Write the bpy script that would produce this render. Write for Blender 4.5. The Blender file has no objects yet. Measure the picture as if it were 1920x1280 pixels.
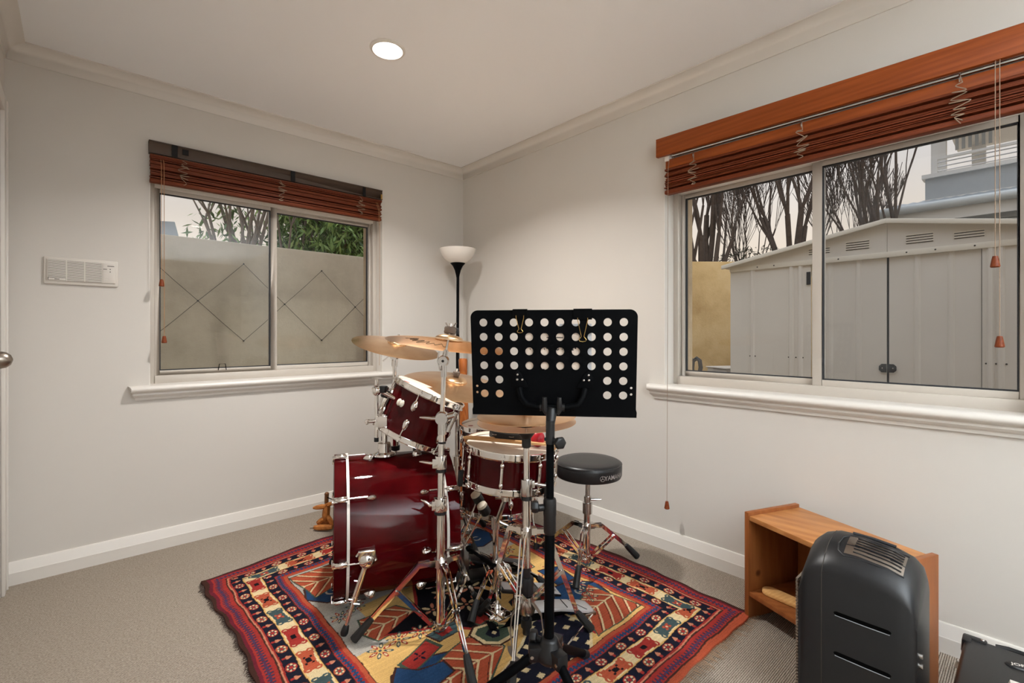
import bpy, bmesh, math, random
import numpy as np
from mathutils import Vector, Matrix, Quaternion

random.seed(7)
SC = bpy.context.scene
COL = SC.collection
PI = math.pi
R = math.radians

# ------------------------------------------------------------------ camera, sky, lights, exposure
# Room axes: the far corner stands at the origin, the left wall is y = 0, the right wall x = 0, z is up.
cd = bpy.data.cameras.new('camera'); cam = bpy.data.objects.new('camera', cd); COL.objects.link(cam)
cam.location = (-2.253, -3.0645, 1.11)
cam.rotation_euler = (R(90), 0, R(-42.175))
cd.sensor_width = 36.0; cd.lens = 36.0 * 895 / 1920
cd.shift_y = -13.5 / 1920
cd.clip_start = 0.02
SC.camera = cam

world = bpy.data.worlds.new('dusk_sky'); SC.world = world; world.use_nodes = True
wn = world.node_tree; wn.nodes.clear()
wo = wn.nodes.new('ShaderNodeOutputWorld'); wb = wn.nodes.new('ShaderNodeBackground')
wt = wn.nodes.new('ShaderNodeTexCoord'); ws = wn.nodes.new('ShaderNodeSeparateXYZ'); wr = wn.nodes.new('ShaderNodeValToRGB')
wn.links.new(wt.outputs['Generated'], ws.inputs[0]); wn.links.new(ws.outputs['Z'], wr.inputs[0])
wr.color_ramp.elements[0].position = 0.0; wr.color_ramp.elements[0].color = (0.86, 0.70, 0.55, 1)
wr.color_ramp.elements[1].position = 1.0; wr.color_ramp.elements[1].color = (1.75, 1.82, 2.0, 1)
e = wr.color_ramp.elements.new(0.14); e.color = (0.97, 0.82, 0.68, 1)
e = wr.color_ramp.elements.new(0.34); e.color = (0.86, 0.84, 0.87, 1)
wn.links.new(wr.outputs[0], wb.inputs[0]); wb.inputs[1].default_value = 1.0
wn.links.new(wb.outputs[0], wo.inputs[0])

SC.view_settings.view_transform = 'Standard'
try: SC.view_settings.look = 'None'
except Exception: pass
SC.view_settings.gamma = 1.0
SC.view_settings.use_curve_mapping = False
SC.view_settings.exposure = 0.0
SC.cycles.max_bounces = 12
SC.cycles.diffuse_bounces = 8
SC.cycles.glossy_bounces = 6
SC.cycles.transparent_max_bounces = 16
SC.cycles.sample_clamp_indirect = 6.0

CEIL = 2.397
LIGHT_SPOTS = [(-1.222, -1.091), (-1.222, -3.45)]
def downlamp(x, y, w):
    ld = bpy.data.lights.new('downlight_glow', 'AREA'); ld.shape = 'DISK'; ld.size = 0.12; ld.energy = w
    ld.color = (1.0, 0.975, 0.94); ld.spread = R(140)
    o = bpy.data.objects.new('downlight_glow', ld); COL.objects.link(o); o.location = (x, y, CEIL - 0.035)
    return o
for (lx, ly), w in zip(LIGHT_SPOTS, (29, 1)): downlamp(lx, ly, w)
# added fill: unseen upward spot behind the camera, brightening the ceiling
fl = bpy.data.lights.new('added_uplight', 'SPOT'); fl.energy = 2350; fl.spot_size = R(104); fl.spot_blend = 1.0; fl.shadow_soft_size = 0.08; fl.color = (0.87, 0.95, 1.0)
fo = bpy.data.objects.new('added_uplight', fl); COL.objects.link(fo); fo.location = (-1.75, -5.2, 0.12); fo.rotation_euler = (R(180), 0, 0)

# ------------------------------------------------------------------ helpers
def lin(c):
    out = []
    for v in c[:3]:
        v = v / 255.0
        out.append(v / 12.92 if v <= 0.04045 else ((v + 0.055) / 1.055) ** 2.4)
    return tuple(out) + (1.0,)

def newmat(name):
    m = bpy.data.materials.new(name); m.use_nodes = True
    nt = m.node_tree; nt.nodes.clear()
    o = nt.nodes.new('ShaderNodeOutputMaterial'); b = nt.nodes.new('ShaderNodeBsdfPrincipled')
    nt.links.new(b.outputs[0], o.inputs[0])
    return m, nt, b, o

def mapping(nt, scale=(1, 1, 1), rot=(0, 0, 0), coord='Object'):
    tc = nt.nodes.new('ShaderNodeTexCoord'); mp = nt.nodes.new('ShaderNodeMapping')
    mp.inputs['Scale'].default_value = scale; mp.inputs['Rotation'].default_value = rot
    nt.links.new(tc.outputs[coord], mp.inputs[0]); return mp

def noise(nt, src, scale, detail=4, rough=0.55):
    n = nt.nodes.new('ShaderNodeTexNoise'); n.inputs['Scale'].default_value = scale
    n.inputs['Detail'].default_value = detail; n.inputs['Roughness'].default_value = rough
    nt.links.new(src, n.inputs['Vector']); return n

def ramp(nt, src, stops):
    r = nt.nodes.new('ShaderNodeValToRGB'); el = r.color_ramp.elements
    el[0].position, el[0].color = stops[0]; el[1].position, el[1].color = stops[-1]
    for p, c in stops[1:-1]:
        x = el.new(p); x.color = c
    nt.links.new(src, r.inputs[0]); return r

def bump(nt, b, src, strength, dist=0.002):
    bp = nt.nodes.new('ShaderNodeBump'); bp.inputs['Strength'].default_value = strength; bp.inputs['Distance'].default_value = dist
    nt.links.new(src, bp.inputs['Height']); nt.links.new(bp.outputs[0], b.inputs['Normal'])

def plain(name, rgb, rough=0.5, metal=0.0, var=0.06, nscale=8, bmp=0.0, bscale=200, coat=0.0, spec=0.5):
    """flat colour with a little tonal noise"""
    m, nt, b, o = newmat(name)
    mp = mapping(nt)
    n = noise(nt, mp.outputs[0], nscale)
    c = lin(rgb)
    lo = tuple(v * (1 - var) for v in c[:3]) + (1,); hi = tuple(min(1, v * (1 + var)) for v in c[:3]) + (1,)
    r = ramp(nt, n.outputs[0], [(0.3, lo), (0.7, hi)])
    nt.links.new(r.outputs[0], b.inputs['Base Color'])
    b.inputs['Roughness'].default_value = rough; b.inputs['Metallic'].default_value = metal
    b.inputs['Coat Weight'].default_value = coat; b.inputs['Coat Roughness'].default_value = 0.04
    b.inputs['Specular IOR Level'].default_value = spec
    if bmp:
        n2 = noise(nt, mp.outputs[0], bscale, 3)
        bump(nt, b, n2.outputs[0], bmp)
    return m

def woodmat(name, dark, light, scale=(1, 12, 12), rough=0.42, ring=6.0, coat=0.0, knots=False):
    m, nt, b, o = newmat(name)
    mp = mapping(nt, scale)
    n = noise(nt, mp.outputs[0], 3.4, 7, 0.66)
    w = nt.nodes.new('ShaderNodeTexWave'); w.wave_type = 'BANDS'; w.bands_direction = 'DIAGONAL'
    w.inputs['Scale'].default_value = ring; w.inputs['Distortion'].default_value = 5.0
    w.inputs['Detail'].default_value = 3; w.inputs['Detail Scale'].default_value = 1.2
    nt.links.new(mp.outputs[0], w.inputs['Vector'])
    mx = nt.nodes.new('ShaderNodeMath'); mx.operation = 'ADD'
    m1 = nt.nodes.new('ShaderNodeMath'); m1.operation = 'MULTIPLY'; m1.inputs[1].default_value = 0.16
    m2 = nt.nodes.new('ShaderNodeMath'); m2.operation = 'MULTIPLY'; m2.inputs[1].default_value = 0.84
    nt.links.new(w.outputs['Fac'], m1.inputs[0]); nt.links.new(n.outputs[0], m2.inputs[0])
    nt.links.new(m1.outputs[0], mx.inputs[0]); nt.links.new(m2.outputs[0], mx.inputs[1])
    r = ramp(nt, mx.outputs[0], [(0.22, lin(dark)), (0.72, lin(light))])
    src = r.outputs[0]
    if knots:
        mk = mapping(nt, (5, 5, 5)); v = nt.nodes.new('ShaderNodeTexVoronoi'); v.inputs['Scale'].default_value = 1.3
        nt.links.new(mk.outputs[0], v.inputs['Vector'])
        rk = ramp(nt, v.outputs['Distance'], [(0.045, (1, 1, 1, 1)), (0.11, (0, 0, 0, 1))])
        mix = nt.nodes.new('ShaderNodeMixRGB'); mix.inputs[2].default_value = lin((92, 48, 20))
        nt.links.new(rk.outputs[0], mix.inputs[0]); nt.links.new(src, mix.inputs[1]); src = mix.outputs[0]
    nt.links.new(src, b.inputs['Base Color'])
    b.inputs['Roughness'].default_value = rough; b.inputs['Coat Weight'].default_value = coat; b.inputs['Specular IOR Level'].default_value = 0.22
    bump(nt, b, n.outputs[0], 0.15, 0.001)
    return m

M = {}
M['wall'] = plain('wall_paint', (204, 199, 192), 0.6, var=0.015, nscale=1.2, bmp=0.06, bscale=240)
M['ceil'] = plain('ceiling_paint', (240, 241, 243), 0.7, var=0.01, nscale=1.0)
M['trim'] = plain('white_gloss_paint', (218, 213, 206), 0.32, var=0.012, nscale=2.5)
M['plastic_white'] = plain('off_white_plastic', (212, 206, 198), 0.4, var=0.01)
M['dark_slot'] = plain('dark_slot', (52, 46, 40), 0.6)
M['alu'] = plain('beige_powder_coated_aluminium', (190, 182, 172), 0.4, var=0.02, metal=0.1)
M['gasket'] = plain('dark_rubber_gasket', (36, 38, 42), 0.6)
M['chrome'] = plain('chrome', (232, 228, 224), 0.07, 1.0, var=0.02)
M['chrome_dull'] = plain('satin_chrome', (206, 203, 200), 0.22, 1.0, var=0.03)
M['steel_brushed'] = plain('brushed_steel', (160, 150, 140), 0.3, 1.0, var=0.04)
M['black_plastic'] = plain('black_plastic', (20, 20, 22), 0.42, var=0.1, bmp=0.04)
M['black_rubber'] = plain('black_rubber', (17, 17, 17), 0.62)
M['black_metal'] = plain('matt_black_metal', (5, 6, 8), 0.55, var=0.08, spec=0.06)
M['black_vinyl'] = plain('black_vinyl', (22, 22, 24), 0.36, bmp=0.1, bscale=350)
M['drumhead'] = plain('white_drumhead', (226, 214, 198), 0.45, var=0.03, nscale=14)
M['brass'] = plain('brass', (196, 160, 96), 0.3, 1.0)
M['paper'] = plain('cream_paper', (226, 208, 192), 0.8, var=0.01)
M['paper2'] = plain('white_paper', (205, 205, 208), 0.8, var=0.01)
M['ink'] = plain('black_ink', (30, 26, 26), 0.8)
M['felt'] = plain('grey_felt', (98, 86, 78), 0.95, bmp=0.4, bscale=600)
M['white_felt'] = plain('white_felt', (216, 204, 186), 0.95)
M['red'] = plain('red_lacquer', (190, 28, 44), 0.35)
M['redbrown_dot'] = plain('red_print', (150, 50, 44), 0.6)
M['logo_grey'] = plain('grey_print', (150, 142, 138), 0.6)
M['blue_black'] = plain('navy_black_plastic', (17, 18, 21), 0.38, var=0.06, bmp=0.05, bscale=400)
M['cord_tan'] = plain('tan_cord', (176, 132, 92), 0.8)
M['cord_dark'] = plain('grey_cord', (150, 128, 108), 0.8)
M['silver_paint'] = plain('silver_paint', (196, 194, 194), 0.35, 0.4)
M['clear'] = None
M['white_cable'] = plain('white_cable', (206, 198, 188), 0.5)
M['lamp_white'] = plain('opal_lamp_shade', (226, 220, 212), 0.25, var=0.01)
M['dark_brown_track'] = plain('dark_brown_track', (74, 58, 46), 0.45, var=0.1)
M['recess_black'] = plain('recess_black', (4, 4, 4), 0.8, spec=0.05)
M['velcro'] = plain('black_velcro', (18, 18, 20), 0.9)
M['white_stone'] = plain('pearl_badge', (226, 220, 206), 0.25)
M['grey_plastic'] = plain('grey_plastic', (134, 138, 142), 0.45)

# wood kinds
M['pelmet_wood'] = woodmat('pelmet_cedar', (120, 54, 20), (154, 78, 32), (14, 0.7, 14), 0.38, 2.0)
M['blind_wood'] = woodmat('blind_reed', (66, 26, 11), (134, 62, 30), (14, 1.5, 120), 0.55, 3.0)
M['blind_wood_l'] = woodmat('blind_reed_left', (66, 26, 11), (130, 60, 29), (1.5, 14, 120), 0.55, 3.0)
M['pine'] = woodmat('oiled_pine', (152, 92, 48), (194, 136, 82), (9, 1.2, 9), 0.38, 1.2, knots=True)
M['pine_shaded'] = woodmat('oiled_pine_shaded', (124, 68, 33), (158, 96, 52), (10, 10, 1.0), 0.4, 1.2, knots=True)  # darker copy of the pine: shade of sides and inside put into the colour
M['stick_wood'] = woodmat('orange_timber', (120, 58, 24), (184, 106, 50), (10, 10, 1.2), 0.35, 3.0)
M['light_wood'] = woodmat('pale_bamboo', (206, 150, 88), (232, 184, 122), (3, 14, 14), 0.45, 3.0)
M['hickory'] = woodmat('hickory', (206, 150, 92), (232, 190, 138), (4, 4, 4), 0.4, 3.0)
M['carving'] = woodmat('carved_timber', (128, 72, 32), (196, 128, 66), (16, 16, 6), 0.6, 3.0)
M['tassel'] = woodmat('tassel_wood', (92, 40, 17), (136, 66, 31), (30, 30, 8), 0.4, 3.0)

def lacquer():
    m, nt, b, o = newmat('burgundy_lacquer')
    mp = mapping(nt, (1, 1, 1)); n = noise(nt, mp.outputs[0], 30, 2)
    mp2 = mapping(nt, (9, 9, 9)); n2 = noise(nt, mp2.outputs[0], 1.0, 2)
    r = ramp(nt, n2.outputs[0], [(0.3, lin((54, 4, 7))), (0.7, lin((76, 7, 11)))])
    nt.links.new(r.outputs[0], b.inputs['Base Color'])
    b.inputs['Roughness'].default_value = 0.3; b.inputs['Metallic'].default_value = 0.0; b.inputs['Specular IOR Level'].default_value = 0.0
    b.inputs['Coat Weight'].default_value = 0.38; b.inputs['Coat Roughness'].default_value = 0.025
    return m
M['lacquer'] = lacquer()

def bronze():
    m, nt, b, o = newmat('cymbal_bronze')
    tc = nt.nodes.new('ShaderNodeTexCoord'); sp = nt.nodes.new('ShaderNodeSeparateXYZ'); nt.links.new(tc.outputs['Object'], sp.inputs[0])
    cx = nt.nodes.new('ShaderNodeCombineXYZ'); nt.links.new(sp.outputs[0], cx.inputs[0]); nt.links.new(sp.outputs[1], cx.inputs[1])
    ln = nt.nodes.new('ShaderNodeVectorMath'); ln.operation = 'LENGTH'; nt.links.new(cx.outputs[0], ln.inputs[0])
    w = nt.nodes.new('ShaderNodeMath'); w.operation = 'SINE'; k = nt.nodes.new('ShaderNodeMath'); k.operation = 'MULTIPLY'; k.inputs[1].default_value = 1500
    nt.links.new(ln.outputs['Value'], k.inputs[0]); nt.links.new(k.outputs[0], w.inputs[0])
    mp = mapping(nt); n = noise(nt, mp.outputs[0], 9, 3)
    r = ramp(nt, n.outputs[0], [(0.3, lin((218, 172, 128))), (0.7, lin((238, 200, 158)))])
    nt.links.new(r.outputs[0], b.inputs['Base Color'])
    b.inputs['Metallic'].default_value = 1.0; b.inputs['Roughness'].default_value = 0.26
    bump(nt, b, w.outputs[0], 0.12, 0.0004)
    return m
M['bronze'] = bronze()

def glassmat(name, tint, gloss_rough=0.0, ior=1.45):
    m = bpy.data.materials.new(name); m.use_nodes = True; nt = m.node_tree; nt.nodes.clear()
    o = nt.nodes.new('ShaderNodeOutputMaterial'); t = nt.nodes.new('ShaderNodeBsdfTransparent'); g = nt.nodes.new('ShaderNodeBsdfGlossy')
    mx = nt.nodes.new('ShaderNodeMixShader'); f = nt.nodes.new('ShaderNodeFresnel'); f.inputs[0].default_value = ior
    t.inputs[0].default_value = tint; g.inputs['Roughness'].default_value = gloss_rough
    nt.links.new(f.outputs[0], mx.inputs[0]); nt.links.new(t.outputs[0], mx.inputs[1]); nt.links.new(g.outputs[0], mx.inputs[2])
    nt.links.new(mx.outputs[0], o.inputs[0]); return m
M['glass'] = glassmat('window_glass', (0.93, 0.95, 0.94, 1))
M['clear'] = glassmat('clear_plastic', (0.82, 0.82, 0.82, 1), 0.05, 1.5)

def screenmat():
    m = bpy.data.materials.new('flyscreen_mesh'); m.use_nodes = True; nt = m.node_tree; nt.nodes.clear()
    o = nt.nodes.new('ShaderNodeOutputMaterial'); t = nt.nodes.new('ShaderNodeBsdfTransparent'); d = nt.nodes.new('ShaderNodeBsdfDiffuse')
    d.inputs[0].default_value = (0.16, 0.17, 0.18, 1); mx = nt.nodes.new('ShaderNodeMixShader'); mx.inputs[0].default_value = 0.16
    nt.links.new(t.outputs[0], mx.inputs[1]); nt.links.new(d.outputs[0], mx.inputs[2]); nt.links.new(mx.outputs[0], o.inputs[0]); return m
M['screen'] = screenmat()

def emis(name, col, s):
    m = bpy.data.materials.new(name); m.use_nodes = True; nt = m.node_tree; nt.nodes.clear()
    o = nt.nodes.new('ShaderNodeOutputMaterial'); e = nt.nodes.new('ShaderNodeEmission'); e.inputs[0].default_value = col; e.inputs[1].default_value = s
    nt.links.new(e.outputs[0], o.inputs[0]); return m
M['lamp_on'] = emis('downlight_diffuser_lit', (1.0, 0.95, 0.88, 1), 14.0)

def carpetmat():
    m, nt, b, o = newmat('loop_pile_carpet')
    mp = mapping(nt)
    n = noise(nt, mp.outputs[0], 170, 3, 0.7); n3 = noise(nt, mp.outputs[0], 900, 2, 0.6)
    w = nt.nodes.new('ShaderNodeTexWave'); w.bands_direction = 'Y'; w.inputs['Scale'].default_value = 52; w.inputs['Distortion'].default_value = 1.6
    w.inputs['Detail'].default_value = 2; w.inputs['Detail Scale'].default_value = 4; nt.links.new(mp.outputs[0], w.inputs['Vector'])
    add = nt.nodes.new('ShaderNodeMath'); add.operation = 'MULTIPLY_ADD'; add.inputs[1].default_value = 0.36
    nt.links.new(w.outputs['Fac'], add.inputs[0])
    h = nt.nodes.new('ShaderNodeMath'); h.operation = 'MULTIPLY'; h.inputs[1].default_value = 0.62; nt.links.new(n.outputs[0], h.inputs[0]); nt.links.new(h.outputs[0], add.inputs[2])
    a2 = nt.nodes.new('ShaderNodeMath'); a2.operation = 'MULTIPLY_ADD'; a2.inputs[1].default_value = 0.35; nt.links.new(n3.outputs[0], a2.inputs[0]); nt.links.new(add.outputs[0], a2.inputs[2])
    r = ramp(nt, a2.outputs[0], [(0.36, lin((88, 76, 65))), (0.60, lin((152, 139, 125))), (0.88, lin((196, 184, 169)))])
    nt.links.new(r.outputs[0], b.inputs['Base Color']); b.inputs['Roughness'].default_value = 0.95
    b.inputs['Specular IOR Level'].default_value = 0.1
    bump(nt, b, a2.outputs[0], 0.9, 0.006)
    return m
M['carpet'] = carpetmat()

def renderedwall(name, a, bb, cc):
    m, nt, b, o = newmat(name); mp = mapping(nt)
    n = noise(nt, mp.outputs[0], 1.6, 6, 0.65); n2 = noise(nt, mp.outputs[0], 40, 5, 0.7)
    r = ramp(nt, n.outputs[0], [(0.32, lin(a)), (0.52, lin(bb)), (0.72, lin(cc))])
    nt.links.new(r.outputs[0], b.inputs['Base Color']); b.inputs['Roughness'].default_value = 0.9
    bump(nt, b, n2.outputs[0], 0.5, 0.006); return m
M['fence'] = renderedwall('cream_render', (184, 172, 150), (206, 194, 172), (218, 206, 184))
M['outer'] = renderedwall('rough_stone', (150, 126, 98), (186, 164, 134), (204, 186, 158))
M['golden'] = renderedwall('golden_render', (186, 152, 98), (212, 180, 126), (224, 196, 146))
M['ground'] = renderedwall('paving', (120, 110, 98), (140, 130, 116), (150, 140, 128))
M['shed'] = plain('cream_steel_sheet', (226, 221, 212), 0.45, var=0.025, nscale=3, bmp=0.12, bscale=120)
M['shed_light'] = plain('cream_steel_trim', (234, 228, 214), 0.45, var=0.02)
M['bark'] = plain('grey_bark', (84, 73, 66), 0.9, var=0.25, nscale=20, bmp=0.5, bscale=60)
M['bark2'] = plain('pale_bark', (124, 112, 100), 0.9, var=0.25, nscale=20)
M['house_grey'] = plain('grey_weatherboard', (176, 182, 186), 0.6, var=0.03)
M['gutter_grey'] = plain('pale_grey_gutter', (196, 203, 206), 0.45, var=0.02)
M['house_white'] = plain('white_paint_outside', (226, 226, 224), 0.5, var=0.02)
M['roof_grey'] = plain('grey_corrugated_steel', (150, 158, 164), 0.45, var=0.05)
M['dark_green'] = plain('dark_shrub', (62, 66, 50), 0.8, var=0.5, nscale=6)

def leafmat():
    m, nt, b, o = newmat('bamboo_leaf')
    oi = nt.nodes.new('ShaderNodeNewGeometry')
    r = ramp(nt, oi.outputs['Random Per Island'], [(0.0, lin((58, 84, 38))), (0.5, lin((104, 138, 66))), (1.0, lin((160, 186, 108)))])
    nt.links.new(r.outputs[0], b.inputs['Base Color']); b.inputs['Roughness'].default_value = 0.5
    return m
M['leaf'] = leafmat()

# ---- mesh collecting
def frame_z(z, x=None):
    z = Vector(z).normalized()
    x = Vector(x) if x is not None else (Vector((1, 0, 0)) if abs(z.x) < 0.9 else Vector((0, 1, 0)))
    x = (x - z * x.dot(z)).normalized(); y = z.cross(x)
    return Matrix((x, y, z)).transposed()
def M4(rot, loc):
    m = rot.to_4x4(); m.translation = Vector(loc); return m
I4 = Matrix.Identity(4)

class MB:
    def __init__(s): s.v = []; s.f = []
    def add(s, vs, fs, m=None):
        b = len(s.v)
        s.v += [tuple(m @ Vector(p)) if m is not None else tuple(p) for p in vs]
        s.f += [tuple(i + b for i in f) for f in fs]; return s
    def box(s, c, size, m=None, rz=0):
        x, y, z = (k / 2 for k in size)
        vs = [(-x, -y, -z), (x, -y, -z), (x, y, -z), (-x, y, -z), (-x, -y, z), (x, -y, z), (x, y, z), (-x, y, z)]
        mm = Matrix.Translation(c) @ Matrix.Rotation(rz, 4, 'Z')
        if m is not None: mm = m @ mm
        return s.add(vs, [(0, 3, 2, 1), (4, 5, 6, 7), (0, 1, 5, 4), (1, 2, 6, 5), (2, 3, 7, 6), (3, 0, 4, 7)], mm)
    def box2(s, lo, hi): return s.box([(a + b) / 2 for a, b in zip(lo, hi)], [abs(b - a) for a, b in zip(lo, hi)])
    def tube(s, p0, p1, r0, r1=None, n=14, cap=True):
        r1 = r0 if r1 is None else r1
        return s.path([p0, p1], [r0, r1], n, cap)
    def path(s, pts, r, n=10, cap=True, closed=False):
        pts = [Vector(p) for p in pts]; k = len(pts)
        rs = r if isinstance(r, (list, tuple)) else [r] * k
        rings = []; prev = None
        for i, p in enumerate(pts):
            if closed: d = pts[(i + 1) % k] - pts[i - 1]
            else: d = (pts[min(i + 1, k - 1)] - pts[max(i - 1, 0)])
            if d.length < 1e-9: d = Vector((0, 0, 1))
            d.normalize()
            if prev is None: fr = frame_z(d); x = fr.col[0].copy()
            else:
                x = prev - d * prev.dot(d)
                if x.length < 1e-6: x = frame_z(d).col[0].copy()
                x.normalize()
            prev = x; y = d.cross(x)
            rings.append([p + (x * math.cos(2 * PI * j / n) + y * math.sin(2 * PI * j / n)) * rs[i] for j in range(n)])
        vs = [q for ring in rings for q in ring]; fs = []
        for i in range(k if closed else k - 1):
            a, b = i * n, ((i + 1) % k) * n
            for j in range(n): fs.append((a + j, a + (j + 1) % n, b + (j + 1) % n, b + j))
        if cap and not closed:
            fs.append(tuple(reversed(range(n)))); fs.append(tuple(range((k - 1) * n, k * n)))
        return s.add(vs, fs)
    def strap(s, pts, w, t, side):
        """flat bar swept along pts; side = direction of its width"""
        pts = [Vector(p) for p in pts]; k = len(pts); vs = []
        sd0 = Vector(side)
        for i, p in enumerate(pts):
            d = (pts[min(i + 1, k - 1)] - pts[max(i - 1, 0)]).normalized()
            sd = (sd0 - d * sd0.dot(d)).normalized(); nn = d.cross(sd)
            vs += [p - sd * w / 2 - nn * t / 2, p + sd * w / 2 - nn * t / 2, p + sd * w / 2 + nn * t / 2, p - sd * w / 2 + nn * t / 2]
        fs = []
        for i in range(k - 1):
            a, b = i * 4, i * 4 + 4
            for j in range(4): fs.append((a + j, a + (j + 1) % 4, b + (j + 1) % 4, b + j))
        fs += [(3, 2, 1, 0), tuple(range((k - 1) * 4, k * 4))]
        return s.add(vs, fs)
    def lathe(s, prof, m=None, n=48, close=False):
        vs = []; fs = []; k = len(prof)
        for r, z in prof:
            for j in range(n):
                a = 2 * PI * j / n; vs.append((r * math.cos(a), r * math.sin(a), z))
        for i in range(k if close else k - 1):
            a, b = i * n, ((i + 1) % k) * n
            for j in range(n): fs.append((a + j, a + (j + 1) % n, b + (j + 1) % n, b + j))
        if not close:
            if prof[0][0] > 1e-6: fs.append(tuple(reversed(range(n))))
            if prof[-1][0] > 1e-6: fs.append(tuple(range((k - 1) * n, k * n)))
        return s.add(vs, fs, m)
    def ell(s, c, rad, m=None, n=16, h=10):
        vs = []; fs = []
        for i in range(h + 1):
            t = PI * i / h
            for j in range(n):
                a = 2 * PI * j / n
                vs.append((rad[0] * math.sin(t) * math.cos(a), rad[1] * math.sin(t) * math.sin(a), -rad[2] * math.cos(t)))
        for i in range(h):
            for j in range(n): fs.append((i * n + j, i * n + (j + 1) % n, (i + 1) * n + (j + 1) % n, (i + 1) * n + j))
        mm = Matrix.Translation(c)
        if m is not None: mm = mm @ m.to_4x4()
        return s.add(vs, fs, mm)
    def prism(s, poly, d, m=None):
        """poly in local xy, thickness d along +z"""
        n = len(poly); vs = [(x, y, 0) for x, y in poly] + [(x, y, d) for x, y in poly]
        fs = [tuple(reversed(range(n))), tuple(range(n, 2 * n))] + [(i, (i + 1) % n, n + (i + 1) % n, n + i) for i in range(n)]
        return s.add(vs, fs, m)
    def mesh(s, name, mat, off=None, smooth=True, bevel=0, ang=35, seg=2):
        me = bpy.data.meshes.new(name)
        vs = s.v if off is None else [(x - off[0], y - off[1], z - off[2]) for x, y, z in s.v]
        me.from_pydata(vs, [], s.f)
        bm = bmesh.new(); bm.from_mesh(me)
        bmesh.ops.remove_doubles(bm, verts=bm.verts, dist=1e-6)
        bmesh.ops.recalc_face_normals(bm, faces=bm.faces)
        if bevel:
            ed = [e for e in bm.edges if len(e.link_faces) == 2 and e.calc_face_angle(0) > R(30)]
            bmesh.ops.bevel(bm, geom=ed, offset=bevel, segments=seg, profile=0.5, affect='EDGES', clamp_overlap=True)
        bm.to_mesh(me); bm.free()
        if mat is not None: me.materials.append(mat)
        if smooth:
            me.shade_smooth(); me.set_sharp_from_angle(angle=R(ang))
        return me

def tag(o, label=None, cat=None, group=None, kind=None):
    if label: o['label'] = label
    if cat: o['category'] = cat
    if group: o['group'] = group
    if kind: o['kind'] = kind
    return o

def thing(name, label, cat, loc=(0, 0, 0), group=None):
    o = bpy.data.objects.new(name, None); o.empty_display_size = 0.05; COL.objects.link(o); o.location = loc
    return tag(o, label, cat, group)

def world_mat(p):
    m = Matrix.Identity(4)
    while p is not None: m = p.matrix_basis @ m; p = p.parent
    return m
def root_loc(p):
    while p is not None and p.parent is not None: p = p.parent
    return tuple(p.location) if p is not None else None

def build(mb, name, mat, parent=None, label=None, kind=None, smooth=True, bevel=0, ang=35, seg=2):
    """world-space geometry -> one mesh object (child of parent when given)"""
    if parent is not None:
        inv = world_mat(parent).inverted(); mb.v = [tuple(inv @ Vector(v)) for v in mb.v]
    me = mb.mesh(name, mat, None, smooth, bevel, ang, seg)
    o = bpy.data.objects.new(name, me); COL.objects.link(o)
    if parent is not None: o.parent = parent
    if label: o['label'] = label
    if kind: o['kind'] = kind
    return o

def single(mb, name, mat, label, cat, group=None, loc=None, **k):
    """a thing that is one mesh; its origin sits at loc"""
    loc = loc or tuple(sum(v[i] for v in mb.v) / len(mb.v) for i in range(3))
    me = mb.mesh(name, mat, loc, **k)
    o = bpy.data.objects.new(name, me); COL.objects.link(o); o.location = loc
    return tag(o, label, cat, group)

def place(me, name, parent, mat4):
    """shared mesh placed under a thing by a world matrix"""
    o = bpy.data.objects.new(name, me); COL.objects.link(o); o.parent = parent
    o.matrix_basis = world_mat(parent).inverted() @ mat4
    return o

def struct(mb, name, mat, parent=None, **k):
    o = build(mb, name, mat, parent, **k)
    if parent is None: o['kind'] = 'structure'
    return o
def sroot(name, loc=(0, 0, 0)):
    o = bpy.data.objects.new(name, None); COL.objects.link(o); o.location = loc; o['kind'] = 'structure'; return o

# text -> flat mesh (verts in xy), list of (verts, faces)
def textgeo(body, size, shear=0.0, bold=0.0, depth=0.0):
    cu = bpy.data.curves.new('lettering', 'FONT'); cu.body = body; cu.size = size; cu.shear = shear; cu.offset = bold; cu.extrude = depth
    cu.align_x = 'CENTER'; cu.align_y = 'CENTER'; cu.resolution_u = 3
    o = bpy.data.objects.new('lettering', cu); COL.objects.link(o)
    dg = bpy.context.evaluated_depsgraph_get(); dg.update()
    me = bpy.data.meshes.new_from_object(o.evaluated_get(dg))
    vs = [tuple(v.co) for v in me.vertices]; fs = [tuple(p.vertices) for p in me.polygons]
    bpy.data.objects.remove(o); bpy.data.curves.remove(cu); bpy.data.meshes.remove(me)
    return vs, fs

# The drum kit stands diagonally in the room: kit axes (along, away) turned 42 degrees from the walls,
# measured from a floor mark at (-2.253, -3.0645).
KO = Vector((-2.253, -3.0645, 0)); KA = Vector((0.7411, -0.6714, 0)); KB = Vector((0.6714, 0.7411, 0))
def K(a, b, z=0.0): return KO + KA * a + KB * b + Vector((0, 0, z))
def KD(a, b, z=0.0): return KA * a + KB * b + Vector((0, 0, z))
UP = Vector((0, 0, 1))

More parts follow.
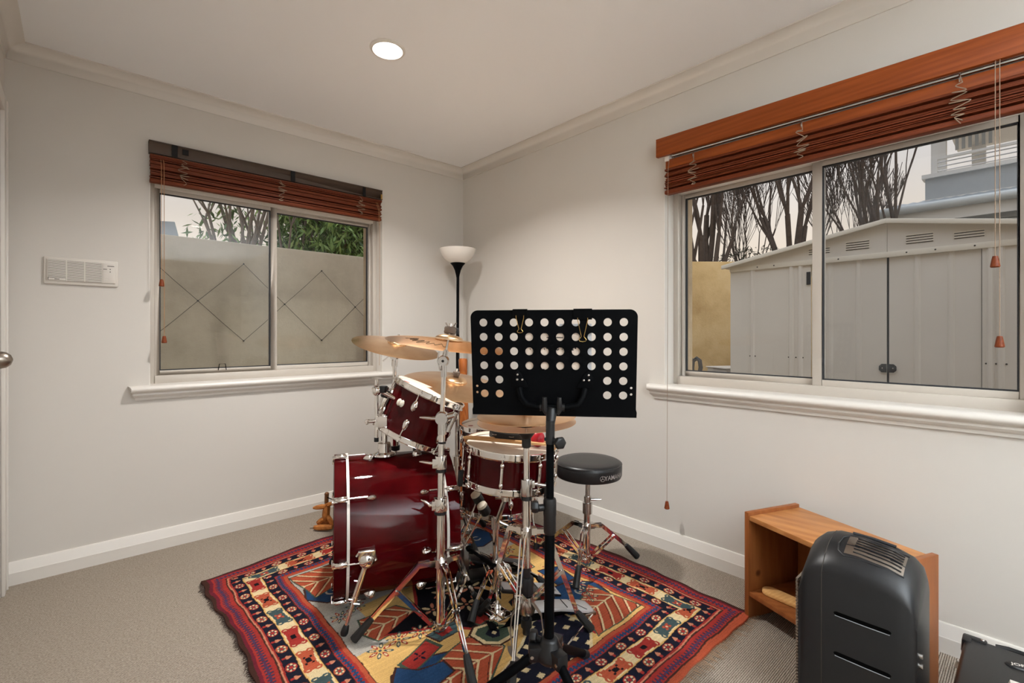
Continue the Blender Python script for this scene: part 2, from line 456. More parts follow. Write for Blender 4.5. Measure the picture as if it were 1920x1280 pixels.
# ================================================================== ROOM SHELL
XW, YW = -2.5, -6.8          # side wall and rear wall
mb = MB().box2((XW - 0.1, YW - 0.1, -0.06), (0.0, 0.0, 0.0)); struct(mb, 'floor', M['carpet'], smooth=False)
mb = MB().box2((XW - 0.1, YW - 0.1, CEIL), (0.12, 0.12, CEIL + 0.06)); struct(mb, 'ceiling', M['ceil'], smooth=False)
LX0, LX1, LZ0, LZ1 = -1.988, -0.689, 0.845, 1.915        # left window hole
RY0, RY1, RZ0, RZ1 = -3.072, -1.755, 0.845, 1.905        # right window hole
def holed(axis, a0, a1, h0, h1, z0, z1, t0, t1, top=CEIL, base=0.0):
    mb = MB()
    def bx(p0, p1, q0, q1):
        if axis == 'x': mb.box2((p0, t0, q0), (p1, t1, q1))
        else: mb.box2((t0, p0, q0), (t1, p1, q1))
    bx(a0, h0, base, top); bx(h1, a1, base, top); bx(h0, h1, base, z0); bx(h0, h1, z1, top)
    return mb
struct(holed('x', XW - 0.1, 0.0, LX0, LX1, LZ0, LZ1, 0.0, 0.11), 'wall_left', M['wall'], smooth=False)
struct(holed('y', YW - 0.1, 0.11, RY0, RY1, RZ0, RZ1, 0.0, 0.11), 'wall_right', M['wall'], smooth=False)
struct(holed('x', XW - 0.1, 0.25, LX0 + 0.012, LX1 - 0.022, LZ0, LZ1, 0.16, 0.26, 2.6, -0.3), 'wall_left_outer', M['outer'], smooth=False)
struct(holed('y', YW - 0.1, 0.16, RY0 + 0.012, RY1 - 0.022, RZ0, RZ1, 0.16, 0.26, 2.6, -0.3), 'wall_right_outer', M['outer'], smooth=False)
# side wall with the door opening, rear wall
mb = MB(); mb.box2((XW - 0.1, -0.13, 0), (XW, 0, CEIL)); mb.box2((XW - 0.1, YW, 0), (XW, -1.02, CEIL)); mb.box2((XW - 0.1, -1.02, 2.06), (XW, -0.13, CEIL))
struct(mb, 'wall_side', M['wall'], smooth=False)
mb = MB().box2((XW - 0.1, YW - 0.1, 0), (0, YW, CEIL)); struct(mb, 'wall_rear', plain('darkened_rear_paint', (66, 56, 52), 0.7), smooth=False)  # unseen wall, coloured dark to keep its reflection in the bass drum dim
# white reveal linings
def reveal(name, axis, h0, h1, z0, z1):
    mb = MB(); d0, d1, t = 0.001, 0.10, 0.004
    def bx(p0, p1, q0, q1):
        if axis == 'x': mb.box2((p0, d0, q0), (p1, d1, q1))
        else: mb.box2((d0, p0, q0), (d1, p1, q1))
    bx(h0, h0 + t, z0, z1); bx(h1 - t, h1, z0, z1); bx(h0 + t, h1 - t, z1 - t, z1)
    return struct(mb, name, M['trim'], smooth=False)
reveal('trim_1', 'x', LX0, LX1, LZ0, LZ1); reveal('trim_2', 'y', RY0, RY1, RZ0, RZ1)
# cove cornices and skirtings (swept profiles)
cove = [(0, -0.07), (0.006, -0.07)] + [(0.068 - 0.06 * math.cos(t), -0.07 + 0.008 + 0.056 * math.sin(t) ) for t in [0, .25, .5, .75, 1.0, 1.25, PI / 2]] + [(0.07, -0.006), (0.07, 0), (0, 0)]
skirt = [(0, 0), (0.022, 0), (0.022, 0.054), (0.0205, 0.0565), (0.008, 0.097), (0.006, 0.1), (0, 0.1)]
def run(name, prof, p0, p1, inward, zb, mitre0=0.0, mitre1=0.0):
    p0 = Vector(p0); p1 = Vector(p1); d = (p1 - p0).normalized(); inn = Vector(inward); mb = MB(); n = len(prof)
    vs = [p0 + inn * a + UP * (zb + b) + d * a * mitre0 for a, b in prof] + [p1 + inn * a + UP * (zb + b) - d * a * mitre1 for a, b in prof]
    mb.add(vs, [tuple(reversed(range(n))), tuple(range(n, 2 * n))] + [(i, (i + 1) % n, n + (i + 1) % n, n + i) for i in range(n)])
    return struct(mb, name, M['trim'], ang=50 if prof is cove else 8)
run('trim_3', cove, (XW, 0, 0), (0, 0, 0), (0, -1, 0), CEIL, 1, 1)
run('trim_4', cove, (0, 0, 0), (0, YW, 0), (-1, 0, 0), CEIL, 1, 0)
run('trim_5', cove, (XW, YW, 0), (XW, 0, 0), (1, 0, 0), CEIL, 0, 1)
run('baseboard_left', skirt, (XW + 0.012, 0, 0), (0, 0, 0), (0, -1, 0), 0, 0, 1)
run('baseboard_right', skirt, (0, 0, 0), (0, YW, 0), (-1, 0, 0), 0, 1, 0)
# door in the side wall: leaf, architrave, knob
dr = sroot('door_1', (XW, -0.6, 0))
mb = MB(); mb.box2((XW, -0.128, 0), (XW + 0.013, -0.062, 2.12)); mb.box2((XW, -1.085, 0), (XW + 0.013, -1.02, 2.12)); mb.box2((XW, -1.02, 2.055), (XW + 0.013, -0.128, 2.12))
mb.box2((XW, -0.062, 0), (XW + 0.018, -0.052, 2.12))
build(mb, 'architrave', M['trim'], dr, bevel=0.003)
mb = MB().box2((XW - 0.045, -1.018, 0.008), (XW - 0.008, -0.132, 2.053)); build(mb, 'door_leaf', M['trim'], dr, bevel=0.002)
mb = MB(); kz, ky = 1.033, -0.985
mx = M4(frame_z((1, 0, 0)), (XW - 0.008, ky, kz))
mb.lathe([(0.001, 0), (0.029, 0), (0.029, 0.006), (0.012, 0.012), (0.0095, 0.03), (0.0105, 0.042), (0.019, 0.05), (0.0255, 0.064), (0.0265, 0.077), (0.0235, 0.092), (0.015, 0.102), (0.004, 0.106), (0.0005, 0.1062)], mx, 32)
build(mb, 'door_knob', M['steel_brushed'], dr, label='brushed steel door knob')

# ================================================================== WINDOWS
def window(name, axis, h0, h1, z0, z1, mull, head, slid_first, screen_first):
    """outer frame, two sashes with panes, flyscreen, moulded sill; axis is the wall direction"""
    root = sroot(name, ((h0 + h1) / 2, 0.08, z0) if axis == 'x' else (0.08, (h0 + h1) / 2, z0))
    def B(mb, p0, p1, q0, q1, t0, t1):
        if axis == 'x': mb.box2((p0, t0, q0), (p1, t1, q1))
        else: mb.box2((t0, p0, q0), (t1, p1, q1))
    a0, a1, b0, b1 = h0 + 0.004, h1 - 0.004, z0, z1 - 0.004
    fr = MB(); w = 0.026
    B(fr, a0, a0 + w, b0, b1, 0.088, 0.165); B(fr, a1 - w, a1, b0, b1, 0.088, 0.165)
    B(fr, a0 + w, a1 - w, b0, b0 + 0.045, 0.080, 0.165)
    hd = MB(); B(hd, a0 + w, a1 - w, b1 - head, b1, 0.088, 0.165); build(hd, 'window_head', M['trim'], root, bevel=0.0025)
    build(fr, 'window_frame', M['alu'], root, bevel=0.0025)
    i0, i1, j0, j1 = a0 + w, a1 - w, b0 + 0.045, b1 - head
    for k, (s0, s1) in enumerate(((i0, mull + 0.018), (mull - 0.018, i1))):
        front = (k == 0) == slid_first
        t0, t1 = (0.092, 0.116) if front else (0.124, 0.148)
        sw = 0.022; sa = MB()
        m0, m1 = (sw, 0.036) if k == 0 else (0.036, sw)
        B(sa, s0, s0 + m0, j0, j1, t0, t1); B(sa, s1 - m1, s1, j0, j1, t0, t1)
        B(sa, s0 + m0, s1 - m1, j0, j0 + 0.026, t0, t1); B(sa, s0 + m0, s1 - m1, j1 - 0.022, j1, t0, t1)
        so = build(sa, 'sash', M['alu'], root, bevel=0.002)
        p0, p1, q0, q1 = s0 + m0, s1 - m1, j0 + 0.026, j1 - 0.022
        ga = MB(); g = 0.005; tm = (t0 + t1) / 2
        B(ga, p0, p0 + g, q0, q1, t0 + 0.004, t1 - 0.004); B(ga, p1 - g, p1, q0, q1, t0 + 0.004, t1 - 0.004)
        B(ga, p0 + g, p1 - g, q0, q0 + g, t0 + 0.004, t1 - 0.004); B(ga, p0 + g, p1 - g, q1 - g, q1, t0 + 0.004, t1 - 0.004)
        build(ga, 'gasket', M['gasket'], so, smooth=False)
        pa = MB()
        if axis == 'x': pa.add([(p0, tm, q0), (p1, tm, q0), (p1, tm, q1), (p0, tm, q1)], [(0, 1, 2, 3)])
        else: pa.add([(tm, p0, q0), (tm, p1, q0), (tm, p1, q1), (tm, p0, q1)], [(0, 1, 2, 3)])
        build(pa, 'pane', M['glass'], so, smooth=False)
        if (k == 0) == screen_first:
            sc = MB(); tf = 0.158
            if axis == 'x': sc.add([(s0, tf, j0), (s1, tf, j0), (s1, tf, j1), (s0, tf, j1)], [(0, 1, 2, 3)])
            else: sc.add([(tf, s0, j0), (tf, s1, j0), (tf, s1, j1), (tf, s0, j1)], [(0, 1, 2, 3)])
            build(sc, 'flyscreen', M['screen'], root, smooth=False)
    # moulded sill: bullnose board over a small ogee, returned at both ends
    prof = [(-0.088, 0), (0.030, 0), (0.041, -0.004), (0.047, -0.012), (0.047, -0.022), (0.041, -0.030), (0.030, -0.034), (0.026, -0.039), (0.027, -0.047), (0.021, -0.056), (0.012, -0.062), (0.010, -0.074), (0.0, -0.074), (0.0, -0.034), (-0.088, -0.034)]
    zs = z0 + 0.004
    sl = MB(); n = len(prof); e0, e1 = h0 - 0.085, h1 + 0.085
    rings = []
    for end, s in ((e0, 1), (e1, -1)):
        ring = []
        for d, z in prof:
            cut = max(0.0, 0.047 - d) * 0.75 if z < -0.03 else (0.0 if d < 0.03 else (d - 0.03) * 0.6)
            pos = end + s * cut
            if d < 0: pos = max(min(pos, h1), h0) if d < -0.001 else pos
            ring.append((pos, -d, zs + z) if axis == 'x' else (-d, pos, zs + z))
        rings.append(ring)
    # wall-side part lies inside the opening; build nosing and inner board apart
    nose = [(i, p) for i, p in enumerate(prof) if p[0] >= 0]
    idx = [i for i, p in nose]
    ring0 = [rings[0][i] for i in idx]; ring1 = [rings[1][i] for i in idx]
    wallpt = [((e0, -0.0, zs) if axis == 'x' else (-0.0, e0, zs)), ((e1, -0.0, zs) if axis == 'x' else (-0.0, e1, zs))]
    ring0 = [wallpt[0]] + ring0; ring1 = [wallpt[1]] + ring1; q = len(ring0)
    sl.add(ring0 + ring1, [tuple(reversed(range(q))), tuple(range(q, 2 * q))] + [(i, (i + 1) % q, q + (i + 1) % q, q + i) for i in range(q)])
    B(sl, h0 + 0.004, h1 - 0.004, zs - 0.004, zs, 0.0, 0.088)
    build(sl, 'window_sill', M['trim'], root, ang=40)
    return root
w1 = window('window_1', 'x', LX0, LX1, LZ0, LZ1, -1.368, 0.022, True, True)
w2 = window('window_2', 'y', RY0, RY1, RZ0, RZ1, -2.425, 0.052, True, True)
# small wire catch on the left window's bottom rail
mb = MB().path([(-1.665, 0.085, 0.905), (-1.660, 0.083, 0.94), (-1.63, 0.083, 0.94), (-1.625, 0.085, 0.905)], 0.0022, 6)
build(mb, 'sash_catch', M['black_metal'], w1)

# ================================================================== BLINDS
def squiggle(c, axis, sx, sz, n, seed):
    rnd = random.Random(seed); pts = []
    for i in range(n):
        t = i / (n - 1); a = sx * (0.35 + 0.65 * math.sin(PI * min(1, t * 1.1))) * (1 if i % 2 else -1) * rnd.uniform(0.45, 1.0)
        z = sz * (0.5 - t) + rnd.uniform(-0.012, 0.012); o = rnd.uniform(0.0, 0.016)
        pts.append((c[0] + a, c[1] - o, c[2] + z) if axis == 'x' else (c[0] - o, c[1] + a, c[2] + z))
    # smooth by Catmull-Rom
    out = []
    P = [Vector(p) for p in pts]
    for i in range(len(P) - 1):
        p0, p1, p2, p3 = P[max(i - 1, 0)], P[i], P[i + 1], P[min(i + 2, len(P) - 1)]
        for k in range(5):
            t = k / 5
            out.append(0.5 * ((2 * p1) + (-p0 + p2) * t + (2 * p0 - 5 * p1 + 4 * p2 - p3) * t * t + (-p0 + 3 * p1 - 3 * p2 + p3) * t ** 3))
    return out
def tassel_mb(x, y, z, s=1.0):
    return MB().lathe([(0.0015, 0.018 * s), (0.0065 * s, 0.017 * s), (0.0085 * s, 0.008 * s), (0.0115 * s, -0.010 * s), (0.0125 * s, -0.016 * s), (0.010 * s, -0.019 * s), (0.0005, -0.019 * s)], Matrix.Translation((x, y, z)), 14)

# left blind: bare track, rolled reed slats, cords
bl = thing('bamboo_blind', 'rolled reddish reed blind under a bare brown track over the left window', 'blind', (-1.35, -0.03, 2.04))
mb = MB().box2((-1.992, -0.030, 2.034), (-0.708, 0.0, 2.100)); mb.box2((-1.992, -0.034, 2.093), (-0.708, -0.030, 2.099)); mb.box2((-1.992, -0.034, 2.034), (-0.708, -0.030, 2.039))
build(mb, 'track', M['dark_brown_track'], bl, bevel=0.001)
for vx, vw, vz0, vz1 in ((-1.885, 0.026, 2.037, 2.095), (-1.838, 0.028, 2.056, 2.084), (-1.296, 0.024, 2.034, 2.095), (-0.842, 0.020, 2.034, 2.092)):
    build(MB().box2((vx - vw / 2, -0.0375, vz0), (vx + vw / 2, -0.0345, vz1)), 'hook_tape', M['velcro'], bl, smooth=False)
build(MB().box2((-0.722, -0.036, 2.036), (-0.711, -0.030, 2.07)), 'track_end', M['brass'], bl, smooth=False)
build(MB().box2((-1.96, -0.029, 2.012), (-0.76, -0.008, 2.030)), 'head_bar', M['plastic_white'], bl, smooth=False)  # added white bar in place of the light showing through this gap
mb = MB(); rnd = random.Random(3); z = 2.024; k = 0
while z > 1.905:
    h = rnd.uniform(0.0036, 0.0066); dpt = rnd.choice((0.024, 0.034, 0.040, 0.045, 0.048))
    mb.box2((-1.987 + rnd.uniform(-.002, .002), -dpt, z - h), (-0.722 + rnd.uniform(-.003, .003), -0.012, z)); z -= h + rnd.uniform(0.0008, 0.0024)
build(mb, 'reed_slats', M['blind_wood_l'], bl, kind='stuff', smooth=False)
mb = MB().box2((-1.989, -0.047, 1.884), (-0.722, -0.010, 1.9035)); build(mb, 'bottom_rail', M['blind_wood_l'], bl, bevel=0.004)
for i, cx in enumerate((-1.846, -1.368, -0.876)):
    build(MB().path([(cx, -0.03, 2.02)] + squiggle((cx, -0.050, 1.955), 'x', 0.033, 0.115, 15, 11 + i), 0.0016, 5), 'tangled_cord', M['cord_dark'], bl)
for cx, zb in ((-1.944, 1.372), (-1.933, 1.084)):
    co = build(MB().path([(cx, -0.036, 2.01), (cx, -0.062, 1.97), (cx, -0.068, 1.8), (cx, -0.070, zb + 0.015)], 0.0013, 6), 'pull_cord', M['cord_tan'], bl)
    build(tassel_mb(cx, -0.070, zb), 'tassel', M['tassel'], co)
co = build(MB().path([(-0.752, -0.036, 2.02), (-0.742, -0.060, 1.95), (-0.744, -0.062, 1.7), (-0.748, -0.066, 0.90)], 0.0011, 6), 'pull_cord', M['cord_tan'], bl)
mb = MB().path([(-0.762, -0.036, 2.02), (-0.750, -0.058, 1.95), (-0.748, -0.058, 1.86), (-0.742, -0.058, 1.85)], 0.0011, 6)
build(mb, 'pull_cord', M['cord_tan'], bl)

# right blind: pelmet board, wooden head rail, reed slats, cords
br = thing('bamboo_blind', 'rolled reddish reed blind behind a cedar pelmet board over the right window', 'blind', (-0.05, -2.4, 2.0))
mb = MB()
sk = -0.0165
def ry(y): return (y + 1.753) * -sk            # the pelmet hangs a little lower at its near end
vs = []
for y in (-1.753, -3.12):
    d = -ry(y) if False else (y + 1.753) * 0.0165
    for (x, z) in ((-0.075, 2.010), (-0.075, 2.102), (-0.054, 2.102), (-0.054, 2.010)): vs.append((x, y, z + d))
mb.add(vs, [(3, 2, 1, 0), (4, 5, 6, 7), (0, 1, 5, 4), (1, 2, 6, 5), (2, 3, 7, 6), (3, 0, 4, 7)])
build(mb, 'pelmet', M['pelmet_wood'], br, bevel=0.0015)
build(MB().tube((-0.030, -1.80, 2.013), (-0.030, -3.05, 1.99), 0.008, n=10), 'head_bar', M['chrome_dull'], br)
for py in (-1.80, -3.05):
    build(MB().box2((-0.054, py - 0.012, 1.985), (0.0, py + 0.012, 2.06 - abs(py + 1.8) * 0.016)), 'bracket', M['trim'], br, bevel=0.002)
mb = MB(); vs = []
for y in (-1.79, -3.045):
    d = (y + 1.79) * 0.016
    for (x, z) in ((-0.046, 1.950), (-0.046, 1.994), (-0.012, 1.994), (-0.012, 1.950)): vs.append((x, y, z + d))
mb.add(vs, [(3, 2, 1, 0), (4, 5, 6, 7), (0, 1, 5, 4), (1, 2, 6, 5), (2, 3, 7, 6), (3, 0, 4, 7)])
build(mb, 'top_slat', M['pelmet_wood'], br, bevel=0.003)
mb = MB(); rnd = random.Random(5); z = 1.948
while z > 1.842:
    h = rnd.uniform(0.0030, 0.0056); dpt = rnd.choice((0.028, 0.040, 0.046, 0.050, 0.052)); e0 = -1.787 + rnd.uniform(-.002, .002); e1 = -3.04
    vs = []
    for y in (e0, e1):
        d = (y + 1.79) * 0.011 * max(0.0, (z - 1.83) / 0.12)
        for (x, zz) in ((-dpt, z - h), (-dpt, z), (-0.014, z), (-0.014, z - h)): vs.append((x, y, zz + d))
    mb.add(vs, [(3, 2, 1, 0), (4, 5, 6, 7), (0, 1, 5, 4), (1, 2, 6, 5), (2, 3, 7, 6), (3, 0, 4, 7)])
    z -= h + rnd.uniform(0.0008, 0.0022)
build(mb, 'reed_slats', M['blind_wood'], br, kind='stuff', smooth=False)
build(MB().box2((-0.053, -3.042, 1.819), (-0.012, -1.787, 1.838)), 'bottom_rail', M['blind_wood'], br, bevel=0.005)
for i, (cy, cz) in enumerate(((-1.943, 1.905), (-2.409, 1.903), (-2.885, 1.898))):
    cd_ = build(MB().path([(-0.05, cy, 1.985)] + squiggle((-0.054, cy, cz - 0.012), 'y', 0.030, 0.125, 17, 31 + i), 0.0017, 5), 'tangled_cord', M['cord_dark'], br)
    build(MB().path([(-0.047, cy, 1.995), (-0.056, cy, 1.985), (-0.058, cy, 1.970), (-0.051, cy, 1.962)], 0.0022, 6), 'cord_hook', M['chrome_dull'], cd_)
for cy, zb in ((-2.971, 1.342), (-2.981, 1.087)):
    co = build(MB().path([(-0.06, cy, 2.0), (-0.088, cy, 1.965), (-0.090, cy, 1.7), (-0.090, cy, zb + 0.015)], 0.0013, 6), 'pull_cord', M['cord_dark'], br)
    build(tassel_mb(-0.090, cy, zb), 'tassel', M['tassel'], co)
co = build(MB().path([(-0.05, -1.812, 1.99), (-0.066, -1.816, 1.93), (-0.068, -1.816, 1.4), (-0.070, -1.815, 0.9), (-0.070, -1.812, 0.268)], 0.0011, 6), 'pull_cord', M['cord_dark'], br)
build(tassel_mb(-0.070, -1.812, 0.255, 1.05), 'tassel', M['tassel'], co)

# ================================================================== CEILING LIGHTS, INTERCOM
for i, (lx, ly) in enumerate(LIGHT_SPOTS):
    t = thing('recessed_downlight', ('lit round recessed downlight in the ceiling above the drum kit' if i == 0 else 'lit round recessed downlight in the ceiling behind the music stand'), 'ceiling light', (lx, ly, CEIL), 'ceiling downlights')
    mx = Matrix.Translation((lx, ly, CEIL))
    build(MB().lathe([(0.062, -0.003), (0.066, -0.010), (0.074, -0.009), (0.079, -0.003), (0.079, 0.0), (0.062, 0.0)], mx, 40, close=True), 'rim', M['trim'], t)
    build(MB().lathe([(0.0005, -0.0075), (0.04, -0.007), (0.0625, -0.004)], mx, 40), 'diffuser', M['lamp_on'], t)
ic = thing('intercom_panel', 'off-white slatted intercom panel with buttons on the left wall', 'intercom', (-2.243, -0.0, 1.405))
build(MB().box2((-2.375, -0.012, 1.3425), (-2.111, 0.0, 1.4685)), 'back_plate', M['plastic_white'], ic, bevel=0.005)
build(MB().box2((-2.365, -0.017, 1.357), (-2.122, -0.011, 1.457)), 'raised_face', M['plastic_white'], ic, bevel=0.002)
build(MB().box2((-2.361, -0.0178, 1.3605), (-2.172, -0.0168, 1.4535)), 'grille_recess', M['dark_slot'], ic, smooth=False)
for c0, c1 in ((-2.361, -2.300), (-2.2965, -2.2365), (-2.233, -2.173)):
    for k in range(15):
        z0 = 1.3615 + k * 0.00617
        if c0 < -2.35 and k < 2: continue
        build(MB().box2((c0, -0.0205, z0), (c1, -0.0165, z0 + 0.0042)), 'slat', M['plastic_white'], ic, smooth=False)
build(MB().box2((-2.359, -0.0195, 1.3605), (-2.301, -0.0168, 1.3715)), 'name_plate', M['plastic_white'], ic, bevel=0.001)
build(MB().box2((-2.339, -0.0199, 1.3642), (-2.322, -0.0194, 1.3668)), 'name_print', M['dark_slot'], ic, smooth=False)
for c0, c1 in ((-2.3003, -2.2962), (-2.2368, -2.2327), (-2.1735, -2.1715)):
    build(MB().box2((c0, -0.0205, 1.359), (c1, -0.0165, 1.455)), 'divider', M['plastic_white'], ic, smooth=False)
build(MB().box2((-2.1705, -0.0188, 1.359), (-2.1245, -0.0165, 1.455)), 'control_panel', M['plastic_white'], ic, bevel=0.0008)
for (p0, p1, q0, q1) in ((-2.153, -2.127, 1.4405, 1.443), (-2.168, -2.154, 1.4245, 1.427)):
    build(MB().box2((p0, -0.0200, q0), (p1, -0.0180, q1)), 'switch_slot', M['dark_slot'], ic, smooth=False)
for k in range(4):
    build(MB().box2((-2.168, -0.0205, 1.413 - k * 0.0135), (-2.151, -0.0180, 1.4155 - k * 0.0135)), 'button', M['plastic_white'], ic, bevel=0.0006)
for k in range(2):
    build(MB().lathe([(0.0005, 0.002), (0.0022, 0.0016), (0.0022, 0)], M4(frame_z((0, -1, 0)), (-2.142, -0.0186, 1.4265 - k * 0.0125)), 10), 'indicator', M['dark_slot'], ic)
# ================================================================== RUG (pattern painted per knot)
RX0, RX1, RYA, RYB = -1.855, -0.262, -2.306, -0.465
def make_rug():
    st = 0.0026; nx = int((RX1 - RX0) / st); ny = int((RYB - RYA) / st)
    u = np.linspace(0, RX1 - RX0, nx); v = np.linspace(0, RYB - RYA, ny)
    U, V = np.meshgrid(u, v); W, Hh = RX1 - RX0, RYB - RYA
    rs = np.random.RandomState(4)
    Ud = U + 0.004 * np.sin(V * 9 + 1) + 0.0025 * np.sin(V * 31)
    Vd = V + 0.004 * np.sin(U * 8) + 0.003 * np.sin(U * 27 + 2)
    C = np.zeros(U.shape + (3,)); 
    col = dict(red=(166, 52, 46), orange=(184, 86, 58), navy=(26, 27, 42), blue=(40, 70, 108), slate=(66, 84, 86), cream=(230, 206, 160), yel=(226, 182, 112), white=(186, 180, 170), brown=(70, 42, 34), wine=(112, 34, 48), black=(20, 18, 24), pink=(206, 134, 104), purple=(68, 50, 72), green=(74, 88, 72))
    col = {k: np.array(lin(c)[:3]) for k, c in col.items()}
    def put(mask, c): C[mask] = col[c] if isinstance(c, str) else c
    def poly(pts, X, Y):
        ins = np.zeros(X.shape, bool); n = len(pts); j = n - 1
        for i in range(n):
            xi, yi = pts[i]; xj, yj = pts[j]
            if yi != yj:
                ins ^= ((yi > Y) != (yj > Y)) & (X < (xj - xi) * (Y - yi) / (yj - yi) + xi)
            j = i
        return ins
    put(np.ones(U.shape, bool), 'yel')
    # border: distance to the nearest side, and run along that side
    dl, dr_, dn, df = Ud, W - Ud, Vd, Hh - Vd
    D = np.minimum(np.minimum(dl, dr_), np.minimum(dn, df))
    side_lr = np.minimum(dl, dr_) <= np.minimum(dn, df)
    S = np.where(side_lr, Vd, Ud)
    inb = D < 0.292
    zig = np.abs(((S / 0.017) % 1) - 0.5)
    # outer band
    b = D < 0.098; put(b, 'red')
    put(b & (D < 0.016), 'brown'); put(b & (D > 0.038) & (D < 0.066) & (zig > 0.26), 'purple')
    put(b & (D > 0.046) & (D < 0.056), 'blue'); put(b & (D > 0.046) & (D < 0.056) & (((S / 0.012) % 1) > 0.5), 'wine')
    put(b & (D > 0.080) & (D < 0.086), 'brown'); put(b & (D > 0.086) & (D < 0.092), 'pink')
    put(b & (D < 0.03) & (D > 0.016), 'wine')
    near = dn <= D + 1e-6
    put(near & (D < 0.028), 'orange'); put(near & (D > 0.026) & (D < 0.034), 'brown')
    # two dark flower bands
    def flowers(lo, hi):
        band = (D >= lo) & (D < hi); put(band, 'navy'); mid = (lo + hi) / 2; h = (hi - lo) / 2
        per = 0.120; k = np.floor(S / per); a = (S / per - k - 0.5) * per; bb = D - mid
        r = np.sqrt((a / 1.25) ** 2 + bb ** 2)
        odd = (k % 2) == 0
        put(band & (r < h * 0.86), 'red'); put(band & (r < h * 0.86) & odd, 'orange')
        put(band & (r < h * 0.58), 'purple'); put(band & (r < h * 0.58) & odd, 'slate'); put(band & (r < h * 0.3), 'red')
        for ang in range(6):
            t = ang * PI / 3 + 0.3; cx, cy = math.cos(t) * h * 0.72, math.sin(t) * h * 0.55
            put(band & (((a - cx) / 1.4) ** 2 + (bb - cy) ** 2 < (h * 0.17) ** 2), 'cream')
        a2 = np.abs(np.abs(a) - per / 2)
        put(band & (a2 < 0.011) & (np.abs(bb) < h * 0.85) & (np.abs(bb) + a2 * 1.6 < h * 0.8) & (bb > -h * 0.2), 'pink')
        put(band & (a2 < 0.006) & (np.abs(bb + h * 0.5) < h * 0.3), 'red')
    flowers(0.098, 0.142)
    put((D >= 0.142) & (D < 0.212), 'cream')
    put((D >= 0.142) & (D < 0.1445) | (D >= 0.2095) & (D < 0.212), 'brown')
    put((D >= 0.1445) & (D < 0.15) | (D > 0.205) & (D < 0.2095), 'yel')
    band = (D >= 0.146) & (D < 0.208); per = 0.168; mid = 0.177
    k = np.floor((S + 0.02) / per); a = ((S + 0.02) / per - k - 0.5) * per; bb = D - mid
    ki = k.astype(int) % 3
    cm = np.stack([col['red'], col['slate'], col['orange']])[ki]
    body = (np.abs(a) < 0.034) & (np.abs(bb) < 0.022) | (np.abs(a) < 0.06) & (np.abs(bb) < 0.006)
    for sx in (-1, 1):
        for sy in (-1, 1):
            rr = np.sqrt((a - sx * 0.053) ** 2 + (bb - sy * 0.0165) ** 2)
            ring = (rr < 0.0135) & ((rr > 0.0058) | (np.abs(bb - sy * 0.0165) < 0.003) & (sx * (a - sx * 0.053) < 0))
            body |= ring & ~((sx * (a - sx * 0.053) < 0) & (sy * (bb - sy * 0.0165) < 0) & (rr > 0.0062) & (rr < 0.0105) & False)
            put(band & (rr < 0.0035) & False, 'cream')
            body |= (np.abs(a - sx * 0.04) < 0.012) & (np.abs(bb - sy * 0.016) < 0.010)
    mk = band & body; C[mk] = cm[mk]
    ctr = band & ((np.abs(a) < 0.013) & (np.abs(bb) < 0.009))
    put(ctr, 'black'); put(ctr & (ki == 1), 'red'); put(band & (ki == 1) & (np.abs(a) + np.abs(bb) < 0.006), 'cream')
    for sx in (-1, 1):
        for sy in (-1, 1):
            put(band & (ki == 2) & (np.abs(a - sx * 0.018) < 0.005) & (np.abs(bb - sy * 0.011) < 0.004), 'black')
            put(band & (ki == 1) & (np.abs(a - sx * 0.012) < 0.006) & (np.abs(bb - sy * 0.0085) < 0.004), 'orange')
    flowers(0.212, 0.252)
    b = (D >= 0.252) & (D < 0.286); put(b, 'red'); put(b & (D > 0.258) & (D < 0.277) & (zig > 0.2), 'blue'); put(b & (D > 0.264) & (D < 0.271) & (zig <= 0.2), 'purple')
    put((D >= 0.252) & (D < 0.255), 'brown')
    put((D >= 0.286) & (D < 0.304), 'orange'); put((D >= 0.301) & (D < 0.304), 'brown')
    # ---- field
    F0 = 0.304; P = (Ud - F0); Q = (Vd - F0); fw, fh = W - 2 * F0, Hh - 2 * F0
    fld = (D >= F0)
    def fp(pts, c, outline=None, ow=0.006):
        m = fld & poly(pts, P, Q)
        if outline:
            cx = sum(p[0] for p in pts) / len(pts); cy = sum(p[1] for p in pts) / len(pts)
            big = []
            for x, y in pts:
                L = math.hypot(x - cx, y - cy) + 1e-9; big.append((x + (x - cx) / L * ow * 1.5, y + (y - cy) / L * ow * 1.5))
            put(fld & poly(big, P, Q), outline)
        put(m, c)
    cxm = fw / 2; cym = fh / 2
    put(fld & (Q > 0.78), 'white'); put(fld & (P < 0.12) & (Q > 0.50), 'white')
    def mir(pts, mx=False, my=False): return [((fw - x) if mx else x, (fh - y) if my else y) for x, y in pts]
    # blue beasts in the four quarters
    for mx in (False, True):
        for my in (False, True):
            fp(mir([(0.0, 0.98), (0.05, 0.90), (0.14, 0.88), (0.26, 0.94), (0.30, 1.04), (0.22, 1.08), (0.24, 1.14), (0.12, 1.14), (0.10, 1.06), (0.02, 1.07)], mx, my), 'blue', 'brown')
            fp(mir([(0.08, 1.155), (0.28, 1.155), (0.28, 1.2), (0.08, 1.2)], mx, my), 'slate', 'red')
            for (hx, hy) in ((0.10, 0.975), (0.19, 1.01)):
                hx2, hy2 = mir([(hx, hy)], mx, my)[0]
                rr = np.sqrt((P - hx2) ** 2 + (Q - hy2) ** 2)
                put(fld & (rr < 0.026) & (rr > 0.017) & ~((P > hx2) & (np.abs(Q - hy2) < 0.010)), 'white')
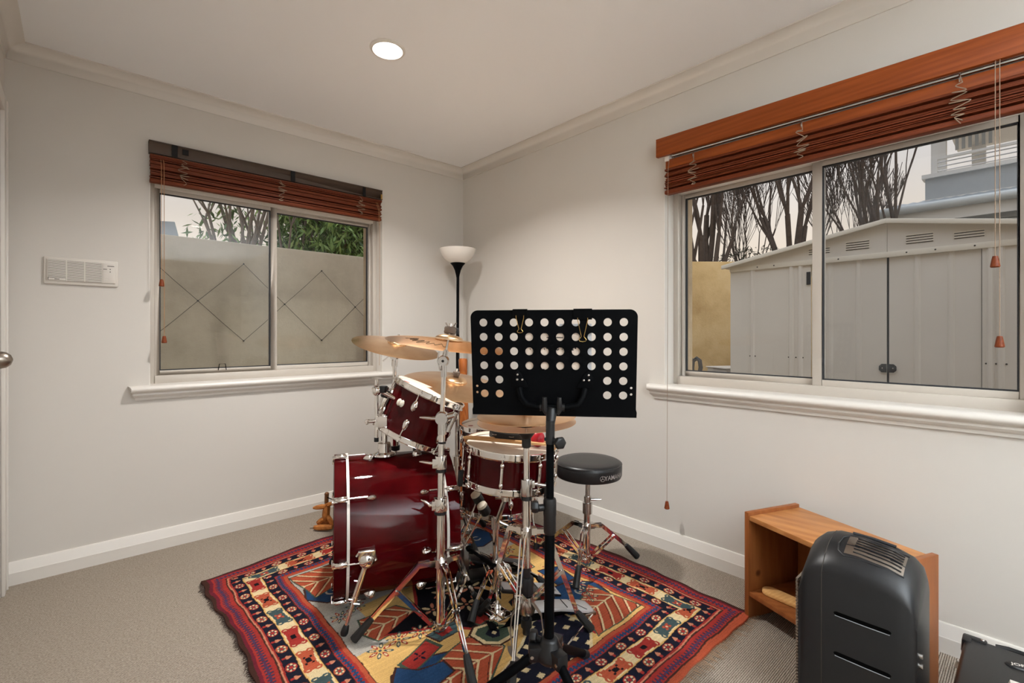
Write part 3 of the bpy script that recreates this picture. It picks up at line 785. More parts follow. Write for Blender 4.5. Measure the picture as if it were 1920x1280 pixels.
    # branching red-orange leaf panels
    def leafpanel(pts, x0, x1, y0, y1, c='orange'):
        fp(pts, c, 'green')
        m = fld & poly(pts, P, Q)
        t = ((P - x0) + np.abs(Q - (y0 + y1) / 2) * 0.9) / 0.058
        ln = np.abs((t % 1) - 0.5) < 0.085
        put(m & ln, 'cream'); put(m & (np.abs(Q - (y0 + y1) / 2) < 0.0035), 'cream')
        ln2 = (np.abs(((t + 0.18) % 1) - 0.5) < 0.03); put(m & ln2, 'brown')
    leafpanel([(0.07, 0.60), (0.10, 0.53), (0.30, 0.56), (0.24, 0.68), (0.09, 0.69)], 0.07, 0.3, 0.53, 0.68)
    leafpanel(mir([(0.07, 0.60), (0.10, 0.53), (0.30, 0.56), (0.24, 0.68), (0.09, 0.69)], True, True), 0.07, 0.3, fh - 0.68, fh - 0.53)
    leafpanel([(0.09, 0.06), (0.13, 0.27), (0.40, 0.34), (0.40, 0.20), (0.26, 0.10)], 0.09, 0.4, 0.08, 0.32)
    leafpanel(mir([(0.09, 0.06), (0.13, 0.27), (0.40, 0.34), (0.40, 0.20), (0.26, 0.10)], True, True), 0.55, 0.86, fh - 0.32, fh - 0.08)
    leafpanel([(0.70, 0.02), (0.98, 0.02), (0.95, 0.26), (0.80, 0.20)], 0.70, 0.98, 0.02, 0.26)
    leafpanel(mir([(0.70, 0.02), (0.98, 0.02), (0.95, 0.26), (0.80, 0.20)], True, True), 0.0, 0.28, fh - 0.26, fh - 0.02)
    # black central lozenge with small sprays
    black = [(0.14, 0.545), (0.30, 0.60), (0.40, 0.80), (0.56, 0.86), (0.70, 0.76), (0.80, 0.66), (0.66, 0.60), (0.56, 0.42), (0.42, 0.335), (0.34, 0.42)]
    fp(black, 'black', 'red', 0.010)
    mB = fld & poly(black, P, Q)
    def spray(cx, cy, r, c1, c2, mask, n=8):
        near_ = mask & (np.abs(P - cx) < r * 1.1) & (np.abs(Q - cy) < r * 1.1)
        for k in range(n):
            t = 2 * PI * k / n + 0.2; ex, ey = cx + math.cos(t) * r * 0.62, cy + math.sin(t) * r * 0.62
            a_ = (P - ex) * math.cos(t) + (Q - ey) * math.sin(t); b_ = -(P - ex) * math.sin(t) + (Q - ey) * math.cos(t)
            e_ = (a_ / (r * 0.36)) ** 2 + (b_ / (r * 0.15)) ** 2
            put(near_ & (e_ < 1.0), c1 if k % 2 else c2); put(near_ & (e_ < 0.28) & (n == 8), 'cream')
        rr = np.sqrt((P - cx) ** 2 + (Q - cy) ** 2); put(near_ & (rr < r * 0.13), c1)
    for cx, cy, r in ((0.35, 0.56, 0.05), (0.47, 0.50, 0.055), (0.44, 0.64, 0.05), (0.56, 0.60, 0.055), (0.55, 0.74, 0.05), (0.47, 0.42, 0.035), (0.64, 0.68, 0.05)):
        spray(cx, cy, r, 'pink', 'cream', mB, 6)
    # flower strings
    for cx, cy, r in ((0.075, 0.475, 0.046), (0.155, 0.49, 0.046), (0.235, 0.47, 0.044), (0.30, 0.455, 0.036), (0.05, 0.76, 0.042), (0.12, 0.79, 0.042)):
        spray(cx, cy, r, 'slate', 'red', fld, 8)
        mx_ = fw - cx; my_ = fh - cy
        spray(mx_, my_, r, 'slate', 'red', fld, 8)
    for cx, cy, r in ((0.90, 0.14 + 0.10, 0.040), (0.93, 0.30, 0.042), (0.88, 0.20, 0.04)):
        spray(cx, cy, r, 'slate', 'red', fld, 8)
    # red and green blocks
    fp([(0.10, 0.37), (0.22, 0.41), (0.24, 0.345), (0.11, 0.31)], 'red', 'green', 0.010)
    fp([(0.24, 0.43), (0.36, 0.44), (0.36, 0.38), (0.26, 0.37)], 'slate', 'brown')
    fp([(0.27, 0.425), (0.33, 0.43), (0.33, 0.395), (0.28, 0.385)], 'red')
    spray(0.165, 0.36, 0.028, 'navy', 'navy', fld, 4)
    fp([(0.03, 0.30), (0.08, 0.36), (0.12, 0.30), (0.20, 0.28), (0.20, 0.22), (0.05, 0.20)], 'blue', 'brown')
    # green eye octagon
    fp([(0.36, 0.33), (0.40, 0.36), (0.47, 0.34), (0.51, 0.28), (0.47, 0.22), (0.40, 0.22), (0.36, 0.26)], 'cream', 'brown')
    fp([(0.375, 0.325), (0.405, 0.345), (0.46, 0.33), (0.49, 0.28), (0.46, 0.235), (0.405, 0.235), (0.375, 0.265)], 'green')
    fp([(0.40, 0.30), (0.43, 0.315), (0.455, 0.285), (0.43, 0.255), (0.405, 0.265)], 'navy'); fp([(0.42, 0.29), (0.437, 0.296), (0.44, 0.28), (0.425, 0.275)], 'cream')
    fp([(0.41, 0.40), (0.48, 0.44), (0.50, 0.37), (0.43, 0.36)], 'red', 'green')
    # navy panel with cream chequers
    nv = [(0.24, 0.0), (0.30, 0.10), (0.46, 0.16), (0.58, 0.24), (0.70, 0.24), (0.72, 0.08), (0.62, 0.0)]
    fp(nv, 'navy', 'cream', 0.008); mN = fld & poly(nv, P, Q)
    a = (P + Q * 0.45) / 0.062; b2 = (Q - P * 0.25) / 0.056
    ka = np.floor(a) + np.floor(b2)
    sq = (np.abs(a % 1 - 0.5) < 0.2) & (np.abs(b2 % 1 - 0.5) < 0.2)
    put(mN & sq & (ka % 3 != 0), 'cream'); put(mN & sq & (ka % 3 == 0), 'purple')
    fp([(0.58, 0.26), (0.72, 0.27), (0.80, 0.34), (0.76, 0.44), (0.62, 0.40)], 'red', 'navy', 0.01); fp([(0.62, 0.29), (0.70, 0.30), (0.74, 0.35), (0.72, 0.39), (0.64, 0.36)], 'green')
    fp([(0.86, 0.36), (0.96, 0.34), (0.98, 0.46), (0.88, 0.50)], 'blue', 'brown')
    fp([(0.66, 0.50), (0.80, 0.46), (0.88, 0.56), (0.76, 0.60)], 'orange', 'brown'); fp([(0.72, 0.51), (0.79, 0.49), (0.83, 0.55), (0.76, 0.57)], 'yel', 'brown')
    # wool variation: worn streaks along the weft
    var = 0.86 + 0.22 * rs.rand(ny, 1) * np.ones((1, nx)) + 0.16 * (rs.rand(ny, nx) - 0.5)
    low = rs.rand(ny // 40 + 2, nx // 40 + 2); yi = (np.arange(ny) // 40)[:, None]; xi = (np.arange(nx) // 40)[None, :]
    var *= 0.92 + 0.14 * low[yi, xi]
    C *= var[..., None] * 0.86
    # geometry: slightly rippled sheet with a rim
    Z = 0.0105 + 0.0018 * np.sin(U * 14 + 2 * np.sin(V * 5)) * np.sin(V * 11) + 0.0006 * rs.rand(ny, nx)
    Z = np.maximum(Z, 0.006)
    # ragged outline: pull the edges a little
    edge = np.exp(-np.minimum(U, W - U) / 0.06); X = RX0 + U + edge * np.where(U < W / 2, 1, -1) * (0.012 + 0.012 * np.sin(V * 6.2 + 0.6) + 0.004 * np.sin(V * 37))
    edge2 = np.exp(-np.minimum(V, Hh - V) / 0.06); Y = RYA + V + edge2 * np.where(V < Hh / 2, 1, -1) * (0.006 + 0.006 * np.sin(U * 7) + 0.002 * np.sin(U * 41))
    Y += 0.09 * np.exp(-((U - 0.0) / 0.30) ** 2) * -1 * (V / Hh) ** 6
    co = np.stack([X, Y, Z], -1).reshape(-1, 3)
    ii = (np.arange(ny - 1)[:, None] * nx + np.arange(nx - 1)[None, :]).reshape(-1)
    quads = np.stack([ii, ii + 1, ii + nx + 1, ii + nx], -1)
    me = bpy.data.meshes.new('rug_pile'); nvert = co.shape[0]; nq = quads.shape[0]
    off = np.array([(RX0 + RX1) / 2, (RYA + RYB) / 2, 0])
    # skirt down to the floor
    loop = np.concatenate([np.arange(nx), np.arange(1, ny) * nx + nx - 1, np.arange(nx - 2, -1, -1) + (ny - 1) * nx, np.arange(ny - 2, 0, -1) * nx])
    sk = co[loop].copy(); sk[:, 2] = 0.001
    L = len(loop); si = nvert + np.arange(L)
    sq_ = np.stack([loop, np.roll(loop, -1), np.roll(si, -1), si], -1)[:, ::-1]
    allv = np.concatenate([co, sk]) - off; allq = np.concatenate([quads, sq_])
    me.vertices.add(len(allv)); me.vertices.foreach_set('co', allv.astype(np.float32).ravel())
    me.loops.add(allq.size); me.loops.foreach_set('vertex_index', allq.astype(np.int32).ravel())
    me.polygons.add(len(allq)); me.polygons.foreach_set('loop_start', (np.arange(len(allq)) * 4).astype(np.int32))
    me.update(calc_edges=True)
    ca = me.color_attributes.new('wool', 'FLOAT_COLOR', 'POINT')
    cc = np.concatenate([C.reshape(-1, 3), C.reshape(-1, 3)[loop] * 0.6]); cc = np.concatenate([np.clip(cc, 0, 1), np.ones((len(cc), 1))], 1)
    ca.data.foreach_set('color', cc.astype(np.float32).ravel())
    m, nt, b, o = newmat('knotted_wool')
    at = nt.nodes.new('ShaderNodeVertexColor'); at.layer_name = 'wool'
    mp = mapping(nt); n = noise(nt, mp.outputs[0], 420, 2, 0.6)
    rr_ = ramp(nt, n.outputs[0], [(0.3, (0.72, 0.72, 0.72, 1)), (0.7, (1.1, 1.1, 1.1, 1))])
    mx = nt.nodes.new('ShaderNodeMixRGB'); mx.blend_type = 'MULTIPLY'; mx.inputs[0].default_value = 1.0
    nt.links.new(at.outputs[0], mx.inputs[1]); nt.links.new(rr_.outputs[0], mx.inputs[2])
    nt.links.new(mx.outputs[0], b.inputs['Base Color']); b.inputs['Roughness'].default_value = 0.92; b.inputs['Specular IOR Level'].default_value = 0.12
    bump(nt, b, n.outputs[0], 0.6, 0.003)
    me.materials.append(m); me.shade_smooth()
    r = thing('patterned_rug', 'worn red, navy and cream tribal rug with geometric borders under the drum kit', 'rug', tuple(off))
    o = bpy.data.objects.new('pile', me); COL.objects.link(o); o.parent = r
    # fringe along the near edge and dark selvedge tufts on the left edge
    mb = MB(); rnd = random.Random(2)
    x = RX0 + 0.03
    while x < RX1 - 0.01:
        ln = rnd.uniform(0.025, 0.05); dx = rnd.uniform(-0.012, 0.012); y0 = RYA + 0.008
        mb.path([(x, y0 + 0.006, 0.006), (x + dx * .4, y0 - ln * .5, 0.004), (x + dx, y0 - ln, 0.0025)], [0.0011, 0.0009, 0.0004], 4, False); x += rnd.uniform(0.0035, 0.0075)
    build(mb, 'fringe', plain('fringe_wool', (150, 122, 96), 0.95), r, kind='stuff')
    mb = MB(); y = RYA + 0.02
    while y < RYB - 0.1:
        ln = rnd.uniform(0.006, 0.018); v_ = y - RYA
        x0 = RX0 + 0.012 + 0.012 * math.sin(v_ * 6.2 + 0.6) + 0.004 * math.sin(v_ * 37)
        mb.path([(x0 + 0.006, y, 0.008), (x0 - ln * .5, y + rnd.uniform(-.006, .006), 0.006), (x0 - ln, y + rnd.uniform(-.01, .01), 0.002)], [0.0016, 0.0012, 0.0005], 4, False); y += rnd.uniform(0.003, 0.007)
    build(mb, 'selvedge_tufts', plain('dark_wool', (62, 46, 40), 0.95), r, kind='stuff')
make_rug()

# ================================================================== DRUM KIT
def axis_m(c, ax, xh=None): return M4(frame_z(ax, xh), c)

def hoop_prof(r, w, t, flange=True):
    """flanged metal hoop, top at z=+; z=0 at bearing edge"""
    return [(r - 0.001, -w * 0.55), (r + 0.006, -w * 0.55), (r + 0.0065, -w * 0.5), (r + 0.002, -w * 0.42), (r + 0.002, w * 0.38), (r + 0.0065, w * 0.44), (r + 0.006, w * 0.5), (r - 0.0015, w * 0.5), (r - 0.0015, w * 0.1), (r - 0.001, -w * 0.55)]

def lug_mesh(L=0.058, w=0.0150, h=0.019):
    """teardrop lug casing; x points out of the shell, z along the drum axis towards the hoop"""
    mb = MB(); prof = []
    for i in range(11):
        t = i / 10; z = -L / 2 + L * t
        f = math.sin(PI * t ** 0.75) ** 0.6 if 0 < t < 1 else 0.0
        prof.append((max(f, 0.02), z))
    n = 14; vs = []; fs = []
    for f, z in prof:
        for j in range(n):
            a = 2 * PI * j / n; vs.append((h * f * max(math.cos(a), -0.25) , w * f * math.sin(a), z))
    for i in range(10):
        for j in range(n): fs.append((i * n + j, i * n + (j + 1) % n, (i + 1) * n + (j + 1) % n, (i + 1) * n + j))
    fs += [tuple(reversed(range(n))), tuple(range(10 * n, 11 * n))]
    mb.add(vs, fs); return mb

def drum(root, c, ax, r, L, nlug, phase, hoopw=0.022, xh=None, long_lugs=False, dot=True, head_mat='drumhead'):
    """c: centre of the lower/resonant edge; ax: towards the batter head. Returns the local->world matrix"""
    m = axis_m(c, ax, xh)
    build(MB().lathe([(r - 0.007, 0), (r, 0), (r, L), (r - 0.007, L)], m, 96, close=True), 'shell', M['lacquer'], root, ang=30)
    for k, (z, sgn) in enumerate(((L, 1), (0, -1))):
        mm = m @ Matrix.Translation((0, 0, z)) @ (I4 if sgn > 0 else Matrix.Rotation(PI, 4, 'X'))
        build(MB().lathe(hoop_prof(r + 0.004, hoopw, 0.002), mm @ Matrix.Translation((0, 0, 0.001)), 96, close=False), 'hoop', M['chrome'], root, ang=50)
        hd = build(MB().lathe([(0.0005, 0.0035), (r - 0.012, 0.0035), (r - 0.001, 0.001), (r + 0.002, -0.006)], mm, 64), 'drumhead', M[head_mat], root)
        if sgn > 0 and dot:
            build(MB().lathe([(0.0005, 0.0042), (0.014, 0.0042), (0.014, 0.0036)], mm @ Matrix.Translation(((r - 0.045) * math.cos(dot), (r - 0.045) * math.sin(dot), 0)), 20), 'maker_print', M['redbrown_dot'], hd)
    if long_lugs:
        lm = None
    else: lm = lug_mesh().mesh('lug', M['chrome'])
    rodm = MB().tube((0, 0, 0), (0, 0, 0.045), 0.0026, n=8).box((0, 0, 0.047), (0.008, 0.008, 0.010)).box((0.001, 0, 0.038), (0.010, 0.015, 0.008)).mesh('tension_rod', M['chrome'])
    if long_lugs:
        tb = MB(); tb.tube((0.012, 0, -L / 2 + 0.026), (0.012, 0, L / 2 - 0.026), 0.0062, n=12)
        for s in (-1, 1):
            tb.tube((0, 0, s * (L / 2 - 0.036)), (0.012, 0, s * (L / 2 - 0.036)), 0.005, n=10); tb.ell((0.012, 0, s * (L / 2 - 0.028)), (0.0085, 0.0085, 0.011))
        lm = tb.mesh('lug', M['chrome'])
    for i in range(nlug):
        a = phase + 2 * PI * i / nlug; rz = Matrix.Rotation(a, 4, 'Z')
        if long_lugs: place(lm, 'lug', root, m @ rz @ Matrix.Translation((r, 0, L / 2)))
        else:
            place(lm, 'lug', root, m @ rz @ Matrix.Translation((r - 0.001, 0, L - 0.058)))
            place(lm, 'lug', root, m @ rz @ Matrix.Translation((r - 0.001, 0, 0.058)) @ Matrix.Rotation(PI, 4, 'X'))
        place(rodm, 'tension_rod', root, m @ rz @ Matrix.Translation((r + 0.0125, 0, L - 0.038)))
        place(rodm, 'tension_rod', root, m @ rz @ Matrix.Translation((r + 0.0125, 0, 0.038)) @ Matrix.Rotation(PI, 4, 'X'))
    return m

def wing(p, d, out, s=1.0):
    s *= 0.72
    """wing nut: bulb with one curved blade along d"""
    p = Vector(p); d = Vector(d).normalized(); mb = MB()
    mb.tube(p, p + Vector(out).normalized() * 0.022 * s, 0.008 * s, 0.007 * s, 12)
    q = p + Vector(out).normalized() * 0.016 * s
    mb.path([q - d * 0.008 * s, q + d * 0.012 * s, q + d * 0.026 * s + Vector(out).normalized() * 0.006 * s, q + d * 0.036 * s + Vector(out).normalized() * 0.016 * s], [0.0065 * s, 0.0075 * s, 0.0065 * s, 0.003 * s], 8)
    return mb

# ---- bass drum
AX = KD(0.9365, 0.3505).normalized()
BC = K(-0.7424, 1.9835, 0.318); BL = 0.4728; BR = 0.285
BAX = (AX + UP * (-0.004 / BL)).normalized()
bd = thing('bass_drum', 'burgundy lacquered bass drum lying on its side on the rug', 'drum', tuple(K(-0.52, 2.066, 0.0)))
nrm = Vector((BAX.y, -BAX.x, 0)).normalized()          # horizontal, towards the near side
mB_ = axis_m(BC, BAX, UP)
rs_ = BR - 0.010
build(MB().lathe([(rs_ - 0.008, 0.02), (rs_, 0.02), (rs_, BL - 0.02), (rs_ - 0.008, BL - 0.02)], mB_, 128, close=True), 'shell', M['lacquer'], bd, ang=30)
M['hoop_lacquer'] = M['lacquer']
for z0, zs, sg in ((0.0, 0.046, 1), (BL, BL - 0.046, -1)):
    hp = build(MB().lathe([(BR - 0.011, z0), (BR, z0 + sg * 0.002), (BR, zs - sg * 0.002), (BR - 0.009, zs)], mB_, 128, close=True), 'hoop', M['lacquer'], bd, ang=30)
    build(MB().lathe([(BR - 0.006, zs), (BR + 0.0015, zs), (BR + 0.0015, zs + sg * 0.010), (BR - 0.006, zs + sg * 0.010)], mB_, 128, close=True), 'hoop_inlay', M['trim'], hp)
    build(MB().lathe([(0.0005, z0 + sg * 0.010), (BR - 0.02, z0 + sg * 0.012), (BR - 0.011, z0 + sg * 0.02)], mB_, 96), 'drumhead', M['drumhead'], bd)
cl = MB(); cl.box((0.010, 0, 0.022), (0.010, 0.022, 0.052)); cl.box((0.0, 0, -0.004), (0.030, 0.020, 0.006)); cl.ell((0.014, 0, 0.028), (0.009, 0.012, 0.024))
clm = cl.mesh('claw', M['chrome'], bevel=0.003)
rodb = MB().tube((0, 0, 0), (0, 0, 0.075), 0.0032, n=8).mesh('tension_rod', M['chrome'])
lgb = lug_mesh(0.046, 0.012, 0.026).mesh('lug', M['chrome'])
for i in range(8):
    a = i * PI / 4 + R(8); rz = Matrix.Rotation(a, 4, 'Z')
    for s in (0, 1):
        e = mB_ @ rz if s == 0 else mB_ @ Matrix.Translation((0, 0, BL)) @ rz @ Matrix.Rotation(PI, 4, 'X') @ Matrix.Rotation(0, 4, 'Z')
        if s == 1: e = mB_ @ Matrix.Translation((0, 0, BL)) @ rz @ Matrix.Scale(-1, 4, (0, 0, 1)) if False else mB_ @ Matrix.Translation((0, 0, BL)) @ Matrix.Rotation(PI, 4, 'X') @ Matrix.Rotation(-a, 4, 'Z')
        place(clm, 'claw', bd, e @ Matrix.Translation((BR - 0.004, 0, 0)))
        place(rodb, 'tension_rod', bd, e @ Matrix.Translation((BR + 0.012, 0, 0.045)))
        place(lgb, 'lug', bd, e @ Matrix.Translation((rs_ - 0.003, 0, 0.135)) @ Matrix.Rotation(PI, 4, 'X') @ Matrix.Rotation(0, 4, 'Z'))
# spurs (near side seen whole)
for sd in (1, -1):
    nn = nrm * sd
    j = BC + BAX * 0.115 + nn * (rs_ + 0.004) + UP * -0.035
    foot = K(-0.612, 1.742, 0.022) if sd > 0 else K(-0.86, 2.28, 0.022)
    brk = MB(); mj = M4(frame_z(nn, UP), j)
    brk.lathe([(0.0005, 0.034), (0.016, 0.032), (0.026, 0.024), (0.030, 0.012), (0.031, 0.0), (0.028, -0.004)], mj, 28)
    brk.box((0.020, 0, 0.010), (0.030, 0.060, 0.020), mj)
    brk.path([mj @ Vector(p) for p in ((0.034, -0.026, 0.02), (0.038, 0.0, 0.026), (0.036, 0.028, 0.02), (0.02, 0.036, 0.012))], 0.0045, 8)
    sp = build(brk, 'spur_bracket', M['chrome'], bd)
    d = (foot - j).normalized(); midp = j + (foot - j) * 0.56
    lg = MB(); lg.tube(j + nn * 0.018, midp, 0.0105, n=14); lg.tube(midp - d * 0.012, midp + d * 0.004, 0.0125, n=14); lg.tube(midp, foot, 0.0068, n=12)
    side = d.cross(nn).normalized()
    for t, s in ((0.30, 1), (0.55, 1), (0.6, -1)):
        q = j + (foot - j) * t; lg.tube(q + nn * 0.006, q + nn * 0.006 + side * 0.022 * s, 0.004, n=8)
    ln = build(lg, 'spur_leg', M['chrome'], bd)
    build(MB().lathe([(0.003, -0.012), (0.011, -0.009), (0.014, 0.0), (0.013, 0.012), (0.010, 0.026), (0.008, 0.028), (0.003, 0.029)], M4(frame_z(-d), foot), 16), 'rubber_foot', M['black_rubber'], ln)
# tom holder: base plate, post, clamp, L-arm
tb_ = K(-0.545, 2.035, 0.0); ztop = 0.605
hold = build(MB().lathe([(0.048, 0.004), (0.046, 0.012), (0.030, 0.018), (0.027, 0.055), (0.021, 0.058), (0.0005, 0.058)], M4(frame_z(UP, AX), Vector((tb_.x, tb_.y, ztop - 0.012))), 24), 'tom_holder_base', M['chrome'], bd)
pt = MB(); P0 = Vector((tb_.x, tb_.y, ztop)); pt.tube(P0, P0 + UP * 0.165, 0.0135, n=18)
build(pt, 'tom_post', M['chrome'], bd)
pc = MB(); pc.box(P0 + UP * 0.135, (0.052, 0.046, 0.045), rz=0.7); pc.tube(P0 + UP * 0.11, P0 + UP * 0.16, 0.024, n=20)
q0 = P0 + UP * 0.138; pc.tube(q0, q0 - AX * 0.062, 0.008, n=10); pc.ell(q0 - AX * 0.068, (0.013, 0.010, 0.010)); pc.box(q0 - AX * 0.07 + nrm * 0.012, (0.02, 0.008, 0.022), rz=0.7)
build(pc, 'post_clamp', M['chrome'], bd, bevel=0.006)
ar = MB(); A0 = P0 - AX * 0.032 + UP * 0.062
ar.tube(A0, A0 + UP * 0.225, 0.0085, n=14)
top = A0 + UP * 0.205
ar.ell(top, (0.020, 0.022, 0.024)); ar.tube(top, top + UP * 0.045, 0.008, n=12)
ar.path([top + AX * 0.014, top + AX * 0.075 - UP * 0.035, top + AX * 0.105 - UP * 0.060], [0.010, 0.010, 0.010], 14)
arm = build(ar, 'tom_arm', M['chrome'], bd)
build(MB().tube(A0 - UP * 0.012, A0 + UP * 0.006, 0.0095, n=14), 'arm_tip', M['black_rubber'], arm)
build(MB().box(top + AX * 0.028 + UP * 0.004, (0.034, 0.03, 0.03), rz=0.7), 'arm_bushing', M['black_plastic'], arm, bevel=0.005)
build(MB().lathe([(0.0005, 0.0015), (0.020, 0.0012), (0.026, 0.0), (0.02, -0.0012), (0.0005, -0.0015)], M4(frame_z(UP), top + UP * 0.052), 28), 'washer', M['chrome_dull'], arm)

# ---- rack tom
TU = KD(0.985, 0.19).normalized()
TAX = (TU * math.sin(R(25)) + UP * math.cos(R(25))).normalized()
TC = K(-0.415, 2.15, 0.753)
TL, TR_ = 0.205, 0.158
rt = thing('rack_tom', 'burgundy rack tom tilted above the bass drum with chrome hoops', 'drum', tuple(TC))
mt_ = drum(rt, TC - TAX * (TL / 2), TAX, TR_, TL, 6, R(-106), 0.024, xh=TU, dot=R(178))
bg = build(MB().ell((0, 0, 0), (0.001, 0.001, 0.001)), 'badge', M['white_stone'], rt)
bmb = MB(); tn = Vector((TAX.y, -TAX.x, 0)).normalized()
if tn.dot(-KB) < 0: tn = -tn
ta = TAX.cross(tn).normalized()
if ta.dot(KA) < 0: ta = -ta
bd_dir = (tn * math.cos(R(39)) - ta * math.sin(R(39))).normalized()
bp_ = TC + bd_dir * (TR_ + 0.001) + TAX * 0.028
mbd = M4(frame_z(bd_dir, TAX), bp_)
bmb = MB(); 
for s in (-1, 1): bmb.ell((0, s * 0.0085, 0.002), (0.0155, 0.0115, 0.006), n=18)
bmb.v = [tuple(mbd @ Vector(v)) for v in bmb.v]
bpy.data.objects.remove(bg)
build(bmb, 'badge', M['white_stone'], rt, label='pearly oval maker badge')
# tom mounting bracket
jb = MB(); tb2 = (tn * math.cos(R(78)) - ta * math.sin(R(78))).normalized()
bp2 = TC + tb2 * (TR_ + 0.012)
jb.box((0, 0, 0.004), (0.09, 0.05, 0.020), M4(frame_z(tb2, TAX), bp2)); jb.tube(bp2 + TAX * 0.05, bp2 - TAX * 0.05, 0.008, n=10)
for s in (-1, 1): jb.ell(bp2 + TAX * 0.045 * s + tb2 * 0.014, (0.014, 0.014, 0.014))
build(jb, 'mount_bracket', M['chrome'], rt, bevel=0.004)
build(MB().box((0.028, -0.012, 0.012), (0.036, 0.028, 0.03), M4(frame_z(tb2, TAX), bp2)), 'mount_block', M['black_plastic'], rt, bevel=0.004)

# ---- floor tom
FT = K(-0.068, 2.60, 0.19)
ft = thing('floor_tom', 'large burgundy floor tom on chrome legs behind the snare', 'drum', (FT.x, FT.y, 0.0))
drum(ft, FT, UP, 0.203, 0.425, 8, R(20), 0.026, dot=R(150))
for a in (200, 320, 80):
    dd = Vector((math.cos(R(a - 42)), math.sin(R(a - 42)), 0)); p = Vector((FT.x, FT.y, 0)) + dd * 0.225
    lg = MB().path([p + UP * 0.50, p + UP * 0.16, p + dd * 0.02 + UP * 0.10, p + dd * 0.02 + UP * 0.022], 0.0055, 10); lo = build(lg, 'leg', M['chrome'], ft)
    build(MB().box(Vector((FT.x, FT.y, 0.36)) + dd * 0.216, (0.034, 0.03, 0.06), rz=R(a - 42)), 'leg_bracket', M['chrome'], lo, bevel=0.005)
    build(MB().tube(p + dd * 0.02 + UP * 0.012, p + dd * 0.02 + UP * 0.045, 0.012, 0.009, 12), 'rubber_foot', M['black_rubber'], lo)

# ---- snare drum and its stand
SAX = (UP + KD(0.075, -0.035)).normalized()
SCt = K(-0.012, 1.935, 0.596)
sn = thing('snare_drum', 'burgundy snare drum with chrome tube lugs on a stand', 'drum', tuple(SCt))
SL, SR = 0.130, 0.178
ms_ = drum(sn, SCt - SAX * (SL / 2), SAX, SR, SL, 8, R(-98), 0.026, xh=KA, long_lugs=True, dot=0)
def snp(adeg, rr, z): return ms_ @ Vector((rr * math.cos(R(adeg)), rr * math.sin(R(adeg)), z))
# strainer (right side) and butt plate, badge
tb = MB()
mS = ms_ @ Matrix.Rotation(R(-32), 4, 'Z') @ Matrix.Translation((SR, 0, 0))
tb.box((0.008, 0, SL / 2), (0.016, 0.036, 0.085), mS); tb.box((0.020, 0, SL / 2 + 0.012), (0.014, 0.026, 0.034), mS); tb.box((0.014, 0, 0.022), (0.012, 0.03, 0.02), mS)
for k in range(4): tb.box((0.018, 0, SL / 2 - 0.012 - k * 0.010), (0.010, 0.030, 0.005), mS)
tb.tube(mS @ Vector((0.024, 0, SL / 2 + 0.02)), mS @ Vector((0.030, 0.0, SL / 2 + 0.052)), 0.006, n=10)
build(tb, 'strainer', M['chrome'], sn, bevel=0.002)
build(MB().box((0.022, 0, -0.012), (0.002, 0.012, 0.05), mS), 'snare_strap', M['black_plastic'], sn, smooth=False)
mBd = ms_ @ Matrix.Rotation(R(-150), 4, 'Z') @ Matrix.Translation((SR, 0, SL / 2)) @ Matrix.Rotation(PI / 2, 4, 'Y')
build(MB().lathe([(0.0005, 0.004), (0.012, 0.0035), (0.017, 0.001), (0.017, 0.0)], mBd, 24), 'badge', M['brass'], sn, label='round brass maker badge')

ss = thing('snare_stand', 'chrome snare stand with a three-armed basket on a tripod', 'drum stand', tuple(K(-0.07, 2.03, 0.0)))
sb = K(-0.07, 2.03, 0)
bx_top = SCt - SAX * (SL / 2 + 0.075)
st_ = MB(); st_.tube(sb + UP * 0.05, sb + UP * 0.34, 0.0125, n=18); build(st_, 'lower_tube', M['chrome'], ss)
st_ = MB(); st_.tube(sb + UP * 0.30, bx_top, 0.0095, n=16); build(st_, 'upper_tube', M['chrome'], ss)
cl_ = MB(); cl_.tube(sb + UP * 0.285, sb + UP * 0.335, 0.0185, n=20); cl_.add(*[[tuple(v) for v in wing(sb + UP * 0.315, UP * -0.7 + KA, KA, 1.2).v], wing(sb + UP * 0.315, UP * -0.7 + KA, KA, 1.2).f]); build(cl_, 'collar', M['chrome_dull'], ss)
bk = MB(); bk.tube(bx_top - UP * 0.02, bx_top + UP * 0.03, 0.02, n=18); bk.tube(bx_top - KD(0.045, 0), bx_top + KD(0.03, 0), 0.016, n=16)
build(bk, 'tilter', M['chrome'], ss)
build(MB().lathe([(0.0005, -0.012), (0.03, -0.010), (0.034, 0), (0.03, 0.010), (0.0005, 0.012)], M4(frame_z(SAX), bx_top + UP * 0.012), 20), 'basket_nut', M['black_plastic'], ss)
for a in (200, 320, 80):
    da = (KA * math.cos(R(a)) + KB * math.sin(R(a))); da = (da - SAX * da.dot(SAX)).normalized()
    e = SCt - SAX * (SL / 2 + 0.018) + da * (SR + 0.014)
    arm_ = build(MB().strap([bx_top + da * 0.012 + SAX * 0.02, bx_top + da * 0.07 + SAX * 0.012, e - da * 0.04 - SAX * 0.014, e - SAX * 0.004], 0.016, 0.005, SAX.cross(da)), 'basket_arm', M['chrome'], ss)
    build(MB().box((0, 0, 0), (0.018, 0.022, 0.062), M4(frame_z(SAX, da), e + SAX * 0.022 + da * 0.006)), 'rubber_grip', M['black_rubber'], arm_, bevel=0.004)

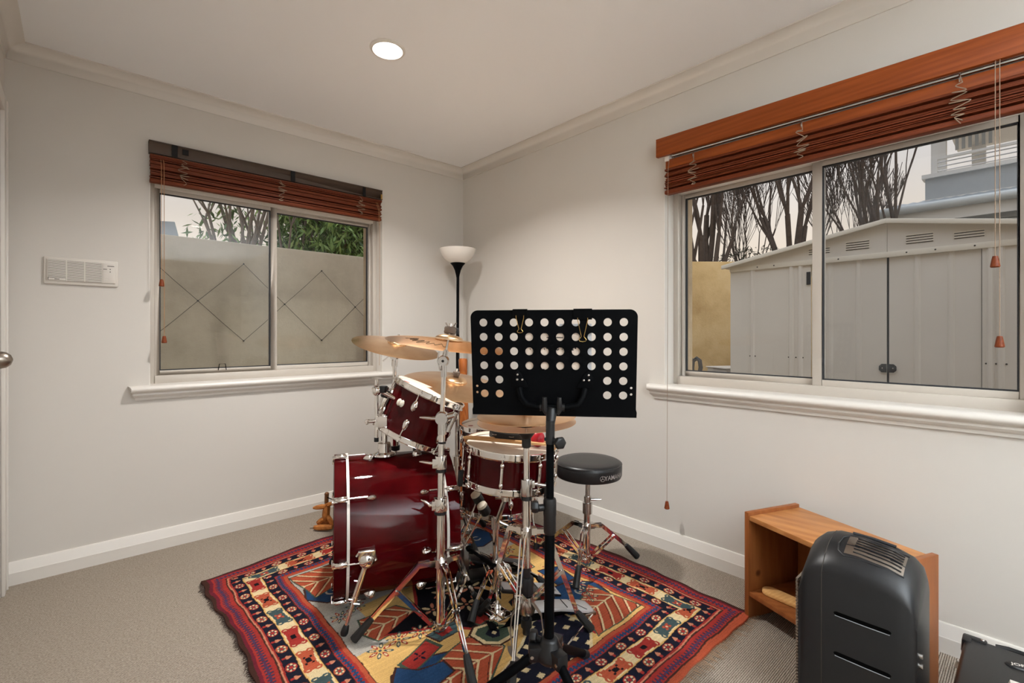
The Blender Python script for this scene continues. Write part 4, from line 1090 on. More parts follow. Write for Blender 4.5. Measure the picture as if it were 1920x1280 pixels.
def tripod(root, base, zc, feet, w=0.018, zb=0.035, collar_r=0.021, footlen=0.07, mat='chrome', double=True):
    """pole clamp, three bent flat legs with braces to the tube's foot and rubber feet"""
    base = Vector((base.x, base.y, 0)); c = base + UP * zc
    build(MB().tube(c - UP * 0.016, c + UP * 0.014, collar_r, n=20).tube(base + UP * (zb - 0.014), base + UP * (zb + 0.014), collar_r * 0.9, n=18), 'leg_collar', M['chrome_dull'], root)
    for f in feet:
        f = Vector((f[0], f[1], 0)); d = (f - base); L = d.length; d.normalize(); sd = d.cross(UP)
        knee = c + d * (collar_r + 0.055) - UP * 0.004; end = f + UP * (0.028 + footlen * 0.62) - d * footlen * 0.62
        lgm = MB()
        offs = (0.0,) if not double else (-w * 0.42, w * 0.42)
        for o_ in offs:
            lgm.strap([c + d * collar_r + sd * o_, knee + sd * o_, knee + (end - knee) * 0.06 + sd * o_, end + sd * o_ * 0.3], w if not double else 0.004, 0.004 if not double else w * 0.9, sd)
        lgm.box(c + d * (collar_r + 0.006), (0.02, 0.026, 0.024), rz=math.atan2(d.y, d.x))
        lo = build(lgm, 'leg', M[mat], root)
        mid = knee + (end - knee) * 0.46
        br_ = MB()
        for o_ in ((-w * 0.62, w * 0.62) if double else (0.0,)):
            br_.strap([base + d * collar_r * 0.9 + UP * zb + sd * o_, mid + sd * o_], 0.012 if not double else 0.003, 0.003 if not double else 0.012, sd)
        br_.tube(mid - sd * w * 0.75, mid + sd * w * 0.75, 0.004, n=8); br_.tube(base + d * collar_r + UP * zb - sd * w * 0.7, base + d * collar_r + UP * zb + sd * w * 0.7, 0.004, n=8)
        build(br_, 'brace', M[mat], lo)
        dn = (end - knee).normalized()
        pr = MB(); tip = f + UP * 0.024
        q_ = end - dn * 0.016; pr.path([q_, q_ + (tip - q_) * 0.25, q_ + (tip - q_) * 0.7, tip], [0.0105, 0.0135, 0.0150, 0.0160], 10)
        build(pr, 'rubber_foot', M['black_rubber'], lo)
tripod(ss, sb, 0.135, [K(-0.215, 2.34), K(0.165, 2.03), K(-0.155, 1.80)], 0.014, 0.03)

# ---- cymbals
def cymbal_mb(R_, bell_r, bell_h, bow_h):
    prof = []
    for i in range(15):
        t = i / 14; r = R_ - (R_ - bell_r) * t; prof.append((r, bow_h * (t ** 0.75)))
    for i in range(1, 9):
        a = i / 8 * PI / 2; prof.append((bell_r * math.cos(a) + 0.006 * math.sin(a), bow_h + bell_h * math.sin(a)))
    t_ = 0.0013
    lower = [(r, z - t_) for r, z in reversed(prof)]
    return prof + lower
def cymbal(root, c, nrm_, R_, bell_r, name='cymbal', bell_h=0.02, bow_h=0.022, text=None, under=False):
    """c: bell hole. mesh in its own frame so the lathe rings follow the disc"""
    mb = MB().lathe([(r, z - bow_h - bell_h) for r, z in cymbal_mb(R_, bell_r, bell_h, bow_h)], None, 96, close=True)
    me = mb.mesh(name, M['bronze'], ang=60)
    return place(me, name, root, M4(frame_z(nrm_), c))
def script_mark(root, c, nrm_, rad, adeg, s, z, word):
    vs, fs = textgeo(word, s, 0.35)
    m = M4(frame_z(nrm_, KA), c) @ Matrix.Rotation(R(adeg), 4, 'Z') @ Matrix.Translation((0, -rad, z))
    return MB().add([m @ Vector(v) for v in vs], fs)

# ---- front boom cymbal stand
B0 = K(-0.265, 1.768, 0)
cs = thing('cymbal_stand', 'chrome cymbal stand in front of the bass drum carrying a bronze crash', 'cymbal stand', tuple(B0))
def cp(z, px): return K((px - 960) / 895 * 1.768, 1.768, z)
T0, T1, T2, T3 = cp(0.03, 826), cp(0.480, 826), cp(0.635, 827), cp(0.80, 829)
build(MB().tube(T0, T1, 0.0165, n=24), 'lower_tube', M['chrome'], cs)
build(MB().tube(T1, T2, 0.0135, n=22), 'middle_tube', M['chrome'], cs)
build(MB().tube(T2, T3 - UP * 0.03, 0.0125, n=22), 'upper_tube', M['chrome'], cs)
for p, s in ((T1, 1.25), (T2, 1.05)):
    cm_ = MB(); cm_.tube(p - UP * 0.022, p + UP * 0.026, 0.0225 * s * 0.9, n=24); cm_.box(p + KD(-0.018, -0.004), (0.022, 0.03, 0.034), rz=-0.74)
    w_ = wing(p + KD(-0.026, -0.008), UP * 0.55 - KA * 0.55 if s > 1.2 else -KA + UP * 0.2, -KA, 1.1); cm_.add(w_.v, w_.f)
    co_ = build(cm_, 'collar', M['chrome'], cs, bevel=0.002)
    build(MB().tube(p - UP * 0.034, p - UP * 0.021, 0.0205 * s * 0.9, n=24), 'collar_sleeve', M['black_plastic'], co_)
tl = MB(); J = cp(0.80, 829)
tl.ell(J, (0.027, 0.024, 0.027), n=20); tl.tube(J - UP * 0.06, J, 0.0165, n=20); tl.tube(J - KB * 0.026, J + KB * 0.026, 0.022, n=22)
w_ = wing(J + KD(-0.018, -0.01), -KA + UP * 0.12, -KA, 1.3); tl.add(w_.v, w_.f)
tl.tube(J, J + KD(0.045, 0) + UP * 0.012, 0.012, n=14); tl.tube(J + KD(0.02, 0.0) - UP * 0.05, J + KD(0.05, 0) + UP * 0.02, 0.008, n=12)
build(tl, 'boom_tilter', M['chrome_dull'], cs)
build(MB().tube(J - UP * 0.094, J - UP * 0.087, 0.0145, n=18), 'tilter_band', M['black_plastic'], cs)
J2 = cp(1.012, 832)
build(MB().tube(J, J2 - UP * 0.05, 0.0068 + 0.002, n=16), 'boom_rod', M['chrome'], cs)
t2 = MB(); t2.tube(J2 - UP * 0.06, J2, 0.0115, n=16); t2.ell(J2, (0.021, 0.021, 0.021), n=18); t2.tube(J2 - KB * 0.024, J2 + KB * 0.020, 0.0175, n=20)
t2.strap([J2 + KD(-0.016, -0.01) + UP * 0.034, J2 + KD(-0.021, -0.012), J2 + KD(-0.012, -0.012) - UP * 0.035], 0.014, 0.004, KB)
CC = K((843 - 960) / 895 * 1.765, 1.765, 1.108)
CN = (UP + KD(0.105, 0.135)).normalized()
t2.tube(J2, J2 + (CC - J2) * 0.42, 0.0095, n=14); t2.tube(J2 + (CC - J2) * 0.40, CC + CN * 0.03, 0.0042, n=10)
build(t2, 'cymbal_tilter', M['chrome_dull'], cs)
build(MB().tube(J2 - KB * 0.0245, J2 - KB * 0.0255, 0.005, n=12), 'tilter_screw', M['gasket'], cs)
cy = cymbal(cs, CC, CN, 0.2286, 0.052)
mkw = script_mark(cs, CC, CN, 0.135, 20, 0.060, -0.0385, 'cymbal') if False else None
# scrawled dark script line under the bow (illegible maker's signature)
sq = MB(); 
def onunder(rad, a):
    t = (0.2286 - rad) / (0.2286 - 0.052); z = 0.022 * (t ** 0.75) - 0.042 - 0.0022
    return M4(frame_z(CN, KA), CC) @ Vector((rad * math.cos(a), rad * math.sin(a), z))
rnd = random.Random(9); pts = []
for i in range(64):
    a = R(100 + i * 1.5); pts.append(onunder(0.130 + 0.020 * math.sin(i * 0.62) + 0.008 * math.sin(i * 0.43), a))
sq.path(pts, 0.0006, 4)
build(sq, 'signature', M['ink'], cy)
fl_ = MB().lathe([(0.0005, 0.0), (0.0205, 0.0), (0.0225, 0.006), (0.0215, 0.013), (0.0225, 0.019), (0.0205, 0.025), (0.0005, 0.026)], M4(frame_z(CN), CC + CN * 0.004), 24)
build(fl_, 'felt', M['felt'], cs)
wn_ = MB().tube(CC + CN * 0.028, CC + CN * 0.042, 0.008, n=12)
for s in (-1, 1): wn_.path([CC + CN * 0.032, CC + CN * 0.034 + KA * 0.012 * s, CC + CN * 0.046 + KA * 0.020 * s], [0.005, 0.005, 0.0025], 8)
build(wn_, 'wing_nut', M['chrome'], cs)
tripod(cs, B0, 0.268, [K(-0.563, 1.698), K(-0.118, 1.462), K(-0.115, 1.915)], 0.020, 0.032, 0.0235, 0.085, double=True)

# ---- rear crash on its stand (left)
B1 = K(-0.62, 2.52, 0)
c2 = thing('cymbal_stand', 'chrome cymbal stand behind the bass drum holding the bronze crash nearest the window', 'cymbal stand', tuple(B1))
build(MB().tube(B1 + UP * 0.04, B1 + UP * 0.55, 0.0145, n=18), 'lower_tube', M['chrome'], c2)
build(MB().tube(B1 + UP * 0.55, B1 + UP * 0.96, 0.0105, n=16), 'upper_tube', M['chrome'], c2)
cm_ = MB().tube(B1 + UP * 0.525, B1 + UP * 0.575, 0.024, n=20); w_ = wing(B1 + UP * 0.555, KA + UP * 0.1, KA, 1.2); cm_.add(w_.v, w_.f); co_ = build(cm_, 'collar', M['chrome'], c2)
build(MB().tube(B1 + UP * 0.50, B1 + UP * 0.525, 0.028, n=18), 'collar_sleeve', M['blue_black'], co_)
C2N = (UP + KD(0.235, -0.15)).normalized(); C2 = K((746 - 960) / 895 * 2.52, 2.52, 1.083)
j2 = K(-0.617, 2.52, 1.003); t3 = MB()
t3.tube(B1 + UP * 0.94, j2, 0.016, n=16); t3.ell(j2, (0.030, 0.028, 0.028), n=18); t3.tube(j2 - KB * 0.036, j2 + KB * 0.02, 0.024, n=18)
t3.strap([j2 + KD(0.02, -0.03) + UP * 0.02, j2 + KD(-0.03, -0.03) - UP * 0.012, j2 + KD(-0.055, -0.03) - UP * 0.032], 0.016, 0.006, KB)
t3.tube(j2, C2 + C2N * 0.028, 0.0055, n=10)
build(t3, 'cymbal_tilter', M['chrome'], c2)
cymbal(c2, C2, C2N, 0.2286, 0.050)
build(MB().tube(C2 + C2N * 0.003, C2 + C2N * 0.016, 0.015, n=16), 'felt', M['felt'], c2)
tripod(c2, B1, 0.22, [K(-0.88, 2.36), K(-0.44, 2.40), K(-0.66, 2.82)], 0.018)

# ---- ride on its stand (behind the rack tom)
B2 = K(-0.285, 2.46, 0)
c3 = thing('cymbal_stand', 'chrome cymbal stand behind the rack tom holding the broad bronze ride cymbal', 'cymbal stand', tuple(B2))
build(MB().tube(B2 + UP * 0.04, B2 + UP * 0.46, 0.0145, n=18), 'lower_tube', M['chrome'], c3)
build(MB().tube(B2 + UP * 0.46, B2 + UP * 0.80, 0.0105, n=16), 'upper_tube', M['chrome'], c3)
cm_ = MB().tube(B2 + UP * 0.435, B2 + UP * 0.485, 0.024, n=20); w_ = wing(B2 + UP * 0.465, KA, KA, 1.2); cm_.add(w_.v, w_.f); build(cm_, 'collar', M['chrome'], c3)
C3N = (UP + KD(0.165, -0.145)).normalized(); C3 = K((855 - 960) / 895 * 2.46, 2.46, 0.894)
t4 = MB(); t4.tube(B2 + UP * 0.78, C3 - C3N * 0.03, 0.010, n=14); t4.ell(B2 + UP * 0.80, (0.024, 0.024, 0.024)); t4.tube(C3 - C3N * 0.03, C3 + C3N * 0.03, 0.0042, n=8)
build(t4, 'cymbal_tilter', M['chrome'], c3)
rc = cymbal(c3, C3, C3N, 0.274, 0.062, bell_h=0.026, bow_h=0.024)
build(MB().lathe([(0.0005, 0), (0.015, 0), (0.018, 0.010), (0.0175, 0.022), (0.0005, 0.023)], M4(frame_z(C3N), C3 + C3N * 0.002), 20), 'felt', M['felt'], c3)
build(MB().tube(C3 + C3N * 0.024, C3 + C3N * 0.040, 0.006, n=10), 'wing_nut', M['chrome'], c3)
mk = MB(); mr = M4(frame_z(C3N, KA), C3)
for k in range(4): mk.box((0.105 + k * 0.012, -0.118 + k * 0.004, -0.0375 - k * 0.0006), (0.008, 0.012, 0.0006), mr)
build(mk, 'maker_print', M['ink'], rc)
tripod(c3, B2, 0.20, [K(-0.56, 2.48), K(-0.16, 2.72), K(-0.16, 2.30)], 0.018)

# ---- hi-hat
H0 = K(0.052, 1.725, 0)
hh = thing('hi_hat_stand', 'chrome hi-hat stand with two bronze cymbals and a silver footboard', 'hi-hat', tuple(H0))
build(MB().tube(H0 + UP * 0.27, H0 + UP * 0.585, 0.0150, n=24), 'lower_tube', M['chrome'], hh)
build(MB().tube(H0 + UP * 0.585, H0 + UP * 0.715, 0.0118, n=22), 'upper_tube', M['chrome'], hh)
cm_ = MB(); cm_.tube(H0 + UP * 0.528, H0 + UP * 0.588, 0.0215, n=24); w_ = wing(H0 + KD(0.02, 0) + UP * 0.57, KA - UP * 0.25, KA, 1.3); cm_.add(w_.v, w_.f); cm_.box(H0 + KD(0.018, 0) + UP * 0.57, (0.024, 0.02, 0.026), rz=-0.74)
co_ = build(cm_, 'collar', M['chrome_dull'], hh, bevel=0.002)
build(MB().tube(H0 + UP * 0.513, H0 + UP * 0.529, 0.0195, n=22), 'collar_sleeve', M['black_plastic'], co_)
build(MB().lathe([(0.0115, 0.70), (0.0165, 0.705), (0.0165, 0.735), (0.022, 0.742), (0.030, 0.752), (0.030, 0.758), (0.0005, 0.760)], Matrix.Translation(H0), 24), 'clutch_seat', M['black_plastic'], hh)
build(MB().tube(H0 + UP * 0.75, H0 + UP * 0.985, 0.0032, n=10), 'pull_rod', M['chrome'], hh)
HN = (UP + KD(-0.02, -0.03)).normalized()
build(MB().lathe([(0.0005, 0), (0.02, 0.0), (0.02, 0.012), (0.0005, 0.012)], Matrix.Translation(H0 + UP * 0.762), 18), 'felt', M['felt'], hh)
mlow = MB().lathe([(r, -z) for r, z in cymbal_mb(0.178, 0.05, 0.016, 0.012)], None, 96, close=True).mesh('lower_cymbal', M['bronze'], ang=60)
place(mlow, 'lower_cymbal', hh, M4(frame_z(HN), H0 + UP * 0.794))
mup = MB().lathe(cymbal_mb(0.178, 0.05, 0.020, 0.016), None, 96, close=True).mesh('upper_cymbal', M['bronze'], ang=60)
place(mup, 'upper_cymbal', hh, M4(frame_z(HN), H0 + UP * 0.817))
build(MB().tube(H0 + UP * 0.852, H0 + UP * 0.868, 0.018, n=16), 'felt', M['felt'], hh)
build(MB().tube(H0 + UP * 0.868, H0 + UP * 0.90, 0.009, n=14), 'clutch', M['chrome'], hh)
build(MB().tube(H0 + UP * 0.225, H0 + UP * 0.30, 0.0148, n=20), 'tube_sleeve', M['black_plastic'], hh)
build(MB().lathe([(0.015, 0.170), (0.024, 0.172), (0.0265, 0.178), (0.027, 0.225), (0.024, 0.234), (0.015, 0.236)], Matrix.Translation(H0), 12), 'tension_knob', M['black_plastic'], hh, ang=20)
build(MB().lathe([(0.013, 0.10), (0.030, 0.108), (0.034, 0.125), (0.028, 0.150), (0.024, 0.168), (0.013, 0.170)], Matrix.Translation(H0), 20), 'base_hub', M['chrome_dull'], hh)
fr_ = MB()
for s in (-1, 1):
    fr_.strap([H0 + KD(0.02 * s, -0.012) + UP * 0.150, H0 + KD(0.052 * s, -0.03) + UP * 0.115, H0 + KD(0.058 * s, -0.035) + UP * 0.06, H0 + KD(0.052 * s, -0.05) + UP * 0.018], 0.024, 0.004, KB)
pts = [H0 + KD(0.060 * math.cos(t), -0.045 + -0.085 * math.sin(t)) + UP * 0.012 for t in [PI * k / 12 for k in range(13)]]
fr_.strap(pts, 0.004, 0.016, UP)
build(fr_, 'pedal_frame', M['steel_brushed'], hh)
build(MB().tube(H0 + UP * 0.03, H0 + UP * 0.10, 0.014, n=16).tube(H0 + UP * 0.055, H0 + UP * 0.085, 0.020, n=16), 'pull_chain_cover', M['black_plastic'], hh)
# footboard: slim curved plate, heel to the right
fa = KD(0.93, 0.365).normalized(); fbn = UP.cross(fa)
def board(root, p0, fa, prof, w0, w1, mat, name='footboard', label=None):
    sdv = UP.cross(fa); vs = []; n = len(prof)
    for i, (a, z) in enumerate(prof):
        t = i / (n - 1); w = w0 + (w1 - w0) * t
        if i == n - 1: w *= 0.7
        c = p0 + fa * a + UP * z
        vs += [c - sdv * w / 2, c + sdv * w / 2, c + sdv * w / 2 - UP * 0.011, c - sdv * w / 2 - UP * 0.011]
    fs = []
    for i in range(n - 1):
        a, b = i * 4, i * 4 + 4
        for j in range(4): fs.append((a + j, a + (j + 1) % 4, b + (j + 1) % 4, b + j))
    fs += [(3, 2, 1, 0), tuple(range((n - 1) * 4, n * 4))]
    return build(MB().add(vs, fs), name, M[mat], root, label=label, bevel=0.002)
fp0 = K(0.062, 1.80, 0)
fbd = board(hh, fp0, fa, [(0.0, 0.085), (0.06, 0.078), (0.12, 0.070), (0.17, 0.058), (0.20, 0.050), (0.235, 0.042), (0.262, 0.036)], 0.064, 0.090, 'silver_paint', label='silver hi-hat footboard')
gv = MB(); sdv = UP.cross(fa)
for a, z, l in ((0.075, 0.0775, 0.022), (0.082, 0.0768, 0.018), (0.09, 0.0758, 0.026), (0.15, 0.0655, 0.03)):
    gv.strap([fp0 + fa * a + UP * z - sdv * l, fp0 + fa * a + UP * z + sdv * l], 0.003, 0.0012, fa)
gv.path([fp0 + fa * 0.185 + sdv * 0.034 + UP * 0.0555, fp0 + fa * 0.205 + sdv * 0.012 + UP * 0.0500, fp0 + fa * 0.198 + sdv * 0.008 + UP * 0.0520, fp0 + fa * 0.232 - sdv * 0.036 + UP * 0.0440], 0.0011, 5)
build(gv, 'groove_marks', M['ink'], fbd)
build(MB().box(fp0 + fa * 0.25 + UP * 0.018, (0.05, 0.07, 0.014), rz=math.atan2(fa.y, fa.x)), 'heel_plate', M['steel_brushed'], hh, bevel=0.003)
build(MB().path([fp0 + fa * 0.255 - sdv * 0.040 + UP * 0.020, K(0.17, 1.64, 0.018), K(0.09, 1.60, 0.016)], 0.0030, 8).path([fp0 + fa * 0.255 + sdv * 0.040 + UP * 0.018, K(0.03, 1.86, 0.016)], 0.0030, 8), 'linkage_wire', M['chrome'], hh)
tripod(hh, H0, 0.40, [K(0.292, 1.760), K(-0.128, 1.862), K(-0.006, 1.43)], 0.018, 0.15, 0.0205, 0.080)

# ---- double bass pedal (main unit at the batter head, slave unit by the hi-hat)
dp = thing('double_bass_pedal', 'double bass drum pedal with two felt beaters and a drive shaft', 'drum pedal', tuple(K(-0.10, 2.05, 0)))
pa_ = K(-0.235, 2.135, 0); dirp = AX
pv = pa_ + UP * 0.185 + AX * 0.02
mbp = MB(); mbp.box(pa_ + AX * 0.13 + UP * 0.020, (0.30, 0.10, 0.012), rz=math.atan2(AX.y, AX.x)); build(mbp, 'base_plate', M['blue_black'], dp, bevel=0.003)
up_ = MB()
for s in (-1, 1): up_.strap([pa_ + AX * 0.02 + nrm * 0.042 * s + UP * 0.02, pv + nrm * 0.038 * s], 0.022, 0.010, AX)
up_.tube(pv - nrm * 0.075, pv + nrm * 0.085, 0.0075, n=12)
build(up_, 'tower', M['chrome_dull'], dp)
for k, (a, b_, zt) in enumerate((((895 - 960) / 895 * 2.16, 2.16, 0.372), ((907 - 960) / 895 * 2.09, 2.09, 0.347))):
    tip = K(a, b_, zt); base_ = pv + nrm * (0.0 if k == 0 else 0.055) - AX * 0.01
    d = (tip - base_).normalized(); hd = (UP * 0.86 - AX * 0.50 + nrm * 0.08).normalized()
    bt = build(MB().tube(base_, tip - hd * 0.004, 0.0034, n=10), 'beater_rod', M['chrome'], dp)
    build(MB().lathe([(0.0005, -0.030), (0.018, -0.030), (0.023, -0.024), (0.0235, 0.010), (0.0225, 0.012), (0.0005, 0.012)], M4(frame_z(hd), tip), 24), 'beater_head', M['black_plastic'], bt)
    build(MB().lathe([(0.0225, 0.012), (0.0235, 0.014), (0.0215, 0.024), (0.012, 0.029), (0.0005, 0.030)], M4(frame_z(hd), tip), 24), 'beater_felt', M['white_felt'], bt)
fpm = pa_ + AX * 0.05
board(dp, fpm, AX, [(0.0, 0.105), (0.08, 0.085), (0.16, 0.065), (0.22, 0.045), (0.28, 0.030)], 0.075, 0.095, 'blue_black', label='black pedal board at the bass drum')
# slave unit
s0 = K(-0.052, 1.822, 0); sa = KD(0.94, 0.34).normalized(); sv = UP.cross(sa)
build(MB().box(s0 + sa * 0.12 + UP * 0.017, (0.33, 0.085, 0.008), rz=math.atan2(sa.y, sa.x)), 'slave_base_plate', M['black_metal'], dp, bevel=0.002)
tw = MB()
tw.box(s0 + UP * 0.034, (0.075, 0.085, 0.030), rz=math.atan2(sa.y, sa.x) + 0.4); tw.box(s0 - sa * 0.012 + UP * 0.056, (0.05, 0.06, 0.022), rz=math.atan2(sa.y, sa.x) + 0.4)
for s in (-1, 1): tw.ell(s0 + sv * 0.034 * s + UP * 0.056, (0.014, 0.014, 0.018)); tw.ell(s0 - sa * 0.035 + sv * 0.025 * s + UP * 0.045, (0.010, 0.010, 0.012))
tw.strap([s0 + UP * 0.06, s0 + UP * 0.13, s0 + UP * 0.205 + sa * 0.004], 0.020, 0.011, sa)
tw.tube(s0 + UP * 0.20 - sv * 0.045, s0 + UP * 0.20 + sv * 0.05, 0.0085, n=14); tw.lathe([(0.001, -0.014), (0.030, -0.014), (0.034, 0.0), (0.030, 0.014), (0.001, 0.014)], M4(frame_z(sv), s0 + UP * 0.20 + sa * 0.02), 24)
tw.strap([s0 + UP * 0.225 - sv * 0.03 - sa * 0.01, s0 + UP * 0.195 + sa * 0.05 - sv * 0.03, s0 + UP * 0.165 + sa * 0.085 - sv * 0.03], 0.014, 0.006, sv)
tw.strap([s0 + sa * 0.075 + UP * 0.17, s0 + sa * 0.07 + UP * 0.13, s0 + sa * 0.062 + UP * 0.03], 0.018, 0.010, sv)
build(tw, 'slave_tower', M['chrome'], dp, bevel=0.002)
sbd = board(dp, s0 + sa * 0.02 + sv * 0.055, sa, [(0.0, 0.120), (0.07, 0.104), (0.14, 0.088), (0.20, 0.074), (0.255, 0.058)], 0.078, 0.100, 'blue_black', label='black slave pedal board with white panels')
pan = MB(); q0 = s0 + sa * 0.02 + sv * 0.055
pan.strap([q0 + sa * 0.012 + UP * 0.1188, q0 + sa * 0.06 + UP * 0.1078], 0.058, 0.0012, sv); pan.strap([q0 + sa * 0.165 + UP * 0.0836, q0 + sa * 0.20 + UP * 0.0752, q0 + sa * 0.250 + UP * 0.0608], 0.082, 0.0012, sv)
pn = build(pan, 'pedal_panel', M['silver_paint'], sbd, smooth=False)
vs, fs = textgeo('PEARL', 0.016, 0.2, 0.0002)
mt2 = M4(frame_z((UP + sa * 0.27).normalized(), sv), q0 + sa * 0.238 + UP * 0.0655)
build(MB().add([mt2 @ Vector(v) for v in vs], fs), 'lettering', M['ink'], pn, smooth=False)
sh = MB(); e0 = s0 + UP * 0.20 + sv * 0.05; e1 = pv + nrm * 0.085
sh.tube(e0, e0 + (e1 - e0) * 0.45, 0.0095, n=12); sh.tube(e0 + (e1 - e0) * 0.4, e1, 0.0068, n=12); sh.ell(e0, (0.013, 0.013, 0.013)); sh.ell(e1, (0.013, 0.013, 0.013))
build(sh, 'drive_shaft', M['black_metal'], dp)

# ---- throne
G0 = K(0.352, 2.255, 0)
th = thing('drum_throne', 'round black vinyl drum stool on a chrome tripod near the right wall', 'stool', tuple(G0))
sz = 0.512
build(MB().lathe([(0.0005, -0.072), (0.140, -0.072), (0.151, -0.068), (0.1555, -0.058), (0.1565, -0.020), (0.1545, -0.008), (0.149, -0.001), (0.135, 0.004), (0.09, 0.0075), (0.0005, 0.009)], Matrix.Translation(K(0.362, 2.262, sz)), 80), 'seat', M['black_vinyl'], th)
build(MB().lathe([(0.1545, -0.0100), (0.1568, -0.0085), (0.1560, -0.0060), (0.1530, -0.0055)], Matrix.Translation(K(0.362, 2.262, sz)), 80, close=True), 'piping', M['black_vinyl'], th)
gc = K(0.362, 2.262, 0)
def cyltext(body, size, a0, z, rad, bold=0.0):
    vs, fs = textgeo(body, size, 0, bold); mb = MB(); out = []
    for x, y, _ in vs:
        a = a0 + x / rad; out.append(gc + (KA * math.cos(a) + KB * math.sin(a)) * rad + UP * (z + y))
    return mb.add(out, fs)
a0 = R(-60)
lt = cyltext('YAMAHA', 0.028, R(-59) + 0.13, sz - 0.042, 0.1572, 0.0004)
mk_a = R(-59) - 0.29
lg_ = MB()
def cylpt(a, z): return gc + (KA * math.cos(a) + KB * math.sin(a)) * 0.1573 + UP * z
lg_.path([cylpt(mk_a + 0.0115 / 0.157 * math.cos(t), sz - 0.042 + 0.0115 * math.sin(t)) for t in [2 * PI * k / 28 for k in range(28)]], 0.0009, 5, closed=True)
for k in range(3):
    t = PI / 2 + k * 2 * PI / 3
    for dt in (-0.12, 0.12):
        lg_.path([cylpt(mk_a + (0.001 * math.cos(t + PI / 2) * (1 if dt > 0 else -1) + 0.001 * math.cos(t)) / 0.157, sz - 0.042 + 0.001 * math.sin(t)), cylpt(mk_a + 0.0095 / 0.157 * math.cos(t + dt), sz - 0.042 + 0.0095 * math.sin(t + dt))], 0.00075, 5)
lt.add(lg_.v, lg_.f)
build(lt, 'lettering', M['logo_grey'], th, smooth=False, label='grey maker name and round emblem')
tu = MB(); tu.tube(K(0.360, 2.26, sz - 0.071), K(0.358, 2.259, 0.30), 0.0118, n=18); tu.tube(K(0.361, 2.261, sz - 0.086), K(0.361, 2.261, sz - 0.070), 0.022, n=20); build(tu, 'seat_post', M['chrome_dull'], th)
tu = MB().tube(K(0.357, 2.258, 0.315), K(0.357, 2.258, 0.265), 0.0225, n=22).tube(K(0.358, 2.259, 0.345), K(0.358, 2.259, 0.318), 0.017, n=20); w_ = wing(K(0.372, 2.25, 0.332), KA, KA, 1.0); tu.add(w_.v, w_.f)
build(tu, 'height_collar', M['chrome_dull'], th)
build(MB().tube(K(0.357, 2.258, 0.29), K(0.352, 2.255, 0.035), 0.0158, n=20), 'tube', M['chrome'], th)
tripod(th, G0, 0.205, [K(0.612, 2.335), K(0.272, 2.040), K(0.165, 2.455)], 0.020, 0.055, 0.0215, 0.085)

# ---- drumsticks, black ring tambourine and red ball shaker on the snare
def onsn(a, b, h=0.0): return ms_ @ Vector((a, b, SL + 0.004 + h))
SX = (ms_.to_3x3() @ Vector((1, 0, 0))); SY = (ms_.to_3x3() @ Vector((0, 1, 0)))
def stick(p0, p1, name, label, grp):
    p0 = Vector(p0); p1 = Vector(p1); d = (p1 - p0); pts = [p0, p0 + d * 0.03, p0 + d * 0.6, p0 + d * 0.88, p0 + d * 0.955, p0 + d * 0.975, p1]
    mb = MB().path(pts, [0.0045, 0.0075, 0.0075, 0.0055, 0.0035, 0.0055, 0.002], 12)
    return single(mb, name, M['hickory'], label, 'drumstick', grp, loc=tuple(p0))
stick(onsn(-0.190, -0.022, 0.020), onsn(0.205, -0.040, 0.020), 'drumstick', 'pale wooden drumstick lying across the near side of the snare', 'drumsticks on the snare')
stick(onsn(0.19, -0.018, 0.020), onsn(-0.17, -0.002, 0.020), 'drumstick', 'pale wooden drumstick lying just behind the front stick on the snare', 'drumsticks on the snare')
tr = thing('tambourine', 'small half-moon black tambourine lying on the snare head', 'tambourine', tuple(onsn(0.005, 0.03)))
arc = [onsn(-0.005 + 0.082 * math.cos(t), 0.035 + 0.062 * math.sin(t), 0.035) for t in [PI * (0.95 + 1.15 * k / 20) for k in range(21)]]
build(MB().strap(arc, 0.026, 0.005, SAX), 'frame', M['black_plastic'], tr)
build(MB().tube(arc[0], arc[-1], 0.008, n=10), 'handle', M['black_plastic'], tr)
for k in (5, 10, 15):
    build(MB().lathe([(0.0005, -0.001), (0.012, -0.001), (0.012, 0.001), (0.0005, 0.001)], M4(frame_z(SAX), arc[k] + SAX * 0.004), 14), 'jingle', M['chrome'], tr)
sr = thing('ball_shaker', 'red ball shaker with a black rod lying on the snare', 'shaker', tuple(onsn(0.11, 0.0)))
bc_ = onsn(0.108, -0.005, 0.033)
build(MB().ell(bc_, (0.030, 0.030, 0.033), n=22, h=14), 'ball', M['red'], sr)
build(MB().tube(bc_ - SX * 0.12 + SAX * 0.004, bc_ + SX * 0.048, 0.004, n=10).ell(bc_ + SX * 0.05, (0.007, 0.007, 0.007)), 'rod', M['black_plastic'], sr)

# ================================================================== MUSIC STAND
S0 = K(0.107, 1.352, 0)
mstand = thing('music_stand', 'black music stand with a perforated desk in front of the drum kit', 'music stand', tuple(S0))
def sp_(z, px=None): return K(0.107 + (z - 0.6) * 0.006, 1.352, z)
build(MB().tube(sp_(0.205), sp_(0.645), 0.0142, n=24), 'lower_tube', M['black_metal'], mstand)
build(MB().tube(sp_(0.60), sp_(0.86), 0.0112, n=22), 'upper_tube', M['black_metal'], mstand)
cl_ = MB(); cl_.lathe([(0.0142, 0.545), (0.0175, 0.550), (0.0175, 0.596), (0.0185, 0.600), (0.0185, 0.640), (0.0165, 0.646), (0.011, 0.648)], Matrix.Translation(sp_(0.6) - UP * 0.6), 24)
co_ = build(cl_, 'clamp_collar', M['black_plastic'], mstand)
kb = MB(); kb.tube(sp_(0.62) + KD(-0.016, 0), sp_(0.62) + KD(-0.034, -0.006), 0.010, n=12); kb.lathe([(0.0005, -0.010), (0.016, -0.009), (0.0185, 0.0), (0.016, 0.010), (0.0005, 0.011)], M4(frame_z(-KA), sp_(0.625) + KD(-0.042, -0.008)), 6)
